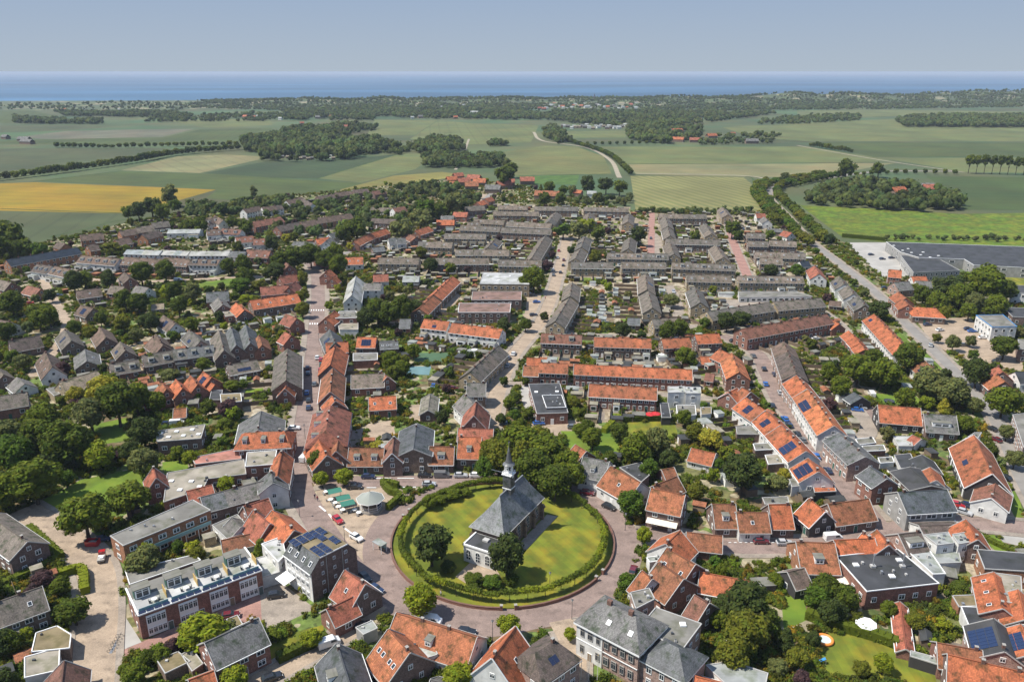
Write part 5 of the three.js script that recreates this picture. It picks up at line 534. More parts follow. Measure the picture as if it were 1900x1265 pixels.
const TRUNK = new B().tube([0, 0, 0], [0.02, 0.6, 0.01], 0.075, 0.05, 7, false).tube([0.02, 0.6, 0.01], [0.05, 1.3, 0], 0.05, 0.02, 6, false).tube([0.02, 0.5, 0], [0.4, 1.0, 0.15], 0.035, 0.012, 5, false).tube([0.02, 0.45, 0], [-0.35, 0.95, 0.2], 0.035, 0.012, 5, false).tube([0.02, 0.55, 0], [0.05, 1.05, -0.42], 0.032, 0.012, 5, false).geo();
// every tree: [x, z, radius, height, leaf, shape, base]
const TREES = [];
function treePx(cx, cy, rp, leafK = 'm', shape = 'round', hk = 2.25) { // crown centre and half width in the photograph
  let h = 6; for (let i = 0; i < 4; i++) { const [X, Z] = gp(cx, cy, h * 0.58), d = -Z * cP + (CAM_H - h * 0.58) * sP; h = Math.max(2.5, rp / FL * d * hk); } const [X, Z] = gp(cx, cy, h * 0.58), d = -Z * cP + (CAM_H - h * 0.58) * sP; TREES.push({ x: X, z: Z, r: rp / FL * d, h, k: leafK, s: shape, own: true });
}
[ // great trees behind the church
  [915, 838, 30, 'm'], [960, 822, 36, 'm'], [1010, 835, 38, 'm'], [1050, 860, 32, 'm'], [985, 868, 36, 'd'], [1030, 892, 34, 'd'], [900, 868, 22, 'm'], [940, 815, 26, 'd'], [925, 850, 30, 'm'], [1000, 815, 30, 'm'], [975, 845, 34, 'm'], [1060, 880, 26, 'm'],
  [588, 853, 20, 'd', 'round', 2.6], [596, 887, 15, 'l'], [638, 882, 17, 'l'], [779, 1110, 33, 'l'], [943, 1158, 26, 'l'], [800, 1008, 40, 'd'], [832, 1050, 17, 'c', 'round', 1.7], [940, 1025, 40, 'c', 'round', 2.4], [797, 930, 14, 'd'], [840, 917, 18, 'm', 'round', 1.2], [862, 912, 14, 'm', 'round', 1.2], [815, 925, 16, 'm', 'round', 1.2], [880, 1075, 20, 'd', 'round', 1.4], [915, 1080, 22, 'm', 'round', 1.3], [950, 1075, 18, 'd', 'round', 1.3], [1173, 935, 30, 'm', 'round', 2.1], [1196, 992, 17, 'l', 'round', 2.4], [1058, 1175, 14, 'l'],
  // park
  [155, 955, 52, 'd', 'round', 1.9], [240, 920, 42, 'm', 'round', 1.9], [60, 890, 48, 'm', 'round', 1.9], [5, 905, 40, 'm'], [120, 820, 44, 'd'], [70, 810, 36, 'd'], [178, 842, 30, 'l', 'round', 2.2], [265, 800, 30, 'd'], [240, 835, 22, 'c'], [265, 855, 26, 'w'], [165, 765, 34, 'w'], [215, 745, 40, 'd'], [250, 735, 30, 'm'], [190, 722, 32, 'y'], [75, 770, 30, 'm'], [25, 840, 36, 'm'], [10, 800, 30, 'w'], [120, 885, 18, 'm'], [100, 850, 30, 'd'], [290, 745, 20, 'd'], [350, 850, 16, 'l'], [140, 735, 18, 'y'], [420, 897, 17, 'l'], [270, 870, 18, 'm'], [330, 840, 15, 'm'],
  // bottom left
  [135, 1130, 34, 'd', 'round', 1.9], [268, 1035, 32, 'w', 'round', 2.0], [375, 1170, 46, 'l', 'round', 1.7], [435, 1255, 26, 'l'], [510, 1180, 12, 'd', 'round', 1.9], [577, 1183, 22, 'l', 'round', 1.9], [300, 1215, 20, 'm'], [275, 1220, 16, 'd'], [320, 1198, 18, 'p'], [110, 1085, 20, 'm'], [20, 1190, 15, 'm'], [50, 1175, 14, 'l'], [330, 1015, 14, 'm'], [365, 1030, 16, 'm'], [740, 1235, 22, 'm'], [850, 1255, 34, 'l', 'round', 1.8], [230, 1245, 15, 'm'], [560, 1090, 8, 'l'],
  // right gardens
  [1380, 870, 38, 'c', 'round', 2.5], [1180, 830, 32, 'm', 'round', 2.2], [1222, 815, 28, 'w', 'round', 2.5], [1205, 870, 20, 'm'], [1320, 815, 26, 'y', 'round', 1.7], [1240, 850, 18, 'd'], [1290, 800, 20, 'm'], [1270, 775, 16, 'd'], [1150, 800, 18, 'd'], [1100, 810, 22, 'm'], [1090, 790, 16, 'd'], [1130, 850, 16, 'd'], [1440, 895, 18, 'm', 'round', 1.4], [1360, 850, 12, 'm'], [1335, 860, 12, 'm'], [1385, 1115, 44, 'd'], [1385, 1165, 46, 'm'], [1360, 1210, 34, 'm'], [1420, 1150, 32, 'd'], [1460, 1185, 22, 'c', 'cone'], [1330, 1150, 18, 'm'], [1535, 1090, 32, 'd'], [1520, 1105, 28, 'm'], [1570, 1110, 28, 'd'], [1555, 1130, 24, 'd'], [1480, 1220, 24, 'm'], [1600, 1240, 18, 'm'], [1700, 1150, 20, 'm'], [1340, 1060, 14, 'm'], [1440, 1075, 16, 'm'], [1780, 1090, 18, 'd', 'round', 1.2], [1650, 1130, 18, 'm'], [1730, 1190, 12, 'l'], [1640, 1230, 20, 'l'], [1510, 1185, 18, 'd'], [1455, 880, 14, 'y'],
  [1595, 680, 30, 'd'], [1640, 690, 30, 'd'], [1690, 660, 28, 'd'], [1560, 715, 22, 'm'], [1540, 690, 20, 'm'], [1725, 705, 32, 'w'], [1765, 720, 32, 'w'], [1755, 750, 15, 'y', 'cone', 2.2], [1780, 735, 22, 'd'], [1815, 690, 26, 'd'], [1865, 740, 32, 'd', 'round', 2.1], [1810, 750, 16, 'w'], [1790, 785, 18, 'm'], [1620, 660, 18, 'd'], [1680, 735, 22, 'm'], [1870, 800, 16, 'w'], [1885, 850, 18, 'w'], [1860, 855, 12, 'w'], [1633, 573, 19, 'd'], [1760, 530, 30, 'd', 'round', 2.1], [1785, 545, 26, 'd'], [1830, 520, 34, 'd'], [1868, 535, 24, 'd'], [1740, 560, 20, 'm'], [1850, 565, 22, 'm'], [1800, 575, 18, 'm'], [1715, 545, 18, 'd'], [1866, 640, 26, 'd', 'round', 2.0], [1803, 630, 12, 'w'], [1770, 635, 14, 'w'], [1740, 625, 10, 'm'], [1755, 580, 14, 'm'], [1810, 560, 20, 'w'],
  // middle
  [770, 845 - 60, 7, 'd'], [700, 825, 14, 'y', 'round', 1.3], [720, 580, 22, 'd'], [745, 572, 26, 'd'], [700, 575, 24, 'd'], [680, 585, 20, 'd'], [770, 570, 18, 'd'], [725, 665, 20, 'd'], [765, 650, 16, 'd'], [745, 680, 16, 'm'], [990, 515, 24, 'm'], [975, 525, 16, 'm'], [935, 600, 16, 'c'], [975, 600, 13, 'd'], [795, 590, 10, 'm'], [1010, 585, 10, 'd'], [930, 615, 10, 'm'], [1155, 612, 15, 'c'], [1190, 620, 10, 'c'], [1240, 615, 20, 'd'], [1260, 605, 18, 'd'], [1310, 597, 12, 'd'], [1270, 660, 18, 'm'], [1250, 650, 12, 'p'], [1285, 670, 12, 'm'], [1350, 595, 18, 'd'], [1375, 590, 18, 'd'], [1175, 700, 9, 'd'], [1208, 706, 8, 'd'], [1130, 703, 8, 'd'], [1018, 700, 8, 'd'], [935, 705, 10, 'd'], [945, 745, 14, 'm'], [955, 735, 12, 'd'], [975, 705, 9, 'd'], [955, 770, 12, 'm'], [930, 775, 12, 'd'], [965, 790, 16, 'd'], [1065, 745, 12, 'm'], [1060, 725, 9, 'c', 'cone'], [1075, 795, 14, 'm'], [1090, 415, 16, 'l', 'round', 1.8], [1075, 425, 22, 'w', 'round', 1.7], [1045, 425, 20, 'm', 'round', 1.7], [1110, 430, 16, 'd'], [1185, 435, 18, 'd'], [1060, 462, 9, 'd'], [1105, 485 - 10, 14, 'm'], [1245, 555, 18, 'w', 'round', 1.7], [1360, 420, 18, 'd'], [1370, 435, 12, 'd'], [1430, 500, 16, 'c', 'round', 1.5], [1290, 435, 12, 'd'], [1480, 500, 14, 'm'], [1025, 470, 8, 'p'], [1015, 490, 12, 'p'], [800, 490, 14, 'd'], [835, 495, 12, 'd'], [780, 465, 12, 'm'], [660, 420, 24, 'd'], [640, 432, 18, 'd'], [745, 425, 28, 'w', 'round', 1.6], [780, 405, 28, 'w', 'round', 1.6], [815, 390, 18, 'd'], [790, 385, 22, 'm'], [840, 375, 22, 'w'], [860, 380, 14, 'd'], [620, 470, 20, 'd'], [628, 490, 18, 'd'], [650, 455, 9, 'y'], [635, 515, 12, 'd'], [600, 480, 18, 'd'], [575, 470, 22, 'd'], [545, 475, 24, 'd'], [520, 485, 20, 'd'], [510, 500, 18, 'd'], [560, 515, 14, 'm'], [562, 545, 14, 'm'], [560, 572, 15, 'm'], [610, 565, 10, 'l'], [1430, 455 - 22, 10, 'm'],
  // left
  [450, 490, 20, 'd'], [452, 512, 17, 'd'], [422, 492, 15, 'd'], [495, 505, 12, 'd'], [445, 530, 22, 'm', 'round', 1.6], [480, 530, 16, 'm', 'round', 1.6], [457, 555, 15, 'l', 'round', 1.5], [352, 600, 17, 'd'], [320, 535, 20, 'd'], [355, 540, 20, 'w'], [330, 565, 18, 'd'], [260, 505, 22, 'd'], [305, 500, 20, 'd'], [312, 540, 16, 'l'], [200, 517, 18, 'd'], [135, 520, 20, 'd'], [155, 515, 16, 'd'], [90, 545, 14, 'c'], [20, 560, 24, 'd'], [70, 590, 20, 'm'], [60, 580, 16, 'd'], [90, 585, 18, 'm'], [230, 555, 20, 'd'], [255, 560, 20, 'd'], [275, 595, 20, 'd'], [225, 600, 16, 'm'], [250, 620, 14, 'w'], [170, 615, 16, 'm'], [135, 605, 16, 'd'], [185, 590, 14, 'd'], [175, 582, 8, 'y', 'tall'], [40, 670, 16, 'w'], [10, 610, 18, 'd'], [20, 660, 12, 'y'], [115, 683, 16, 'p'], [190, 680, 10, 'd'], [315, 695, 18, 'w', 'round', 1.7], [375, 675, 14, 'd'], [275, 668, 14, 'm'], [420, 755, 20, 'p'], [415, 785, 18, 'm', 'round', 1.3], [430, 715, 16, 'm', 'round', 1.5], [365, 735, 10, 'm'], [440, 500 - 45, 12, 'd'], [395, 460, 10, 'd'], [505, 450, 16, 'd'], [500, 435, 10, 'd'], [545, 437, 10, 'd'], [530, 440, 10, 'y'], [370, 415, 16, 'd'], [350, 415, 14, 'd'], [340, 420, 12, 'd'], [455, 420, 14, 'd'], [430, 410, 14, 'd'], [410, 385, 12, 'd'], [245, 430, 10, 'y'], [205, 458, 20, 'm', 'round', 1.5], [232, 460, 10, 'm'], [15, 440, 30, 'd'], [40, 460, 22, 'd'], [-10, 455, 30, 'd'], [5, 425, 24, 'd'], [70, 465, 18, 'm'],
  [314, 358, 19, 'w', 'tall', 2.4], [280, 382, 18, 'd'], [255, 388, 18, 'd'], [235, 392, 14, 'd'], [300, 390, 16, 'd'], [325, 378, 13, 'd'], [470, 352, 8, 'w', 'tall', 3], [940, 320, 22, 'd'], [950, 312, 14, 'd'], [1020, 348, 13, 'd'], [1045, 350, 10, 'd'], [1090, 340, 18, 'd'], [1125, 340, 16, 'd'], [1150, 345, 15, 'd'], [1062, 350, 10, 'w'], [1158, 372, 8, 'w', 'tall'], [1110, 380 - 15, 12, 'd'], [1040, 365, 12, 'd'], [1010, 368, 14, 'd'],
  [1572, 310, 20, 'd', 'round', 1.9], [1632, 312, 16, 'd', 'round', 1.9], [1458, 325, 10, 'd', 'round', 1.8],
].forEach((a) => treePx(...a));
const line = (pts, step, f) => { const L = densify(px(pts), step); L.forEach((p, i) => f(p, i)); };
// avenue along the grey road and rows of field trees
for (const d of [-7.5, 7.5, -15]) { let acc = 0; const o = offsets(roadLines[4].L, d); o.forEach(([x, z], i) => { if (d === -15 ? z > -640 || z < -900 : z > -560 || z < -960) return; if (i % 3 === 0) TREES.push({ x: x + rr(-1.5, 1.5), z: z + rr(-1.5, 1.5), r: rr(4, 5.6), h: rr(8, 11), k: pick(['m', 'd', 'm']), s: 'round' }); }); }
line([[1797, 322], [1960, 326]], 9, ([x, z]) => TREES.push({ x, z, r: rr(4.8, 6.2), h: rr(21, 25), k: 'd', s: 'high', own: true }));
line([[1025, 255], [1062, 268], [1120, 288], [1162, 325]], 11, ([x, z]) => TREES.push({ x: x + 5, z, r: rr(3.8, 4.8), h: rr(8, 10), k: 'd', s: 'round' }));
line([[-40, 340], [120, 320], [250, 302], [330, 288], [440, 278]], 11, ([x, z]) => TREES.push({ x, z, r: rr(4.8, 7), h: rr(10, 14), k: 'd', s: 'round' })); line([[-40, 338], [120, 318], [250, 300], [330, 286], [440, 276]], 8, ([x, z]) => TREES.push({ x: x - 9, z, r: rr(3, 5), h: rr(6, 8), k: 'd', s: 'round' }));
line([[105, 274], [200, 275], [330, 272], [450, 270]], 11, ([x, z]) => TREES.push({ x, z, r: rr(4, 6.5), h: rr(7, 11), k: 'd', s: 'round' })); line([[1090, 270], [1240, 267]], 14, ([x, z]) => TREES.push({ x, z, r: 3.6, h: 8, k: 'd', s: 'round' })); line([[1505, 272], [1580, 284]], 9, ([x, z]) => TREES.push({ x, z, r: rr(3, 5), h: rr(7, 12), k: 'd', s: 'round' })); line([[1470, 345], [1540, 330], [1640, 322], [1765, 322]], 12, ([x, z]) => TREES.push({ x, z: z + 9, r: rr(3, 4), h: rr(6, 8), k: 'd', s: 'round' })); line([[1450, 352], [1475, 336]], 8, ([x, z]) => TREES.push({ x, z: z - 8, r: 4, h: 8, k: 'd', s: 'round' }));
// ---------- dunes and far woods ----------
const nz2 = (x, z) => { const h = (a, b) => LAT[((a * 131 + b * 517) & 65535)], xi = Math.floor(x), zi = Math.floor(z), fx = x - xi, fz = z - zi, sx = fx * fx * (3 - 2 * fx), sz = fz * fz * (3 - 2 * fz); return (h(xi, zi) * (1 - sx) + h(xi + 1, zi) * sx) * (1 - sz) + (h(xi, zi + 1) * (1 - sx) + h(xi + 1, zi + 1) * sx) * sz; };
const fbm = (x, z) => nz2(x, z) * 0.55 + nz2(x * 2.1 + 9, z * 2.1) * 0.28 + nz2(x * 4.3, z * 4.3 + 5) * 0.17;
function hill(x, z) { const zc = -3330 - 0.115 * x, t = (z - zc) / 200; if (Math.abs(t) > 2.4) return 0; const A = x < -1300 ? 5 : x < -900 ? 5 + (x + 1300) / 400 * 13 : 18 + Math.max(0, x) / 2600 * 22; return A * Math.exp(-t * t) * (0.1 + 1.5 * fbm(x / 170 + 50, z / 120 + 50)); }
{
  const nx = 420, nz = 30, p = [], u = [], idx = []; for (let j = 0; j <= nz; j++) for (let i = 0; i <= nx; i++) { const x = -6300 + i * 30, z = -3330 - 0.115 * x + 480 - j * 32; p.push(x, hill(x, z) - 0.02 + (j === 0 || j === nz ? -0.5 : 0.25), z); u.push(x, z); }
  for (let j = 0; j < nz; j++) for (let i = 0; i < nx; i++) { const a = j * (nx + 1) + i; idx.push(a, a + 1, a + nx + 2, a, a + nx + 2, a + nx + 1); }
  const g = new THREE.BufferGeometry(); g.setAttribute('position', new THREE.Float32BufferAttribute(p, 3)); g.setAttribute('uv', new THREE.Float32BufferAttribute(u, 2)); g.setIndex(idx); g.computeVertexNormals(); setting(M('dunes', g, mat('dune_grass', [0.75, 0.74, 0.7], T.sand, 1)));
}
const V3 = THREE.Vector3, mtx = new THREE.Matrix4(), quat = new THREE.Quaternion(), UPV = new V3(0, 1, 0);
function instances(name, geo, m, list) { // list: {x, y, z, r, h, c}
  const im = new THREE.InstancedMesh(geo, m, list.length); im.name = name;
  list.forEach((t, i) => { quat.setFromAxisAngle(UPV, (t.x * 7.3 + t.z * 3.1) % 6.28); mtx.compose(new V3(t.x, t.y || 0, t.z), quat, new V3(t.r, t.h, t.r)); im.setMatrixAt(i, mtx); const v = t.v ?? 0.8 + ((t.x * 13.7 + t.z * 5.9) % 1 + 1) % 1 * 0.4; im.setColorAt(i, lin(v * (t.cr || 1), v, v * (t.cb || 1))); });
  setting(im, 'stuff'); return im;
}
const far = [];
function wood(pts, sp, rmin, rmax, dens = 1) { const w = px(pts); let x0 = 1e9, x1 = -1e9, z0 = 1e9, z1 = -1e9; for (const [x, z] of w) { x0 = Math.min(x0, x); x1 = Math.max(x1, x); z0 = Math.min(z0, z); z1 = Math.max(z1, z); } const n = (x1 - x0) * (z1 - z0) / (sp * sp) * dens; for (let i = 0; i < n; i++) { const x = rr(x0, x1), z = rr(z0, z1); if (!inside(w, x, z)) continue; const gl = fbm(x / 60, z / 60); if (gl < (z < -1500 ? 0.36 : 0.27)) continue; const r = rr(rmin, rmax) * (0.7 + gl * 0.6); far.push({ x, z, y: hill(x, z), r, h: r * rr(0.9, 1.3), cr: rr(0.85, 1.2), cb: rr(0.8, 1.3), v: rr(0.6, 1.6) * (0.7 + gl * 0.7) }); } }
seed = 4242;
wood([[400, 186], [700, 186], [1000, 184], [1400, 182], [2100, 176], [2100, 196], [1650, 203], [1300, 206], [1000, 200], [700, 204], [520, 206], [330, 200]], 12, 2.6, 5.6, 0.7); wood([[-150, 196], [330, 192], [400, 200], [330, 204], [-100, 204]], 22, 3, 6, 0.5);
wood([[520, 206], [700, 200], [900, 200], [1060, 208], [1200, 207], [1340, 208], [1440, 212], [1340, 225], [1250, 236], [1180, 240], [1000, 224], [880, 222], [800, 221], [700, 216], [690, 224], [540, 224]], 10, 4, 7, 0.7); wood([[100, 208], [330, 210], [335, 220], [120, 216]], 10, 4, 7, 0.7); wood([[25, 221], [190, 225], [190, 231], [25, 230]], 9, 4, 7, 0.9); wood([[300, 214], [560, 212], [560, 222], [480, 226], [270, 227]], 11, 3.5, 6, 0.5);
wood([[452, 264], [500, 250], [560, 242], [620, 247], [690, 263], [745, 277], [700, 284], [640, 298], [560, 301], [480, 299], [485, 286], [455, 281]], 8, 4, 8.5); wood([[590, 240], [640, 232], [700, 238], [690, 246], [600, 250]], 8, 4, 7, 0.8); wood([[755, 275], [800, 260], [850, 260], [862, 280], [780, 286]], 7, 4, 7); wood([[785, 296], [810, 288], [930, 292], [945, 310], [880, 312], [790, 312]], 7, 3.5, 6); wood([[888, 272], [920, 262], [945, 272]], 7, 4, 6); wood([[690, 270], [760, 280], [740, 288], [690, 284]], 7, 3, 5);
wood([[1665, 226], [1700, 218], [1900, 218], [2100, 222], [2100, 238], [1680, 236]], 8, 4.5, 7.5); wood([[1420, 222], [1500, 214], [1600, 216], [1595, 224], [1500, 230], [1400, 232]], 10, 3, 6, 0.5); wood([[1160, 240], [1240, 232], [1300, 240], [1300, 260], [1240, 268], [1170, 262]], 8, 4, 7.5, 0.7); wood([[1300, 255], [1450, 252], [1440, 268], [1300, 270]], 10, 3, 6, 0.5); wood([[1005, 238], [1030, 234], [1060, 262], [1040, 268], [1012, 256]], 7, 3, 6);
wood([[1495, 366], [1540, 350], [1640, 344], [1700, 350], [1780, 370], [1786, 391], [1700, 396], [1600, 387], [1495, 380]], 7, 3.2, 7.5, 0.85); wood([[340, 385], [450, 372], [560, 376], [560, 392], [400, 402], [330, 405]], 7, 2.5, 4.5, 0.6); wood([[440, 394], [640, 372], [720, 362], [860, 360], [900, 372], [820, 410], [740, 425], [600, 440], [500, 450], [440, 430]], 7, 2.5, 5, 0.35); wood([[730, 352], [860, 340], [900, 352], [800, 366]], 7, 3, 5, 0.7); wood([[985, 372], [1170, 372], [1165, 382], [980, 380]], 7, 2.5, 4.5, 0.8); wood([[1185, 393], [1400, 391], [1400, 397], [1190, 399]], 5, 2, 3.2, 0.8); wood([[1640, 441], [1960, 446], [1960, 451], [1645, 447]], 5, 1.8, 3, 0.8); wood([[-120, 470], [60, 468], [60, 478], [-120, 490]], 6, 2.5, 4, 0.8);

seed = 2024;
const FARH = [[455, 219, 'o', 14], [470, 219, 'o', 10], [478, 217, 'w', 8], [615, 219, 'o', 12], [560, 231, 'r', 10], [640, 238, 'r', 12], [648, 241, 'o', 9], [845, 220, 'o', 12], [765, 220, 'w', 9], [780, 219, 'g', 14], [590, 220, 'g', 14], [820, 200, 'w', 10], [860, 197, 'w', 12], [775, 199, 'w', 9], [690, 189, 'w', 8], [880, 211, 'w', 22], [1256, 246, 'o', 24], [1195, 257, 'o', 12], [1258, 263, 'o', 22], [1290, 264, 'r', 20], [1320, 256, 'o', 22], [1298, 224, 'o', 10], [1342, 211, 'o', 10], [1395, 266, 'g', 22], [1240, 247, 'w', 14], [1265, 236, 'w', 10], [1360, 251, 'r', 9], [1665, 362, 'o', 18], [1728, 357, 'r', 18], [1720, 353, 'g', 12], [45, 262, 'g', 24], [50, 267, 'g', 26], [10, 258, 'g', 14], [580, 274, 't', 22], [625, 275, 'g', 12], [520, 222, 'w', 10], [125, 205, 'w', 8], [145, 206, 'w', 8], [170, 208, 'o', 9], [190, 208, 'o', 10], [220, 205, 'w', 8], [120, 204, 'o', 8], [700, 262, 'g', 9], [860, 344, 'r', 14], [880, 338, 'r', 16], [890, 345, 'o', 14], [850, 333, 'r', 12], [935, 350, 'r', 16], [945, 345, 'r', 12], [978, 342, 'r', 16], [875, 352, 'ob', 14], [915, 358, 'g', 16], [1072, 364, 'o', 9], [1015, 370, 'ob', 24], [1098, 366, 'w', 9], [842, 347, 'o', 9], [838, 340, 'o', 12]].concat([...Array(34)].map((_, i) => [1005 + i * 5.4 + rr(-4, 4), rr(193, 204), pick(['w', 'w', 'w', 'o', 'r', 'g']), rr(8, 15)]), [...Array(24)].map((_, i) => [1045 + i * 5 + rr(-2, 2), rr(233, 240), pick(['w', 'w', 't', 'g']), rr(7, 10)]), [...Array(16)].map((_, i) => [500 + i * 8 + rr(-3, 3), rr(290, 297), pick(['w', 'g', 't']), 5]), [...Array(9)].map((_, i) => [1600 + i * 12 + rr(-3, 3), 343 + rr(-2, 4), 'w', 6]));
{ const hp = FARH.map(([x, y, , L]) => [...gp(x, y), L]); const clear = far.filter((t) => !hp.some(([x, z, L]) => Math.abs(t.x - x) < L * 0.7 + 3 && t.z > z - 12 && t.z < z + (z < -2000 ? 130 : 26))); instances('distant_woodland', CROWN_FAR, LEAF.f, clear); }

{ const dm = mat('ditch_reeds', [0.06, 0.085, 0.03], T.grass, 1); [[[90, 440], [160, 424], [225, 408], [285, 405]], [[1165, 322], [1300, 324], [1385, 327], [1400, 340], [1426, 392]], [[1165, 304.5], [1400, 304], [1662, 301]], [[962, 326], [1000, 325], [1130, 323]], [[0, 387], [225, 395.5]], [[380, 321.5], [500, 329.5], [590, 331]], [[1340, 255.5], [1500, 263], [1900, 265]], [[1620, 291], [1900, 291]], [[740, 285], [590, 331]], [[60, 337], [225, 317]], [[1720, 327], [1900, 329.5]]].forEach((p, i) => setting(M('ditch', ribbon(densify(px(p), 12), -1.1, 1.1, 0.13 + i * 0.004), dm))); }

// ---------- gardens ----------
seed = 99;
const lawnSpots = [], paveSpots = []; let shedProto = null, sheds = 0;
const gableShed = (c) => { const g = new THREE.Group(); M('wall', new B().box(0, 1.1, 0, 3, 2.2, 2.2).geo(), c[0], g); M('roof', new B().slab(0.1, [-1.7, 2.1, 1.35], [1.7, 2.1, 1.35], [1.7, 2.8, 0], [-1.7, 2.8, 0]).slab(0.1, [1.7, 2.1, -1.35], [-1.7, 2.1, -1.35], [-1.7, 2.8, 0], [1.7, 2.8, 0]).geo(), c[1], g); const d = M('door', unitBox(), X.timber, g); d.scale.set(0.9, 1.9, 0.08); d.position.set(0.4, 0.98, 1.12); return g; };
const flatShed = (c) => { const g = new THREE.Group(); M('wall', new B().box(0, 1.15, 0, 3.2, 2.3, 2.6).geo(), c[0], g); M('roof', new B().box(0, 2.38, 0, 3.5, 0.16, 2.9).geo(), c[1], g); const d = M('door', unitBox(), X.white, g); d.scale.set(0.9, 1.9, 0.08); d.position.set(-0.6, 0.98, 1.32); return g; };
const SHEDS = [[flatShed([WALL.n, ROOF.fg]), 'grey flat-topped brick garden shed'], [gableShed([X.wood, ROOF.fk]), 'dark wooden garden shed'], [flatShed([X.wood, ROOF.fk]), 'black-topped wooden garden shed'], [gableShed([X.timber, ROOF.ob]), 'garden shed with small orange roof'], [flatShed([X.white, ROOF.fl]), 'white garden shed with pale roof'], [flatShed([WALL.y, ROOF.fb]), 'beige flat-topped garden shed']];
const shedSpots = []; function shed(x, z, rot, k) { shedSpots.push([x, z, rot, k]); fillPoly(rect(x, z, rot, 4.4, 3.6), 1); sheds++; }
function ownShed([x, z, rot, k]) { const [p, d] = SHEDS[k ?? Math.floor(rnd() * SHEDS.length)], g = p.clone(); g.name = 'garden_shed'; g.position.set(x, 0.1, z); g.rotation.y = rot; const s = rr(0.9, 1.35); g.scale.set(s * rr(0.9, 1.3), rr(0.95, 1.1), s); reg(g, d, 'shed', 'garden sheds', true); }
for (const gd of gardens) {
  if (gd.dist > 1050) continue; const c = Math.cos(gd.rot), s = Math.sin(gd.rot), W = (lx, lz) => [gd.cx + lx * c + lz * s, gd.cz - lx * s + lz * c], u = gd.L / gd.n, fence = G('garden_fence', gd.cx, gd.cz, gd.rot, 0.1);
  for (const side of [1, -1]) for (let i = 0; i < gd.n; i++) {
    const lx = -gd.L / 2 + (i + 0.5) * u; let dep = 0; for (let d = 1.5; d < 15; d += 1.5) { const [x, z] = W(lx, side * (gd.w / 2 + d)); if (at(x, z) && d > 1.8) break; dep = d; }
    if (dep < 5) { if (dep > 2) paveSpots.push([...W(lx, side * (gd.w / 2 + dep / 2)), gd.rot, u * 0.9, dep]); continue; }
    const m = gd.w / 2, pd = rr(2.2, 4.5); paveSpots.push([...W(lx, side * (m + pd / 2)), gd.rot, u * 0.86, pd]); if (rnd() < 0.6) lawnSpots.push([...W(lx, side * (m + pd + (dep - pd) * 0.4)), gd.rot, u * 0.7, (dep - pd) * 0.7]); else paveSpots.push([...W(lx + rr(-1, 1), side * (m + pd + (dep - pd) * 0.4)), gd.rot, u * 0.4, (dep - pd) * 0.7]);
    if (gd.dist < 640) { const pl = M('fence_panel', unitBox(), X.wood, fence); pl.scale.set(0.08, 1.7, dep); pl.position.set(lx - u / 2, 0.85, side * (m + dep / 2)); }
    if (rnd() < 0.72) { const [x, z] = W(lx + rr(-0.6, 0.6), side * (m + dep - 1.2)); shed(x, z, gd.rot + (rnd() < 0.5 ? 0 : Math.PI), undefined); }
  }
  if (fence.children.length > 1) reg(fence, 'wooden garden fences', 'fence', 'fences behind the terraces', true);
}
{ // patches of paving and turf in the small gardens
  const flat = new B().poly([-0.5, 0, 0.5], [0.5, 0, 0.5], [0.5, 0, -0.5], [-0.5, 0, -0.5]).geo(); flat.attributes.uv.array.forEach((v, i, a) => a[i] = v * 6);
  for (const [name, list, m, y0] of [['garden_paving', paveSpots, PAVE.slab, 0.108], ['garden_turf', lawnSpots, mats.rough_lawn, 0.116]]) { const im = new THREE.InstancedMesh(flat, m, list.length); im.name = name; list.forEach(([x, z, rot, w, d], i) => { quat.setFromAxisAngle(UPV, rot); mtx.compose(new V3(x, y0 + (i % 5) * 0.001, z), quat, new V3(w, 1, d)); im.setMatrixAt(i, mtx); const v = rr(0.55, 1.05); im.setColorAt(i, lin(v, v * rr(0.94, 1), v * rr(0.86, 1))); }); setting(im, 'stuff'); }
  for (const [x, z, rot, w, d] of paveSpots) if (rnd() < 0.85) fillPoly(rect(x, z, rot, w * 0.8, d * 0.8), 3);
}
for (let i = 0; i < 9000; i++) { const z = rr(-900, -150), x = rr(-0.62, 0.62) * (-z + 40); if (!inside(VILLAGE, x, z) || [[0, 0], [2.5, 0], [-2.5, 0], [0, 2.5], [0, -2.5]].some(([a, b]) => at(x + a, z + b))) continue; const inCourt = COURTS.some((p) => inside(p, x, z)); if (rnd() > (inCourt ? 0.6 : 0.07)) continue; let best = 1e9, rot = 0; for (const gd of gardens) { const d = Math.hypot(gd.cx - x, gd.cz - z); if (d < best) { best = d; rot = gd.rot; } } if (best < 45) shed(x, z, rot + (rnd() < 0.5 ? 0 : Math.PI), pick([0, 0, 4, 5, 2, 3])); }
shedSpots.sort((p, q) => Math.hypot(p[0], p[1]) - Math.hypot(q[0], q[1])); shedSpots.slice(0, 298).forEach(ownShed);
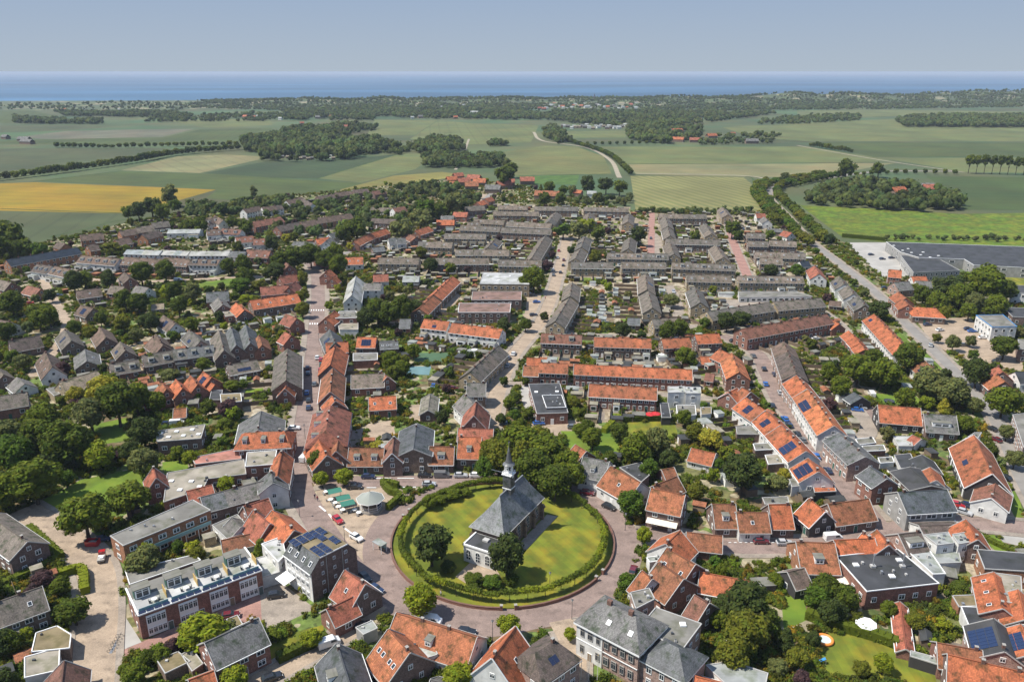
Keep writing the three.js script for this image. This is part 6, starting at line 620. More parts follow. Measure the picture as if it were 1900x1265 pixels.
{ const q = new B(); q.col = [0.34, 0.27, 0.21]; q.box(0, 1.1, 0, 3.2, 2.2, 2.6); q.col = [1, 1, 1]; q.box(0, 2.28, 0, 3.5, 0.16, 2.9); const l = shedSpots.slice(298), im = new THREE.InstancedMesh(q.geo(), mat('shed_surface', [0.7, 0.7, 0.7], T.flat, 0.9, { vertexColors: true }), l.length); im.name = 'distant_sheds'; l.forEach(([x, z, rot], i) => { quat.setFromAxisAngle(UPV, rot); mtx.compose(new V3(x, 0.1, z), quat, new V3(rr(0.8, 1.6), rr(0.95, 1.15), rr(0.9, 1.5))); im.setMatrixAt(i, mtx); const c = pick([[0.45, 0.43, 0.4], [0.6, 0.58, 0.55], [0.95, 0.95, 0.93], [0.55, 0.48, 0.38], [0.18, 0.18, 0.19], [0.4, 0.38, 0.35], [0.75, 0.3, 0.15]]); im.setColorAt(i, lin(...c)); }); setting(im, 'stuff'); }
// shrubs in every garden, small trees among them
const bushes = [[], []]; const zMin = -1080;
for (let i = 0; i < 150000; i++) {
  const z = -118 - (rnd() ** 1.35) * (-zMin - 118), hw = 0.66 * (-z + 60), x = rr(-hw, hw); if (!inside(VILLAGE, x, z) || at(x, z)) continue; const n = fbm(x / 9, z / 9); if (n < (COURTS.some((p) => inside(p, x, z)) ? 0.53 : 0.37)) continue;
  const r = rr(0.5, 1.5) * (0.6 + n), w = rnd(); bushes[i & 1].push({ x, z, y: 0.05, r, h: r * rr(0.7, 1.5), v: rr(0.6, 1.5), cr: w < 0.08 ? 1.9 : w < 0.14 ? 1.5 : rr(0.8, 1.25), cb: w > 0.94 ? 2 : 1 });
}
for (let i = 0; i < 5200; i++) { const z = -125 - (rnd() ** 1.2) * 930, hw = 0.66 * (-z + 60), x = rr(-hw, hw); if (!inside(VILLAGE, x, z) || at(x, z) || at(x + 2, z) || at(x - 2, z) || at(x, z + 2) || at(x, z - 2)) continue; if (rnd() < 0.42) { const r = rr(1.3, 3.2); TREES.push({ x, z, r, h: r * rr(1.9, 2.6), k: pick(['d', 'd', 'm', 'm', 'm', 'w', 'l', 'p', 'c']), s: rnd() < 0.1 ? 'cone' : 'round' }); } }
instances('garden_shrubs', BUSH[0], LEAF.m, bushes[0]); instances('garden_shrubs', BUSH[1], LEAF.d, bushes[1]);
// trees: the 290 that show largest are things of their own, the rest one mass
TREES.forEach((t, i) => { const h = (i * 7919) % 10; if (t.k === 'm') t.k = h < 3 ? 'o' : h < 6 ? 'e' : 'm'; else if (t.k === 'd') t.k = h < 2 ? 'm' : h < 4 ? 'c' : 'd'; });
for (const t of TREES) t.a = t.r / Math.hypot(t.x, t.z) * (t.s === 'high' ? 20 : t.own ? 1.6 : 1);
TREES.sort((p, q) => q.a - p.a);
const rest = {};
TREES.forEach((t, i) => {
  const sh = t.s === 'high' ? 'round' : t.s, cs = t.s === 'high' ? 0.4 : 0.16, sy = t.h * (1 - cs) / (sh === 'tall' ? 2.25 : sh === 'cone' ? 2.45 : 2.0);
  if (i >= 290) { const key = sh + t.k; (rest[key] ??= { sh, k: t.k, list: [] }).list.push({ x: t.x, z: t.z, y: t.h * cs * 0.6, r: t.r, h: sy * 1.05, cr: rr(0.85, 1.15), v: rr(0.75, 1.2) }); return; }
  const g = G(sh === 'cone' ? 'conifer' : 'tree', t.x, t.z, (i * 2.399) % 6.28, 0.1), lodN = Math.hypot(t.x, t.z) < 520, set = (lodN ? CROWN : CROWN_MID)[sh];
  const tr = M('trunk', TRUNK, mats.bark, g); tr.scale.set(Math.max(t.r, 2.4), t.h * 0.62, Math.max(t.r, 2.4)); const c = M('crown', set[i % set.length], LEAF[t.k], g); c.scale.set(t.r * rr(0.86, 1.14), sy * rr(0.92, 1.1), t.r * rr(0.86, 1.14)); c.position.y = t.h * cs; c.rotation.set(rr(-0.09, 0.09), 0, rr(-0.09, 0.09));
  const size = t.r > 5.5 ? 'large ' : t.r < 2.2 ? 'small ' : ''; reg(g, `${size}${LEAFN[t.k]} ${sh === 'cone' ? 'conifer' : t.s === 'high' ? 'bare-stemmed tree' : sh === 'tall' ? 'upright tree' : 'tree'}`, sh === 'cone' ? 'conifer' : 'tree', 'trees in and around the village', true);
});
for (const k in rest) instances('smaller_trees', CROWN_MID[rest[k].sh][0], LEAF[rest[k].k], rest[k].list);
// pleached limes round the churchyard
let limes = 0, bollards = 0;
{
  const q = new B(); for (let i = 0; i < 5; i++) { const c = [-1.9 + i * 0.95, 2.5 + rr(-0.1, 0.1), rr(-0.1, 0.1)]; core(q, c, 0.75, 0.95); leafCards(q, c, 0.85, 60, 0.2, 0.8, 0.95); } const cr = q.geo(), st = new B().tube([0, 0, 0], [0, 2.2, 0], 0.1, 0.08, 6).geo();
  for (let i = 0; i < 39; i++) { const a = i / 39 * 6.2832 + 0.05; if (a > 4.75 && a < 5.35) continue; const g = G('pleached_lime', RC[0] + Math.cos(a) * 27.4, RC[1] + Math.sin(a) * 27.4, -a + Math.PI / 2, 0.35); M('trunk', st, mats.bark, g); const pc = M('crown', cr, LEAF[pick(['m', 'm', 'l', 'd'])], g); pc.scale.set(rr(0.85, 1.05), rr(0.85, 1.12), rr(0.8, 1.4)); pc.position.y = rr(-0.1, 0.35); reg(g, `pleached lime in the churchyard ring, ${ord(++limes)} clockwise from its right edge`, 'tree', 'pleached limes around the churchyard'); }
}
function hedge(pts, w, h, k, label) { const L = densify(px(pts), 1.5), g = G('hedge', L[0][0], L[0][1], 0, 0.1), q = new B(); L.forEach(([x, z], i) => { const c = [x - L[0][0], h * 0.5, z - L[0][1]], n = L[Math.min(i + 1, L.length - 1)], p = L[Math.max(0, i - 1)], rot = Math.atan2(-(n[1] - p[1]), n[0] - p[0]); q.col = [0.95, 0.95, 0.95]; q.box(c[0], h * 0.46, c[2], 1.7, h * 0.9, w * 0.9, rot); for (let j = 0; j < 26; j++) { const lx = rr(-0.85, 0.85), sd = rnd(), lz = sd < 0.35 ? -w / 2 : sd < 0.7 ? w / 2 : rr(-w / 2, w / 2), ly = sd < 0.7 ? rr(0.1, h) : h * rr(0.92, 1.05); leafCards(q, [c[0] + lx * Math.cos(rot) + lz * Math.sin(rot), ly, c[2] - lx * Math.sin(rot) + lz * Math.cos(rot)], 0.08, 1, 0.22, 0.9); } }); M('foliage', q.geo(), LEAF[k], g); reg(g, label, 'hedge', 'clipped hedges'); for (const [x, z] of L) fillPoly(rect(x, z, 0, w + 1, w + 1), 1); }
seed = 31;
hedge([[8, 1088], [60, 1066], [100, 1046]], 2, 2, 'm', 'clipped hedge in front of the house at the left edge'); hedge([[55, 985], [85, 1012], [110, 1036]], 2.4, 1.8, 'm', 'hedge beside the beige road at the left'); hedge([[100, 1075], [148, 1062], [158, 1100]], 2.2, 2.2, 'l', 'hedge around the corner garden by the beige road'); hedge([[522, 1226], [560, 1208], [600, 1190]], 2.2, 2.2, 'd', 'thick dark hedge along the bottom street'); hedge([[1502, 1148], [1560, 1168], [1620, 1185], [1675, 1205]], 2.4, 2.4, 'm', 'long broad hedge dividing the lower right gardens'); hedge([[1122, 802], [1148, 778]], 2, 2, 'l', 'short light green hedge beside a garden shed'); hedge([[1160, 782], [1225, 780], [1290, 782]], 2.2, 2.2, 'd', 'dark hedge above the garden lawn'); hedge([[735, 905], [712, 900], [722, 915], [742, 925], [722, 945]], 1.6, 2.2, 'm', 'wavy hedge beside the bandstand'); hedge([[1070, 775], [1060, 745], [1052, 725]], 1.8, 2, 'm', 'hedge right of the black hall'); hedge([[1565, 440], [1640, 447]], 2, 3, 'd', 'dark hedge between meadow and supermarket parking'); hedge([[1600, 715], [1700, 722], [1760, 735]], 2.4, 2.6, 'd', 'tall dark hedge behind the orange barn'); hedge([[400, 830], [450, 818]], 2, 2.2, 'd', 'lower garden hedge left of the main street'); hedge([[395, 815], [445, 805]], 2, 2, 'd', 'upper garden hedge left of the main street'); hedge([[1820, 996], [1850, 1012], [1878, 1024]], 1.6, 1.2, 'm', 'low hedge by the roundabout'); hedge([[1640, 885], [1672, 882]], 1.6, 1.4, 'l', 'short hedge above the corner shop');

// ---------- vehicles ----------
const extr = (pts, depth, bev) => { const s = new THREE.Shape(pts.map(([x, y]) => new THREE.Vector2(x, y))), g = new THREE.ExtrudeGeometry(s, { depth: depth - 2 * bev, bevelEnabled: true, bevelSize: bev, bevelThickness: bev, bevelSegments: 2 }); g.translate(0, 0, -depth / 2 + bev); return g; };
const CAR = { body: mergeGeometries([extr([[-2.05, 0.36], [-2.1, 0.78], [-1.85, 0.98], [0.8, 0.97], [1.85, 0.8], [2.08, 0.6], [2.06, 0.36]], 1.76, 0.08), extr([[-1.5, 1.4], [-1.42, 1.47], [0.15, 1.47], [0.3, 1.4]], 1.4, 0.03)]), glass: extr([[-1.95, 0.95], [-1.5, 1.43], [0.25, 1.43], [0.95, 0.93]], 1.52, 0.06) };
const VAN = { body: mergeGeometries([extr([[-2.4, 0.36], [-2.42, 1.9], [-2.2, 2.0], [1.1, 1.95], [1.75, 1.25], [2.35, 1.05], [2.4, 0.36]], 1.9, 0.08)]), glass: extr([[0.3, 1.25], [0.3, 1.75], [1.15, 1.8], [1.72, 1.24]], 1.96, 0.03) };
const wheel = new THREE.CylinderGeometry(0.32, 0.32, 0.22, 16).rotateX(Math.PI / 2), rim = new THREE.CylinderGeometry(0.19, 0.19, 0.24, 10).rotateX(Math.PI / 2);
const PAINT = { black: [0.012, 0.013, 0.016], grey: [0.12, 0.125, 0.13], silver: [0.42, 0.43, 0.44], white: [0.75, 0.75, 0.74], red: [0.4, 0.015, 0.02], blue: [0.02, 0.12, 0.42], navy: [0.015, 0.03, 0.08], maroon: [0.13, 0.012, 0.02], green: [0.02, 0.08, 0.05] };
for (const k in PAINT) PAINT[k] = new THREE.MeshPhysicalMaterial({ name: 'car_paint_' + k, color: lin(...PAINT[k]), roughness: 0.4, clearcoat: 1, clearcoatRoughness: 0.06 });
function car(x, y, colour, turn, kind, label) {
  const [X0, Z0] = gp(x, y, 0.7); let rot; if (turn === undefined || turn === 'x') { let best = 1e9; for (const r of roadLines) for (let i = 0; i < r.L.length - 1; i++) { const d = Math.hypot(r.L[i][0] - X0, r.L[i][1] - Z0); if (d < best) { best = d; rot = Math.atan2(-(r.L[i + 1][1] - r.L[i][1]), r.L[i + 1][0] - r.L[i][0]); } } if (turn === 'x') rot += Math.PI / 2; } else rot = turn * Math.PI / 180;
  const V = kind === 'van' ? VAN : CAR, g = G(kind === 'van' ? 'van' : 'car', X0, Z0, rot, 0.18), bd = M('body', V.body, PAINT[colour], g); M('windows', V.glass, X.glass, g); const wx = kind === 'van' ? 1.5 : 1.3;
  for (const s of [-1, 1]) for (const t of [-1, 1]) { const w = M('wheel', wheel, X.tyre, g); w.position.set(s * wx, 0.32, t * 0.8); const r = M('rim', rim, X.rim, w); }
  const fx = kind === 'van' ? 2.42 : 2.07; for (const t of [-1, 1]) { const h = M('headlight', unitBox(), X.lampg, g); h.scale.set(0.1, 0.16, 0.34); h.position.set(fx, 0.68, t * 0.62); const l = M('tail_light', unitBox(), X.tail, g); l.scale.set(0.1, 0.2, 0.26); l.position.set(-fx - 0.02, 0.76, t * 0.66); }
  reg(g, label || `${colour} ${kind === 'van' ? 'van' : 'car'}`, kind === 'van' ? 'van' : 'car', label ? undefined : 'vehicles in the village', !label);
}
[[626, 964, 'red', -52, 'car', 'bright red car beside the square'], [661, 997, 'white', -40, 'car', 'white car parked by the bus shelter'], [677, 1071, 'black', -50], [698, 1093, 'navy', -38], [674, 1161, 'black', 35], [512, 1104, 'black', 15, 'car', 'black car alone in the pink car park'], [427, 1142, 'maroon', 15], [504, 1257, 'black', 30], [610, 1194, 'white', 30, 'van', 'white vehicle in the bottom street'], [866, 1172, 'black', -10], [800, 1152, 'white', -14, 'van'], [1175, 1058, 'maroon', 70, 'car', 'dark red car on the right of the ring road'], [683, 884, 'navy', 0], [659, 903, 'black', 0], [788, 882, 'black', 0], [820, 882, 'grey', 0, 'van'], [855, 882, 'silver', 0], [884, 882, 'white', 0], [796, 898, 'silver', 0], [1090, 914, 'maroon', -15, 'car', 'dark red car in the shade of the great trees'], [1130, 940, 'black', -40], [1413, 1004, 'maroon', 0], [1456, 1007, 'silver', 0], [1546, 998, 'white', 8, 'van', 'white van on the street before the orange cottages'], [1777, 936, 'red', -30], [1798, 938, 'navy', -30], [1790, 950, 'silver', -40], [1838, 950, 'black', -5], [1735, 968, 'black', 3], [1762, 969, 'white', 3], [1702, 972, 'silver', 3],
  [1537, 873, 'navy'], [1515, 846, 'blue'], [1490, 816, 'grey'], [1480, 805, 'black'], [1465, 789, 'navy'], [1457, 777, 'blue'], [1433, 752, 'black'], [1421, 712, 'blue'], [1418, 684, 'black'], [1438, 694, 'navy'], [1398, 660, 'grey'], [1362, 632, 'black', 20], [1592, 760, 'blue', -15], [1622, 747, 'black', 60], [1618, 732, 'white', 80, 'van', 'white camper beside the orange barn'], [1598, 756, 'silver', -10],
  [570, 682, 'maroon'], [571, 692, 'navy'], [595, 667, 'red'], [596, 676, 'green'], [594, 686, 'red'], [596, 695, 'grey'], [588, 663, 'white'], [596, 710, 'white'], [583, 712, 'grey'], [595, 731, 'white'], [569, 728, 'blue'], [572, 742, 'black'], [545, 794, 'white', 5], [533, 822, 'maroon'], [565, 850, 'white', 80, 'van'], [572, 756, 'navy'],
  [953, 656, 'white'], [943, 664, 'navy'], [942, 678, 'silver'], [1000, 785, 'blue', 5], [1064, 792, 'grey', 0], [938, 785, 'black'], [990, 584, 'navy', 15], [984, 597, 'grey', 15], [996, 560, 'blue', 10], [985, 546, 'grey', 10], [1037, 465, 'red'], [1035, 478, 'silver'], [1046, 482, 'maroon'], [1045, 492, 'black'], [1026, 500, 'white'], [1040, 505, 'black'], [1027, 510, 'grey'], [805, 715, 'blue', 80], [842, 720, 'maroon', 0], [728, 588, 'white', 20], [568, 580, 'silver', 20], [812, 522, 'navy', 30], [800, 537, 'black', 60], [818, 510, 'navy', 0],
  [1347, 447, 'black'], [1354, 470, 'grey'], [1362, 430, 'silver'], [1250, 541, 'silver'], [1200, 418, 'grey'], [1208, 442, 'black'], [1196, 460, 'navy', 90], [1380, 425, 'black'], [1643, 534, 'navy', 0], [1722, 602, 'navy', 10], [1798, 610, 'navy', 0], [1805, 614, 'blue', 0], [1825, 626, 'white', 0], [1745, 612, 'white', 20], [1790, 640, 'grey', 0], [1728, 640, 'silver', 60], [1617, 472, 'navy', 15], [1638, 480, 'navy', 10], [1655, 478, 'navy', 10], [1840, 795, 'black', 110], [1848, 815, 'maroon', 110], [1852, 855, 'navy', 110], [1865, 885, 'black', 110], [108, 548, 'navy', 20], [55, 562, 'red', 15], [115, 650, 'navy', 15], [148, 637, 'white', 60], [330, 520, 'white', 5, 'van', 'white camper by the narrow green'], [90, 1078, 'silver', 20], [72, 1068, 'black', 20], [190, 1000, 'navy', 20], [310, 786, 'navy', 15], [328, 785, 'white', 15, 'van'], [445, 600, 'silver', 15], [1515, 640 - 12, 'white', 20], [1448, 768 - 40, 'silver'], [1850, 670, 'black', 20], [1320, 540, 'grey', 20],
].forEach((a) => car(...a));
// ---------- things on the square and in the gardens ----------
const post = (n, px0, fn, label, cat, group, rot = 0) => { const [x, z] = gp(...px0), g = G(n, x, z, rot, 0.13); fn(g); reg(g, label, cat, group); return g; };
post('bandstand', [688, 945], (g) => { const oct = (r, y0, y1, r2 = r) => new THREE.CylinderGeometry(r2, r, y1 - y0, 8).translate(0, (y0 + y1) / 2, 0); M('plinth', oct(3.5, 0, 0.7), X.stone, g); M('floor', oct(3.4, 0.7, 0.78), PAVE.slab, g); for (let k = 0; k < 8; k++) { const a = (k + 0.5) / 8 * 6.2832 + 0.3927, p = M('post', new B().tube([0, 0.7, 0], [0, 3.6, 0], 0.09, 0.09, 8).geo(), X.white, g); p.position.set(Math.cos(a) * 3.1, 0, Math.sin(a) * 3.1); const b = M('railing', new B().box(0, 1.65, 0, 2.4, 0.08, 0.06).box(0, 0.95, 0, 2.4, 0.08, 0.06).box(-0.6, 1.3, 0, 0.05, 0.7, 0.05).box(0, 1.3, 0, 0.05, 0.7, 0.05).box(0.6, 1.3, 0, 0.05, 0.7, 0.05).geo(), X.white, g); const a2 = (k + 1) / 8 * 6.2832 + 0.3927; b.position.set(Math.cos(a2) * 2.9, 0, Math.sin(a2) * 2.9); b.rotation.y = -a2 + Math.PI / 2; if (k > 3) { const gp2 = M('glass_screen', unitBox(), X.pvl, g); gp2.scale.set(2.3, 2.4, 0.05); gp2.position.set(Math.cos(a2) * 2.86, 2.1, Math.sin(a2) * 2.86); gp2.rotation.y = -a2 + Math.PI / 2; } } M('roof', oct(4.1, 3.5, 5.6, 0.15), ROOF.fl, g); M('eaves_ring', oct(4.15, 3.36, 3.52), X.white, g); M('finial', new B().tube([0, 5.5, 0], [0, 6.3, 0], 0.12, 0.03, 6).geo(), X.metal, g); }, 'white octagonal bandstand with pale grey roof on the square', 'bandstand');
post('bus_shelter', [705, 1022], (g) => { M('roof', new B().box(0, 2.5, 0, 3.6, 0.14, 2.2).geo(), ROOF.fl, g); for (const x of [-1.6, 1.6]) for (const z of [-0.9, 0.9]) { const p = M('post', unitBox(), X.white, g); p.scale.set(0.12, 2.5, 0.12); p.position.set(x, 1.25, z); } M('back_panel', new B().box(0, 1.4, -0.95, 3.2, 1.9, 0.05).geo(), X.teal, g); M('bench', new B().box(0, 0.5, -0.6, 2.6, 0.08, 0.4).box(-1, 0.25, -0.6, 0.08, 0.5, 0.3).box(1, 0.25, -0.6, 0.08, 0.5, 0.3).geo(), X.timber, g); }, 'small bus shelter with pale roof beside the churchyard wall', 'shelter', undefined, -0.7);
const parasol = (p, m, label, r = 1.6) => post('parasol', p, (g) => { M('pole', new B().tube([0, 0, 0], [0, 2.6, 0], 0.04, 0.04, 6).geo(), X.metal, g); M('canopy', new THREE.ConeGeometry(r, 0.55, 8).translate(0, 2.45, 0), m, g); M('base', new B().tube([0, 0, 0], [0, 0.12, 0], 0.4, 0.4, 10).geo(), X.stone, g); }, label, 'parasol', undefined);
const canopy = (p, label) => post('cafe_canopy', p, (g) => { M('cloth', new B().slab(0.06, [-2, 2.5, 1.5], [2, 2.5, 1.5], [2, 3, 0], [-2, 3, 0]).slab(0.06, [2, 2.5, -1.5], [-2, 2.5, -1.5], [-2, 3, 0], [2, 3, 0]).geo(), X.green, g); for (const x of [-1.7, 1.7]) { const q = M('pole', new B().tube([0, 0, 0], [0, 2.8, 0], 0.05, 0.05, 6).geo(), X.metal, g); q.position.x = x; } }, label, 'canopy', undefined, 0.45);
canopy([621, 925], 'green cafe canopy nearest the lime trees'); canopy([637, 938], 'green cafe canopy in the middle of the terrace'); canopy([645, 948], 'green cafe canopy nearest the red car');
[[605, 916], [613, 931], [622, 937], [628, 944], [636, 950], [658, 950], [666, 955]].forEach((p, i) => post('cafe_table', p, (g) => { M('table_top', new B().tube([0, 0.7, 0], [0, 0.78, 0], 0.75, 0.75, 14).geo(), X.white, g); M('pedestal', new B().tube([0, 0, 0], [0, 0.7, 0], 0.08, 0.06, 6).geo(), X.metal, g); for (let k = 0; k < 3; k++) { const a = k * 2.1 + i, c = M('chair', new B().box(0, 0.45, 0, 0.5, 0.06, 0.5).box(0, 0.75, -0.24, 0.5, 0.5, 0.05).box(0, 0.22, 0, 0.42, 0.44, 0.42).geo(), X.pale, g); c.position.set(Math.cos(a) * 1.05, 0, Math.sin(a) * 1.05); c.rotation.y = -a - Math.PI / 2; } }, `white round cafe table with chairs, ${ord(i + 1)} from the lime trees along the terrace`, 'table', 'cafe tables on the square'));
parasol([1605, 1172], X.white, 'large white parasol on the garden lawn', 2.4); parasol([1564, 1090], mats.leaf_yellow ? X.cream : X.cream, 'pale yellow parasol beside the black workshop', 2); parasol([1348, 1212], X.white, 'white parasol behind the mansion', 1.8); parasol([880, 650 + 8], X.white, 'white parasol behind the middle street terrace', 2); parasol([1228, 667], X.white, 'white parasol in the garden of the orange row', 1.8); parasol([1206, 779], X.red, 'red parasol left of a pair in a garden', 1.9); parasol([1216, 778], X.red, 'red parasol right of a pair in a garden', 1.9);
[[556, 960], [1061, 1150], [914, 1190], [437, 958], [785, 905], [1020, 1098], [640, 1010], [1160, 985], [566, 815], [592, 640]].forEach((p, i) => post('street_lamp', p, (g) => { M('pole', new B().tube([0, 0, 0], [0, 5, 0], 0.08, 0.05, 7).geo(), X.dmetal, g); const h = M('lantern', new THREE.CylinderGeometry(0.26, 0.16, 0.45, 8).translate(0, 5.2, 0), X.lampg, g); M('lantern_cap', new THREE.ConeGeometry(0.34, 0.22, 8).translate(0, 5.53, 0), X.dmetal, g); }, ['street lamp beside the road left of the red car', 'street lamp by the mansion corner', 'street lamp behind the bright orange white-gabled house', 'pale mast-like lamp among the orange roofs', 'street lamp by the parked cars above the churchyard', 'lamp at the churchyard wall facing the mansion', 'street lamp beside the white car', 'street lamp under the round tree by the shop', 'street lamp on the main street by the red-tiled block', 'street lamp on the main street far up the hill'][i].replace(' far up the hill', ' at the zebra crossing'), 'street lamp', 'street lamps'));
for (const [i, p] of [[1078, 1262], [1092, 1266], [1108, 1268]].entries()) post('flagpole', p, (g) => { M('pole', new B().tube([0, 0, 0], [0, 7, 0], 0.07, 0.04, 7).geo(), X.cream, g); M('finial', new THREE.SphereGeometry(0.1, 8, 6).translate(0, 7.05, 0), X.yellow, g); }, `${['left', 'middle', 'right'][i]} of three pale flagpoles before the mansion`, 'flagpole', 'flagpoles');
post('work_vehicle', [189, 1040], (g) => { M('bed', new B().box(-0.6, 0.95, 0, 2.6, 0.5, 1.7).geo(), X.stone, g); M('cab', new B().box(1.4, 1.3, 0, 1.2, 1.5, 1.6).geo(), PAINT.red, g); M('cab_window', new B().box(1.5, 1.6, 0, 1.1, 0.6, 1.64).geo(), X.glass, g); M('load', new B().box(-0.8, 1.35, 0.2, 1.2, 0.4, 0.8).box(-0.1, 1.3, -0.4, 0.8, 0.3, 0.6).geo(), X.white, g); for (const x of [-1.2, 1.4]) for (const z of [-0.75, 0.75]) { const w = M('wheel', wheel, X.tyre, g); w.position.set(x, 0.32, z); } }, 'small flatbed work truck with white load on the beige road', 'truck', undefined, 1.9);
post('skip_container', [172, 1012], (g) => { M('bin', new B().slab(0.1, [-1.7, 1.6, 1], [1.7, 1.6, 1], [1.4, 0.15, 0.9], [-1.4, 0.15, 0.9]).slab(0.1, [1.7, 1.6, -1], [-1.7, 1.6, -1], [-1.4, 0.15, -0.9], [1.4, 0.15, -0.9]).box(0, 0.2, 0, 2.8, 0.1, 1.8).box(-1.6, 0.9, 0, 0.12, 1.5, 1.9).box(1.6, 0.9, 0, 0.12, 1.5, 1.9).geo(), PAINT.red, g); M('rubble', new THREE.SphereGeometry(0.9, 8, 5).scale(1.4, 0.5, 0.9).translate(0, 0.9, 0), X.stone, g); }, 'red waste skip under the big tree by the grey apartment block', 'skip');
post('paddling_pool', [1530, 1190], (g) => { M('inflated_ring', new THREE.TorusGeometry(1.7, 0.35, 8, 24).rotateX(Math.PI / 2).translate(0, 0.35, 0), X.orange, g); M('water', new THREE.CylinderGeometry(1.6, 1.6, 0.3, 24).translate(0, 0.25, 0), X.pool, g); }, 'round orange paddling pool in the lower right garden', 'pool'); post('sailing_dinghy', [1484, 1248], (g) => { M('hull', new THREE.SphereGeometry(1, 14, 8).scale(2.4, 0.7, 0.9).translate(0, 0.6, 0), X.white, g); M('cover', new B().box(0.3, 1.15, 0, 2.6, 0.25, 1.2).geo(), X.aqua, g); M('trailer', new B().box(0, 0.15, 0, 3.6, 0.1, 1).geo(), X.metal, g); }, 'white and aqua boat on a garden lawn', 'boat', undefined, 1.2); post('garden_slide', [1522, 1232], (g) => { M('chute', new B().slab(0.08, [-1.2, 0.1, 0.35], [1, 1.4, 0.35], [1, 1.4, -0.35], [-1.2, 0.1, -0.35]).geo(), X.blue, g); M('ladder', new B().box(1.1, 0.7, 0.3, 0.08, 1.4, 0.08).box(1.1, 0.7, -0.3, 0.08, 1.4, 0.08).box(1.1, 0.5, 0, 0.08, 0.06, 0.6).box(1.1, 1, 0, 0.08, 0.06, 0.6).geo(), X.metal, g); }, 'small blue slide on the lower right lawn', 'slide');
post('trampoline', [1650, 748], (g) => { M('mat', new THREE.CylinderGeometry(1.7, 1.7, 0.06, 24).translate(0, 0.9, 0), X.dmetal, g); M('frame', new THREE.TorusGeometry(1.85, 0.12, 6, 28).rotateX(Math.PI / 2).translate(0, 0.9, 0), X.pvl, g); for (let k = 0; k < 4; k++) { const l = M('leg', new B().tube([0, 0, 0], [0, 0.9, 0], 0.04, 0.04, 6).geo(), X.metal, g); l.position.set(Math.cos(k * 1.57) * 1.8, 0, Math.sin(k * 1.57) * 1.8); } }, 'round trampoline on the lawn behind the orange barn', 'trampoline'); post('glasshouse', [1147, 806], (g) => { M('glazing', new B().box(0, 0.9, 0, 4, 1.8, 2.2).slab(0.04, [-2, 1.8, 1.15], [2, 1.8, 1.15], [2, 2.5, 0], [-2, 2.5, 0]).slab(0.04, [2, 1.8, -1.15], [-2, 1.8, -1.15], [-2, 2.5, 0], [2, 2.5, 0]).geo(), X.pool, g); const f = M('frame', new B().box(0, 2.52, 0, 4.1, 0.08, 0.08).box(0, 1.8, 1.12, 4.1, 0.08, 0.08).box(0, 1.8, -1.12, 4.1, 0.08, 0.08).geo(), X.white, g); }, 'small pale glasshouse behind the garden hedge', 'glasshouse');
post('bicycle_rack', [214, 1196], (g) => { M('rail', new B().box(0, 0.05, 0, 0.6, 0.08, 6).geo(), X.metal, g); for (let k = 0; k < 6; k++) { const b = M('bicycle', mergeGeometries([new THREE.TorusGeometry(0.33, 0.04, 5, 14).translate(-0.5, 0.35, 0), new THREE.TorusGeometry(0.33, 0.04, 5, 14).translate(0.5, 0.35, 0), new THREE.BoxGeometry(0.9, 0.06, 0.05).translate(0, 0.7, 0), new THREE.BoxGeometry(0.06, 0.5, 0.05).translate(0.4, 0.75, 0), new THREE.BoxGeometry(0.08, 0.06, 0.5).translate(0.42, 1.0, 0)].map((q) => { q.deleteAttribute('uv'); return q.index ? q.toNonIndexed() : q; })), X.dmetal, g); b.position.z = -2.4 + k; } }, 'rack of dark bicycles on the pale forecourt', 'bicycle rack', undefined, 0.1);
for (const [i, p] of [[1605, 1052], [1660, 1052]].entries()) { const [x, z] = gp(p[0] + 15, p[1], 5.2), g = G('roof_vent', x, z, 0, 5.2); M('flue', new B().tube([0, 0, 0], [0, 3.4, 0], 0.16, 0.16, 8).geo(), X.metal, g); M('cowl', new B().tube([0, 3.4, 0], [0, 3.8, 0], 0.3, 0.2, 8).geo(), X.metal, g); M('plinth', new B().box(0, 0.3, 0, 1.2, 0.6, 1).geo(), X.pale, g); reg(g, `${['left', 'right'][i]} of two tall metal flues on the black workshop roof`, 'flue', 'workshop flues'); }
{ // gallery along the grey flat-roofed apartments
  const a = gp(228, 1013, 6.2), b = gp(390, 947, 6.2), L = Math.hypot(b[0] - a[0], b[1] - a[1]), g = G('access_gallery', (a[0] + b[0]) / 2, (a[1] + b[1]) / 2, Math.atan2(-(b[1] - a[1]), b[0] - a[0]), 0.1);
  M('deck', new B().box(0, 3, 0.85, L * 0.92, 0.18, 1.5).geo(), X.stone, g); M('balustrade', new B().box(0, 3.55, 1.55, L * 0.92, 0.95, 0.06).geo(), X.teal, g); for (let k = 0; k < 7; k++) { const p = M('post', unitBox(), X.white, g); p.scale.set(0.14, 3, 0.14); p.position.set((k / 6 - 0.5) * L * 0.9, 1.5, 1.5); } reg(g, 'blue-green balustraded gallery along the grey flat-roofed apartment block', 'gallery');
}
line([[541, 838], [537, 870], [534, 905], [531, 925]], 2.6, ([x, z]) => { const g = G('bollard', x, z, 0, 0.25); M('shaft', new B().tube([0, 0, 0], [0, 0.9, 0], 0.09, 0.08, 8).geo(), X.dmetal, g); M('cap', new THREE.SphereGeometry(0.1, 8, 6).translate(0, 0.92, 0), X.pale, g); reg(g, `dark bollard along the shaded main street, ${ord(++bollards)} counted towards the square`, 'bollard', 'bollards along the main street'); });
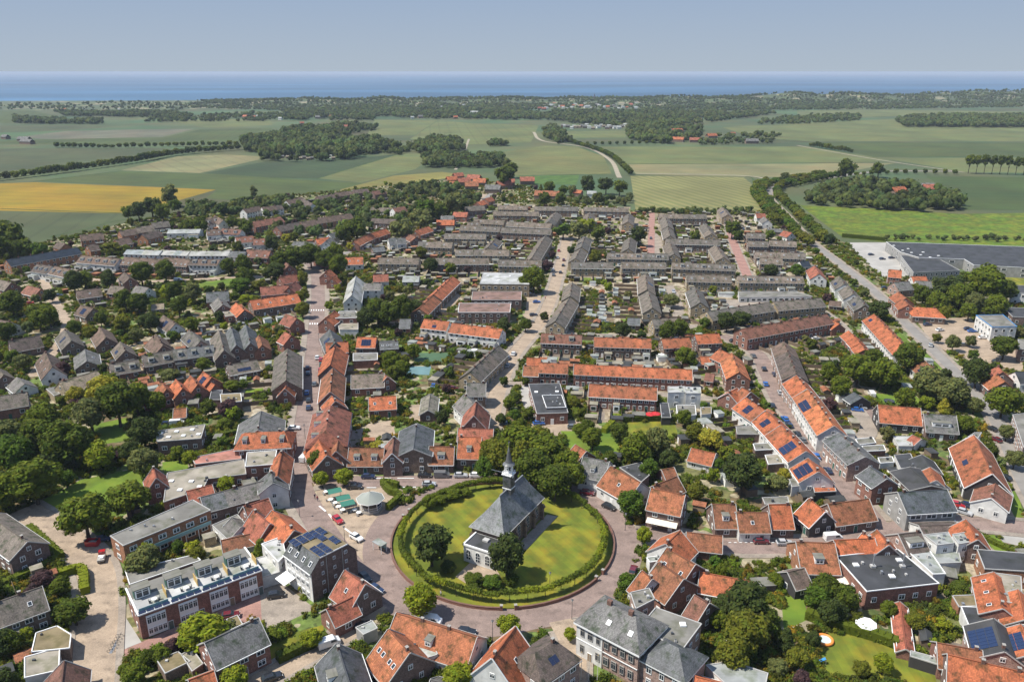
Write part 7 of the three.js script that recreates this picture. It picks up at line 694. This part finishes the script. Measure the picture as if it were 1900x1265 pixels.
// white road markings
const mark = (a, b, w = 0.25, y = 0.29) => { const [x0, z0] = gp(...a), [x1, z1] = gp(...b), L = [[x0, z0], [x1, z1]]; setting(M('road_marking', ribbon(L, -w / 2, w / 2, y), X.white)); };
for (let i = 0; i < 7; i++) mark([575 + i * 4.5, 600], [575 + i * 4.5, 603], 0.5, 0.3); for (let i = 0; i < 7; i++) mark([573 + i * 4.5, 575], [573 + i * 4.5, 577.5], 0.5, 0.3); mark([693, 888.5], [725, 888.5], 0.35); mark([737, 888.5], [768, 888.5], 0.35); mark([680, 906], [698, 906], 0.35); mark([744, 905], [772, 905], 0.35); mark([592, 940], [604, 950], 0.5); mark([610, 955], [618, 965], 0.5); mark([640, 982], [652, 991], 0.5); for (let i = 0; i < 9; i++) mark([1352 + i * 10, 1008], [1357 + i * 10, 1008], 0.25);
// people
{
  const res = 84, mc = new MarchingCubes(res, X.white, false, false, 60000), bones = [[0, 0.92, 0, 0, 1.38, 0, 0.15, 0.17], [-0.14, 1.4, 0, 0.14, 1.4, 0, 0.08, 0.08], [0, 1.42, 0, 0, 1.55, 0.01, 0.055, 0.05], [0, 1.6, 0.01, 0, 1.68, 0.015, 0.095, 0.1], [0, 1.6, 0.1, 0, 1.59, 0.12, 0.015, 0.015], [-0.2, 1.38, 0, -0.25, 1.1, -0.04, 0.055, 0.045], [-0.25, 1.1, -0.04, -0.24, 0.84, 0.08, 0.045, 0.034], [0.2, 1.38, 0, 0.25, 1.1, 0.03, 0.055, 0.045], [0.25, 1.1, 0.03, 0.24, 0.86, 0.16, 0.045, 0.034], [-0.24, 0.84, 0.08, -0.24, 0.75, 0.11, 0.034, 0.022], [0.24, 0.86, 0.16, 0.24, 0.77, 0.2, 0.034, 0.022], [-0.09, 0.9, 0, -0.1, 0.5, 0.12, 0.095, 0.065], [-0.1, 0.5, 0.12, -0.1, 0.09, 0.06, 0.065, 0.04], [-0.1, 0.05, 0.04, -0.1, 0.04, 0.22, 0.05, 0.035], [0.09, 0.9, 0, 0.1, 0.5, -0.04, 0.095, 0.065], [0.1, 0.5, -0.04, 0.1, 0.1, -0.2, 0.065, 0.04], [0.1, 0.05, -0.22, 0.1, 0.04, -0.06, 0.05, 0.035]];
  const hf = res / 2; for (let k = 0; k < res; k++) for (let j = 0; j < res; j++) for (let i = 0; i < res; i++) { const p = [(i - hf) / hf * 0.95, (j - hf) / hf * 0.95 + 0.88, (k - hf) / hf * 0.95]; let d = 1; if (Math.abs(p[0]) < 0.42 && Math.abs(p[2]) < 0.4) for (const [ax, ay, az, bx, by, bz, ra, rb] of bones) { const ab = [bx - ax, by - ay, bz - az], ap = [p[0] - ax, p[1] - ay, p[2] - az], t = Math.max(0, Math.min(1, dot(ap, ab) / dot(ab, ab))), q = Math.hypot(ap[0] - ab[0] * t, ap[1] - ab[1] * t, ap[2] - ab[2] * t) - (ra + (rb - ra) * t), kk = 0.03, h = Math.max(0, Math.min(1, 0.5 + 0.5 * (d - q) / kk)); d = d * (1 - h) + q * h - kk * h * (1 - h); } mc.field[i + j * res + k * res * res] = -d; }
  mc.isolation = 0; mc.update(); const n = mc.count, pos = mc.positionArray.slice(0, n * 3), nor = mc.normalArray.slice(0, n * 3); for (let i = 0; i < n; i++) { pos[i * 3] *= 0.95; pos[i * 3 + 1] = pos[i * 3 + 1] * 0.95 + 0.88; pos[i * 3 + 2] *= 0.95; }
  const body = (shirt, legs) => { const g = new THREE.BufferGeometry(); g.setAttribute('position', new THREE.Float32BufferAttribute(pos, 3)); g.setAttribute('normal', new THREE.Float32BufferAttribute(nor, 3)); const c = []; for (let i = 0; i < n; i++) { const x = Math.abs(pos[i * 3]), y = pos[i * 3 + 1]; c.push(...(y > 1.47 ? [0.5, 0.3, 0.22] : y < 0.08 ? [0.03, 0.03, 0.03] : x > 0.19 && y < 1.12 ? [0.5, 0.3, 0.22] : y > 0.9 ? shirt : legs)); } g.setAttribute('color', new THREE.Float32BufferAttribute(c, 3)); return g; };
  mat('clothed_body', [1, 1, 1], null, 0.9, { vertexColors: true }); const hair = new THREE.SphereGeometry(0.112, 12, 8, 0, 6.2832, 0, 1.7).translate(0, 1.665, -0.012);
  [[584, 926, [0.03, 0.04, 0.1], [0.04, 0.04, 0.05], 'person in dark clothes walking at the edge of the square', 0.6], [589, 930, [0.35, 0.04, 0.05], [0.05, 0.07, 0.14], 'person in a red top walking at the edge of the square', 0.6], [763, 878, [0.04, 0.04, 0.04], [0.04, 0.04, 0.05], 'person in black before the tall gabled shop', 1.5], [818, 1108, [0.5, 0.5, 0.5], [0.05, 0.06, 0.1], 'person in a pale top by the churchyard gate pillars', 2.2], [1012, 556, [0.5, 0.1, 0.1], [0.05, 0.05, 0.06], 'person on the pavement of the beige middle street', 0], [632 - 68, 655, [0.04, 0.05, 0.1], [0.04, 0.04, 0.04], 'person on the pavement of the main street', 0.2]].forEach(([x, y, a, b, label, rot]) => { const [X1, Z1] = gp(x, y), g = G('person', X1, Z1, rot, 0.25); M('body', body(a, b), mats.clothed_body, g); M('hair', hair, mats.bark, g); reg(g, label, 'person', undefined); });
}
// farms and houses far out in the fields: small, so roof and wall only
seed = 2025;
FARH.forEach(([x, y, r, L]) => {
  const [X1, Z1] = gp(x, y), h = Math.min(4.5, 2 + L * 0.2), w = Math.min(10, L * 0.7), g = G('far_house', X1, Z1, rr(-0.5, 0.5)); const white = r === 'w';
  M('wall', new B().box(0, h / 2, 0, L, h, w).geo(), white ? WALL.w : WALL.n, g); M('roof', new B().slab(0.3, [-L / 2 - 0.3, h - 0.2, w / 2 + 0.5], [L / 2 + 0.3, h - 0.2, w / 2 + 0.5], [L / 2 + 0.3, h + w * 0.42, 0], [-L / 2 - 0.3, h + w * 0.42, 0]).slab(0.3, [L / 2 + 0.3, h - 0.2, -w / 2 - 0.5], [-L / 2 - 0.3, h - 0.2, -w / 2 - 0.5], [-L / 2 - 0.3, h + w * 0.42, 0], [L / 2 + 0.3, h + w * 0.42, 0]).geo(), white ? ROOF.fl : ROOF[r], g);
  reg(g, `far ${white ? 'white' : ROOFN[r]} ${L > 17 ? 'farm building' : L < 7 ? 'holiday cabin' : 'house'}`, L < 7 ? 'cabin' : 'house', 'far houses and farms', true);
});
post('church_steeple', [1103, 190], (g) => { M('tower', new B().box(0, 10, 0, 7, 20, 7).geo(), WALL.n, g); M('spire', new THREE.ConeGeometry(4.4, 16, 8).translate(0, 28, 0), ROOF.s, g); }, 'distant dark church steeple above the far village', 'steeple');

// ---------- labels that single things out: each by its look and the nearest landmark ----------
const MARKS = [[940, 960, 'church'], [688, 935, 'bandstand'], [800, 664, 'tennis court'], [930, 545, 'brown-roofed school'], [1018, 740, 'black-roofed hall'], [180, 920, 'park lawn'], [585, 1045, 'white solar-roofed building'], [360, 1100, 'roof-terrace apartments'], [1150, 1150, 'mansion'], [1650, 1060, 'black-roofed workshop'], [1790, 475, 'supermarket hall'], [150, 365, 'yellow field'], [1850, 600, 'blue-edged school block'], [1712, 935, 'dark-roofed corner shop'], [1175, 695, 'very long orange terrace'], [1650, 615, 'orange roadside terrace'], [75, 480, 'blue-black terrace'], [507, 553, 'orange-roofed hall'], [660, 530, 'modern white hall'], [1365, 475, 'pink brick street'], [1455, 600, 'brown-red chimney terrace'], [1668, 778, 'orange barn'], [1690, 372, 'farm in the trees'], [1845, 308, 'bare-stemmed tree row'], [335, 805, 'beige warehouse'], [1440, 548, 'garage row'], [1420, 950, 'three-cottage row'], [145, 705, 'long beige-roofed house'], [300, 225, 'far left woods'], [1100, 200, 'far village'], [1100, 237, 'far holiday park'], [1290, 262, 'far orange farm'], [560, 270, 'far wood'], [880, 345, 'village edge lane'], [600, 780, 'hipped red street block'], [320, 715, 'small orange gabled houses'], [1470, 790, 'diagonal street'], [1590, 1190, 'lower right lawn'], [1380, 870, 'great dark conifer'], [1075, 425, 'silvery green corner trees'], [1245, 550, 'slabbed courtyard'], [790, 400, 'silvery tree belt'], [1840, 850, 'white-edged barn house'], [60, 1090, 'bottom-left hedge'], [1290, 440, 'upper estate court']];
const buckets = {};
for (const o of things) { if (!o.userData.desc) continue; const [a, b] = toPx(o.position.x, 2, o.position.z); let best = null, bd = 1e9; for (const m of MARKS) { const d = Math.hypot(a - m[0], (b - m[1]) * 1.5); if (d < bd) { bd = d; best = m; } } const dx = a - best[0], dy = (b - best[1]) * 1.5, dir = Math.abs(dx) > Math.abs(dy) ? (dx < 0 ? 'left of' : 'right of') : dy < 0 ? 'behind' : 'in front of'; const key = `${o.userData.desc} ${dir} the ${best[2]}`; (buckets[key] ??= []).push([bd, o]); }
function ord(n) { return n + (n % 100 > 10 && n % 100 < 14 ? 'th' : ['th', 'st', 'nd', 'rd'][n % 10] || 'th'); }
for (const k in buckets) { const l = buckets[k].sort((p, q) => p[0] - q[0]); l.forEach(([, o], i) => { o.userData.label = l.length > 1 ? `${k}, ${i ? ord(i + 1) + ' nearest' : 'nearest'}` : k; delete o.userData.desc; }); }
console.log('things', things.length, 'trees', TREES.length, 'bushes', bushes[0].length + bushes[1].length, 'far', far.length, 'sheds', sheds);
renderer.render(scene, camera);
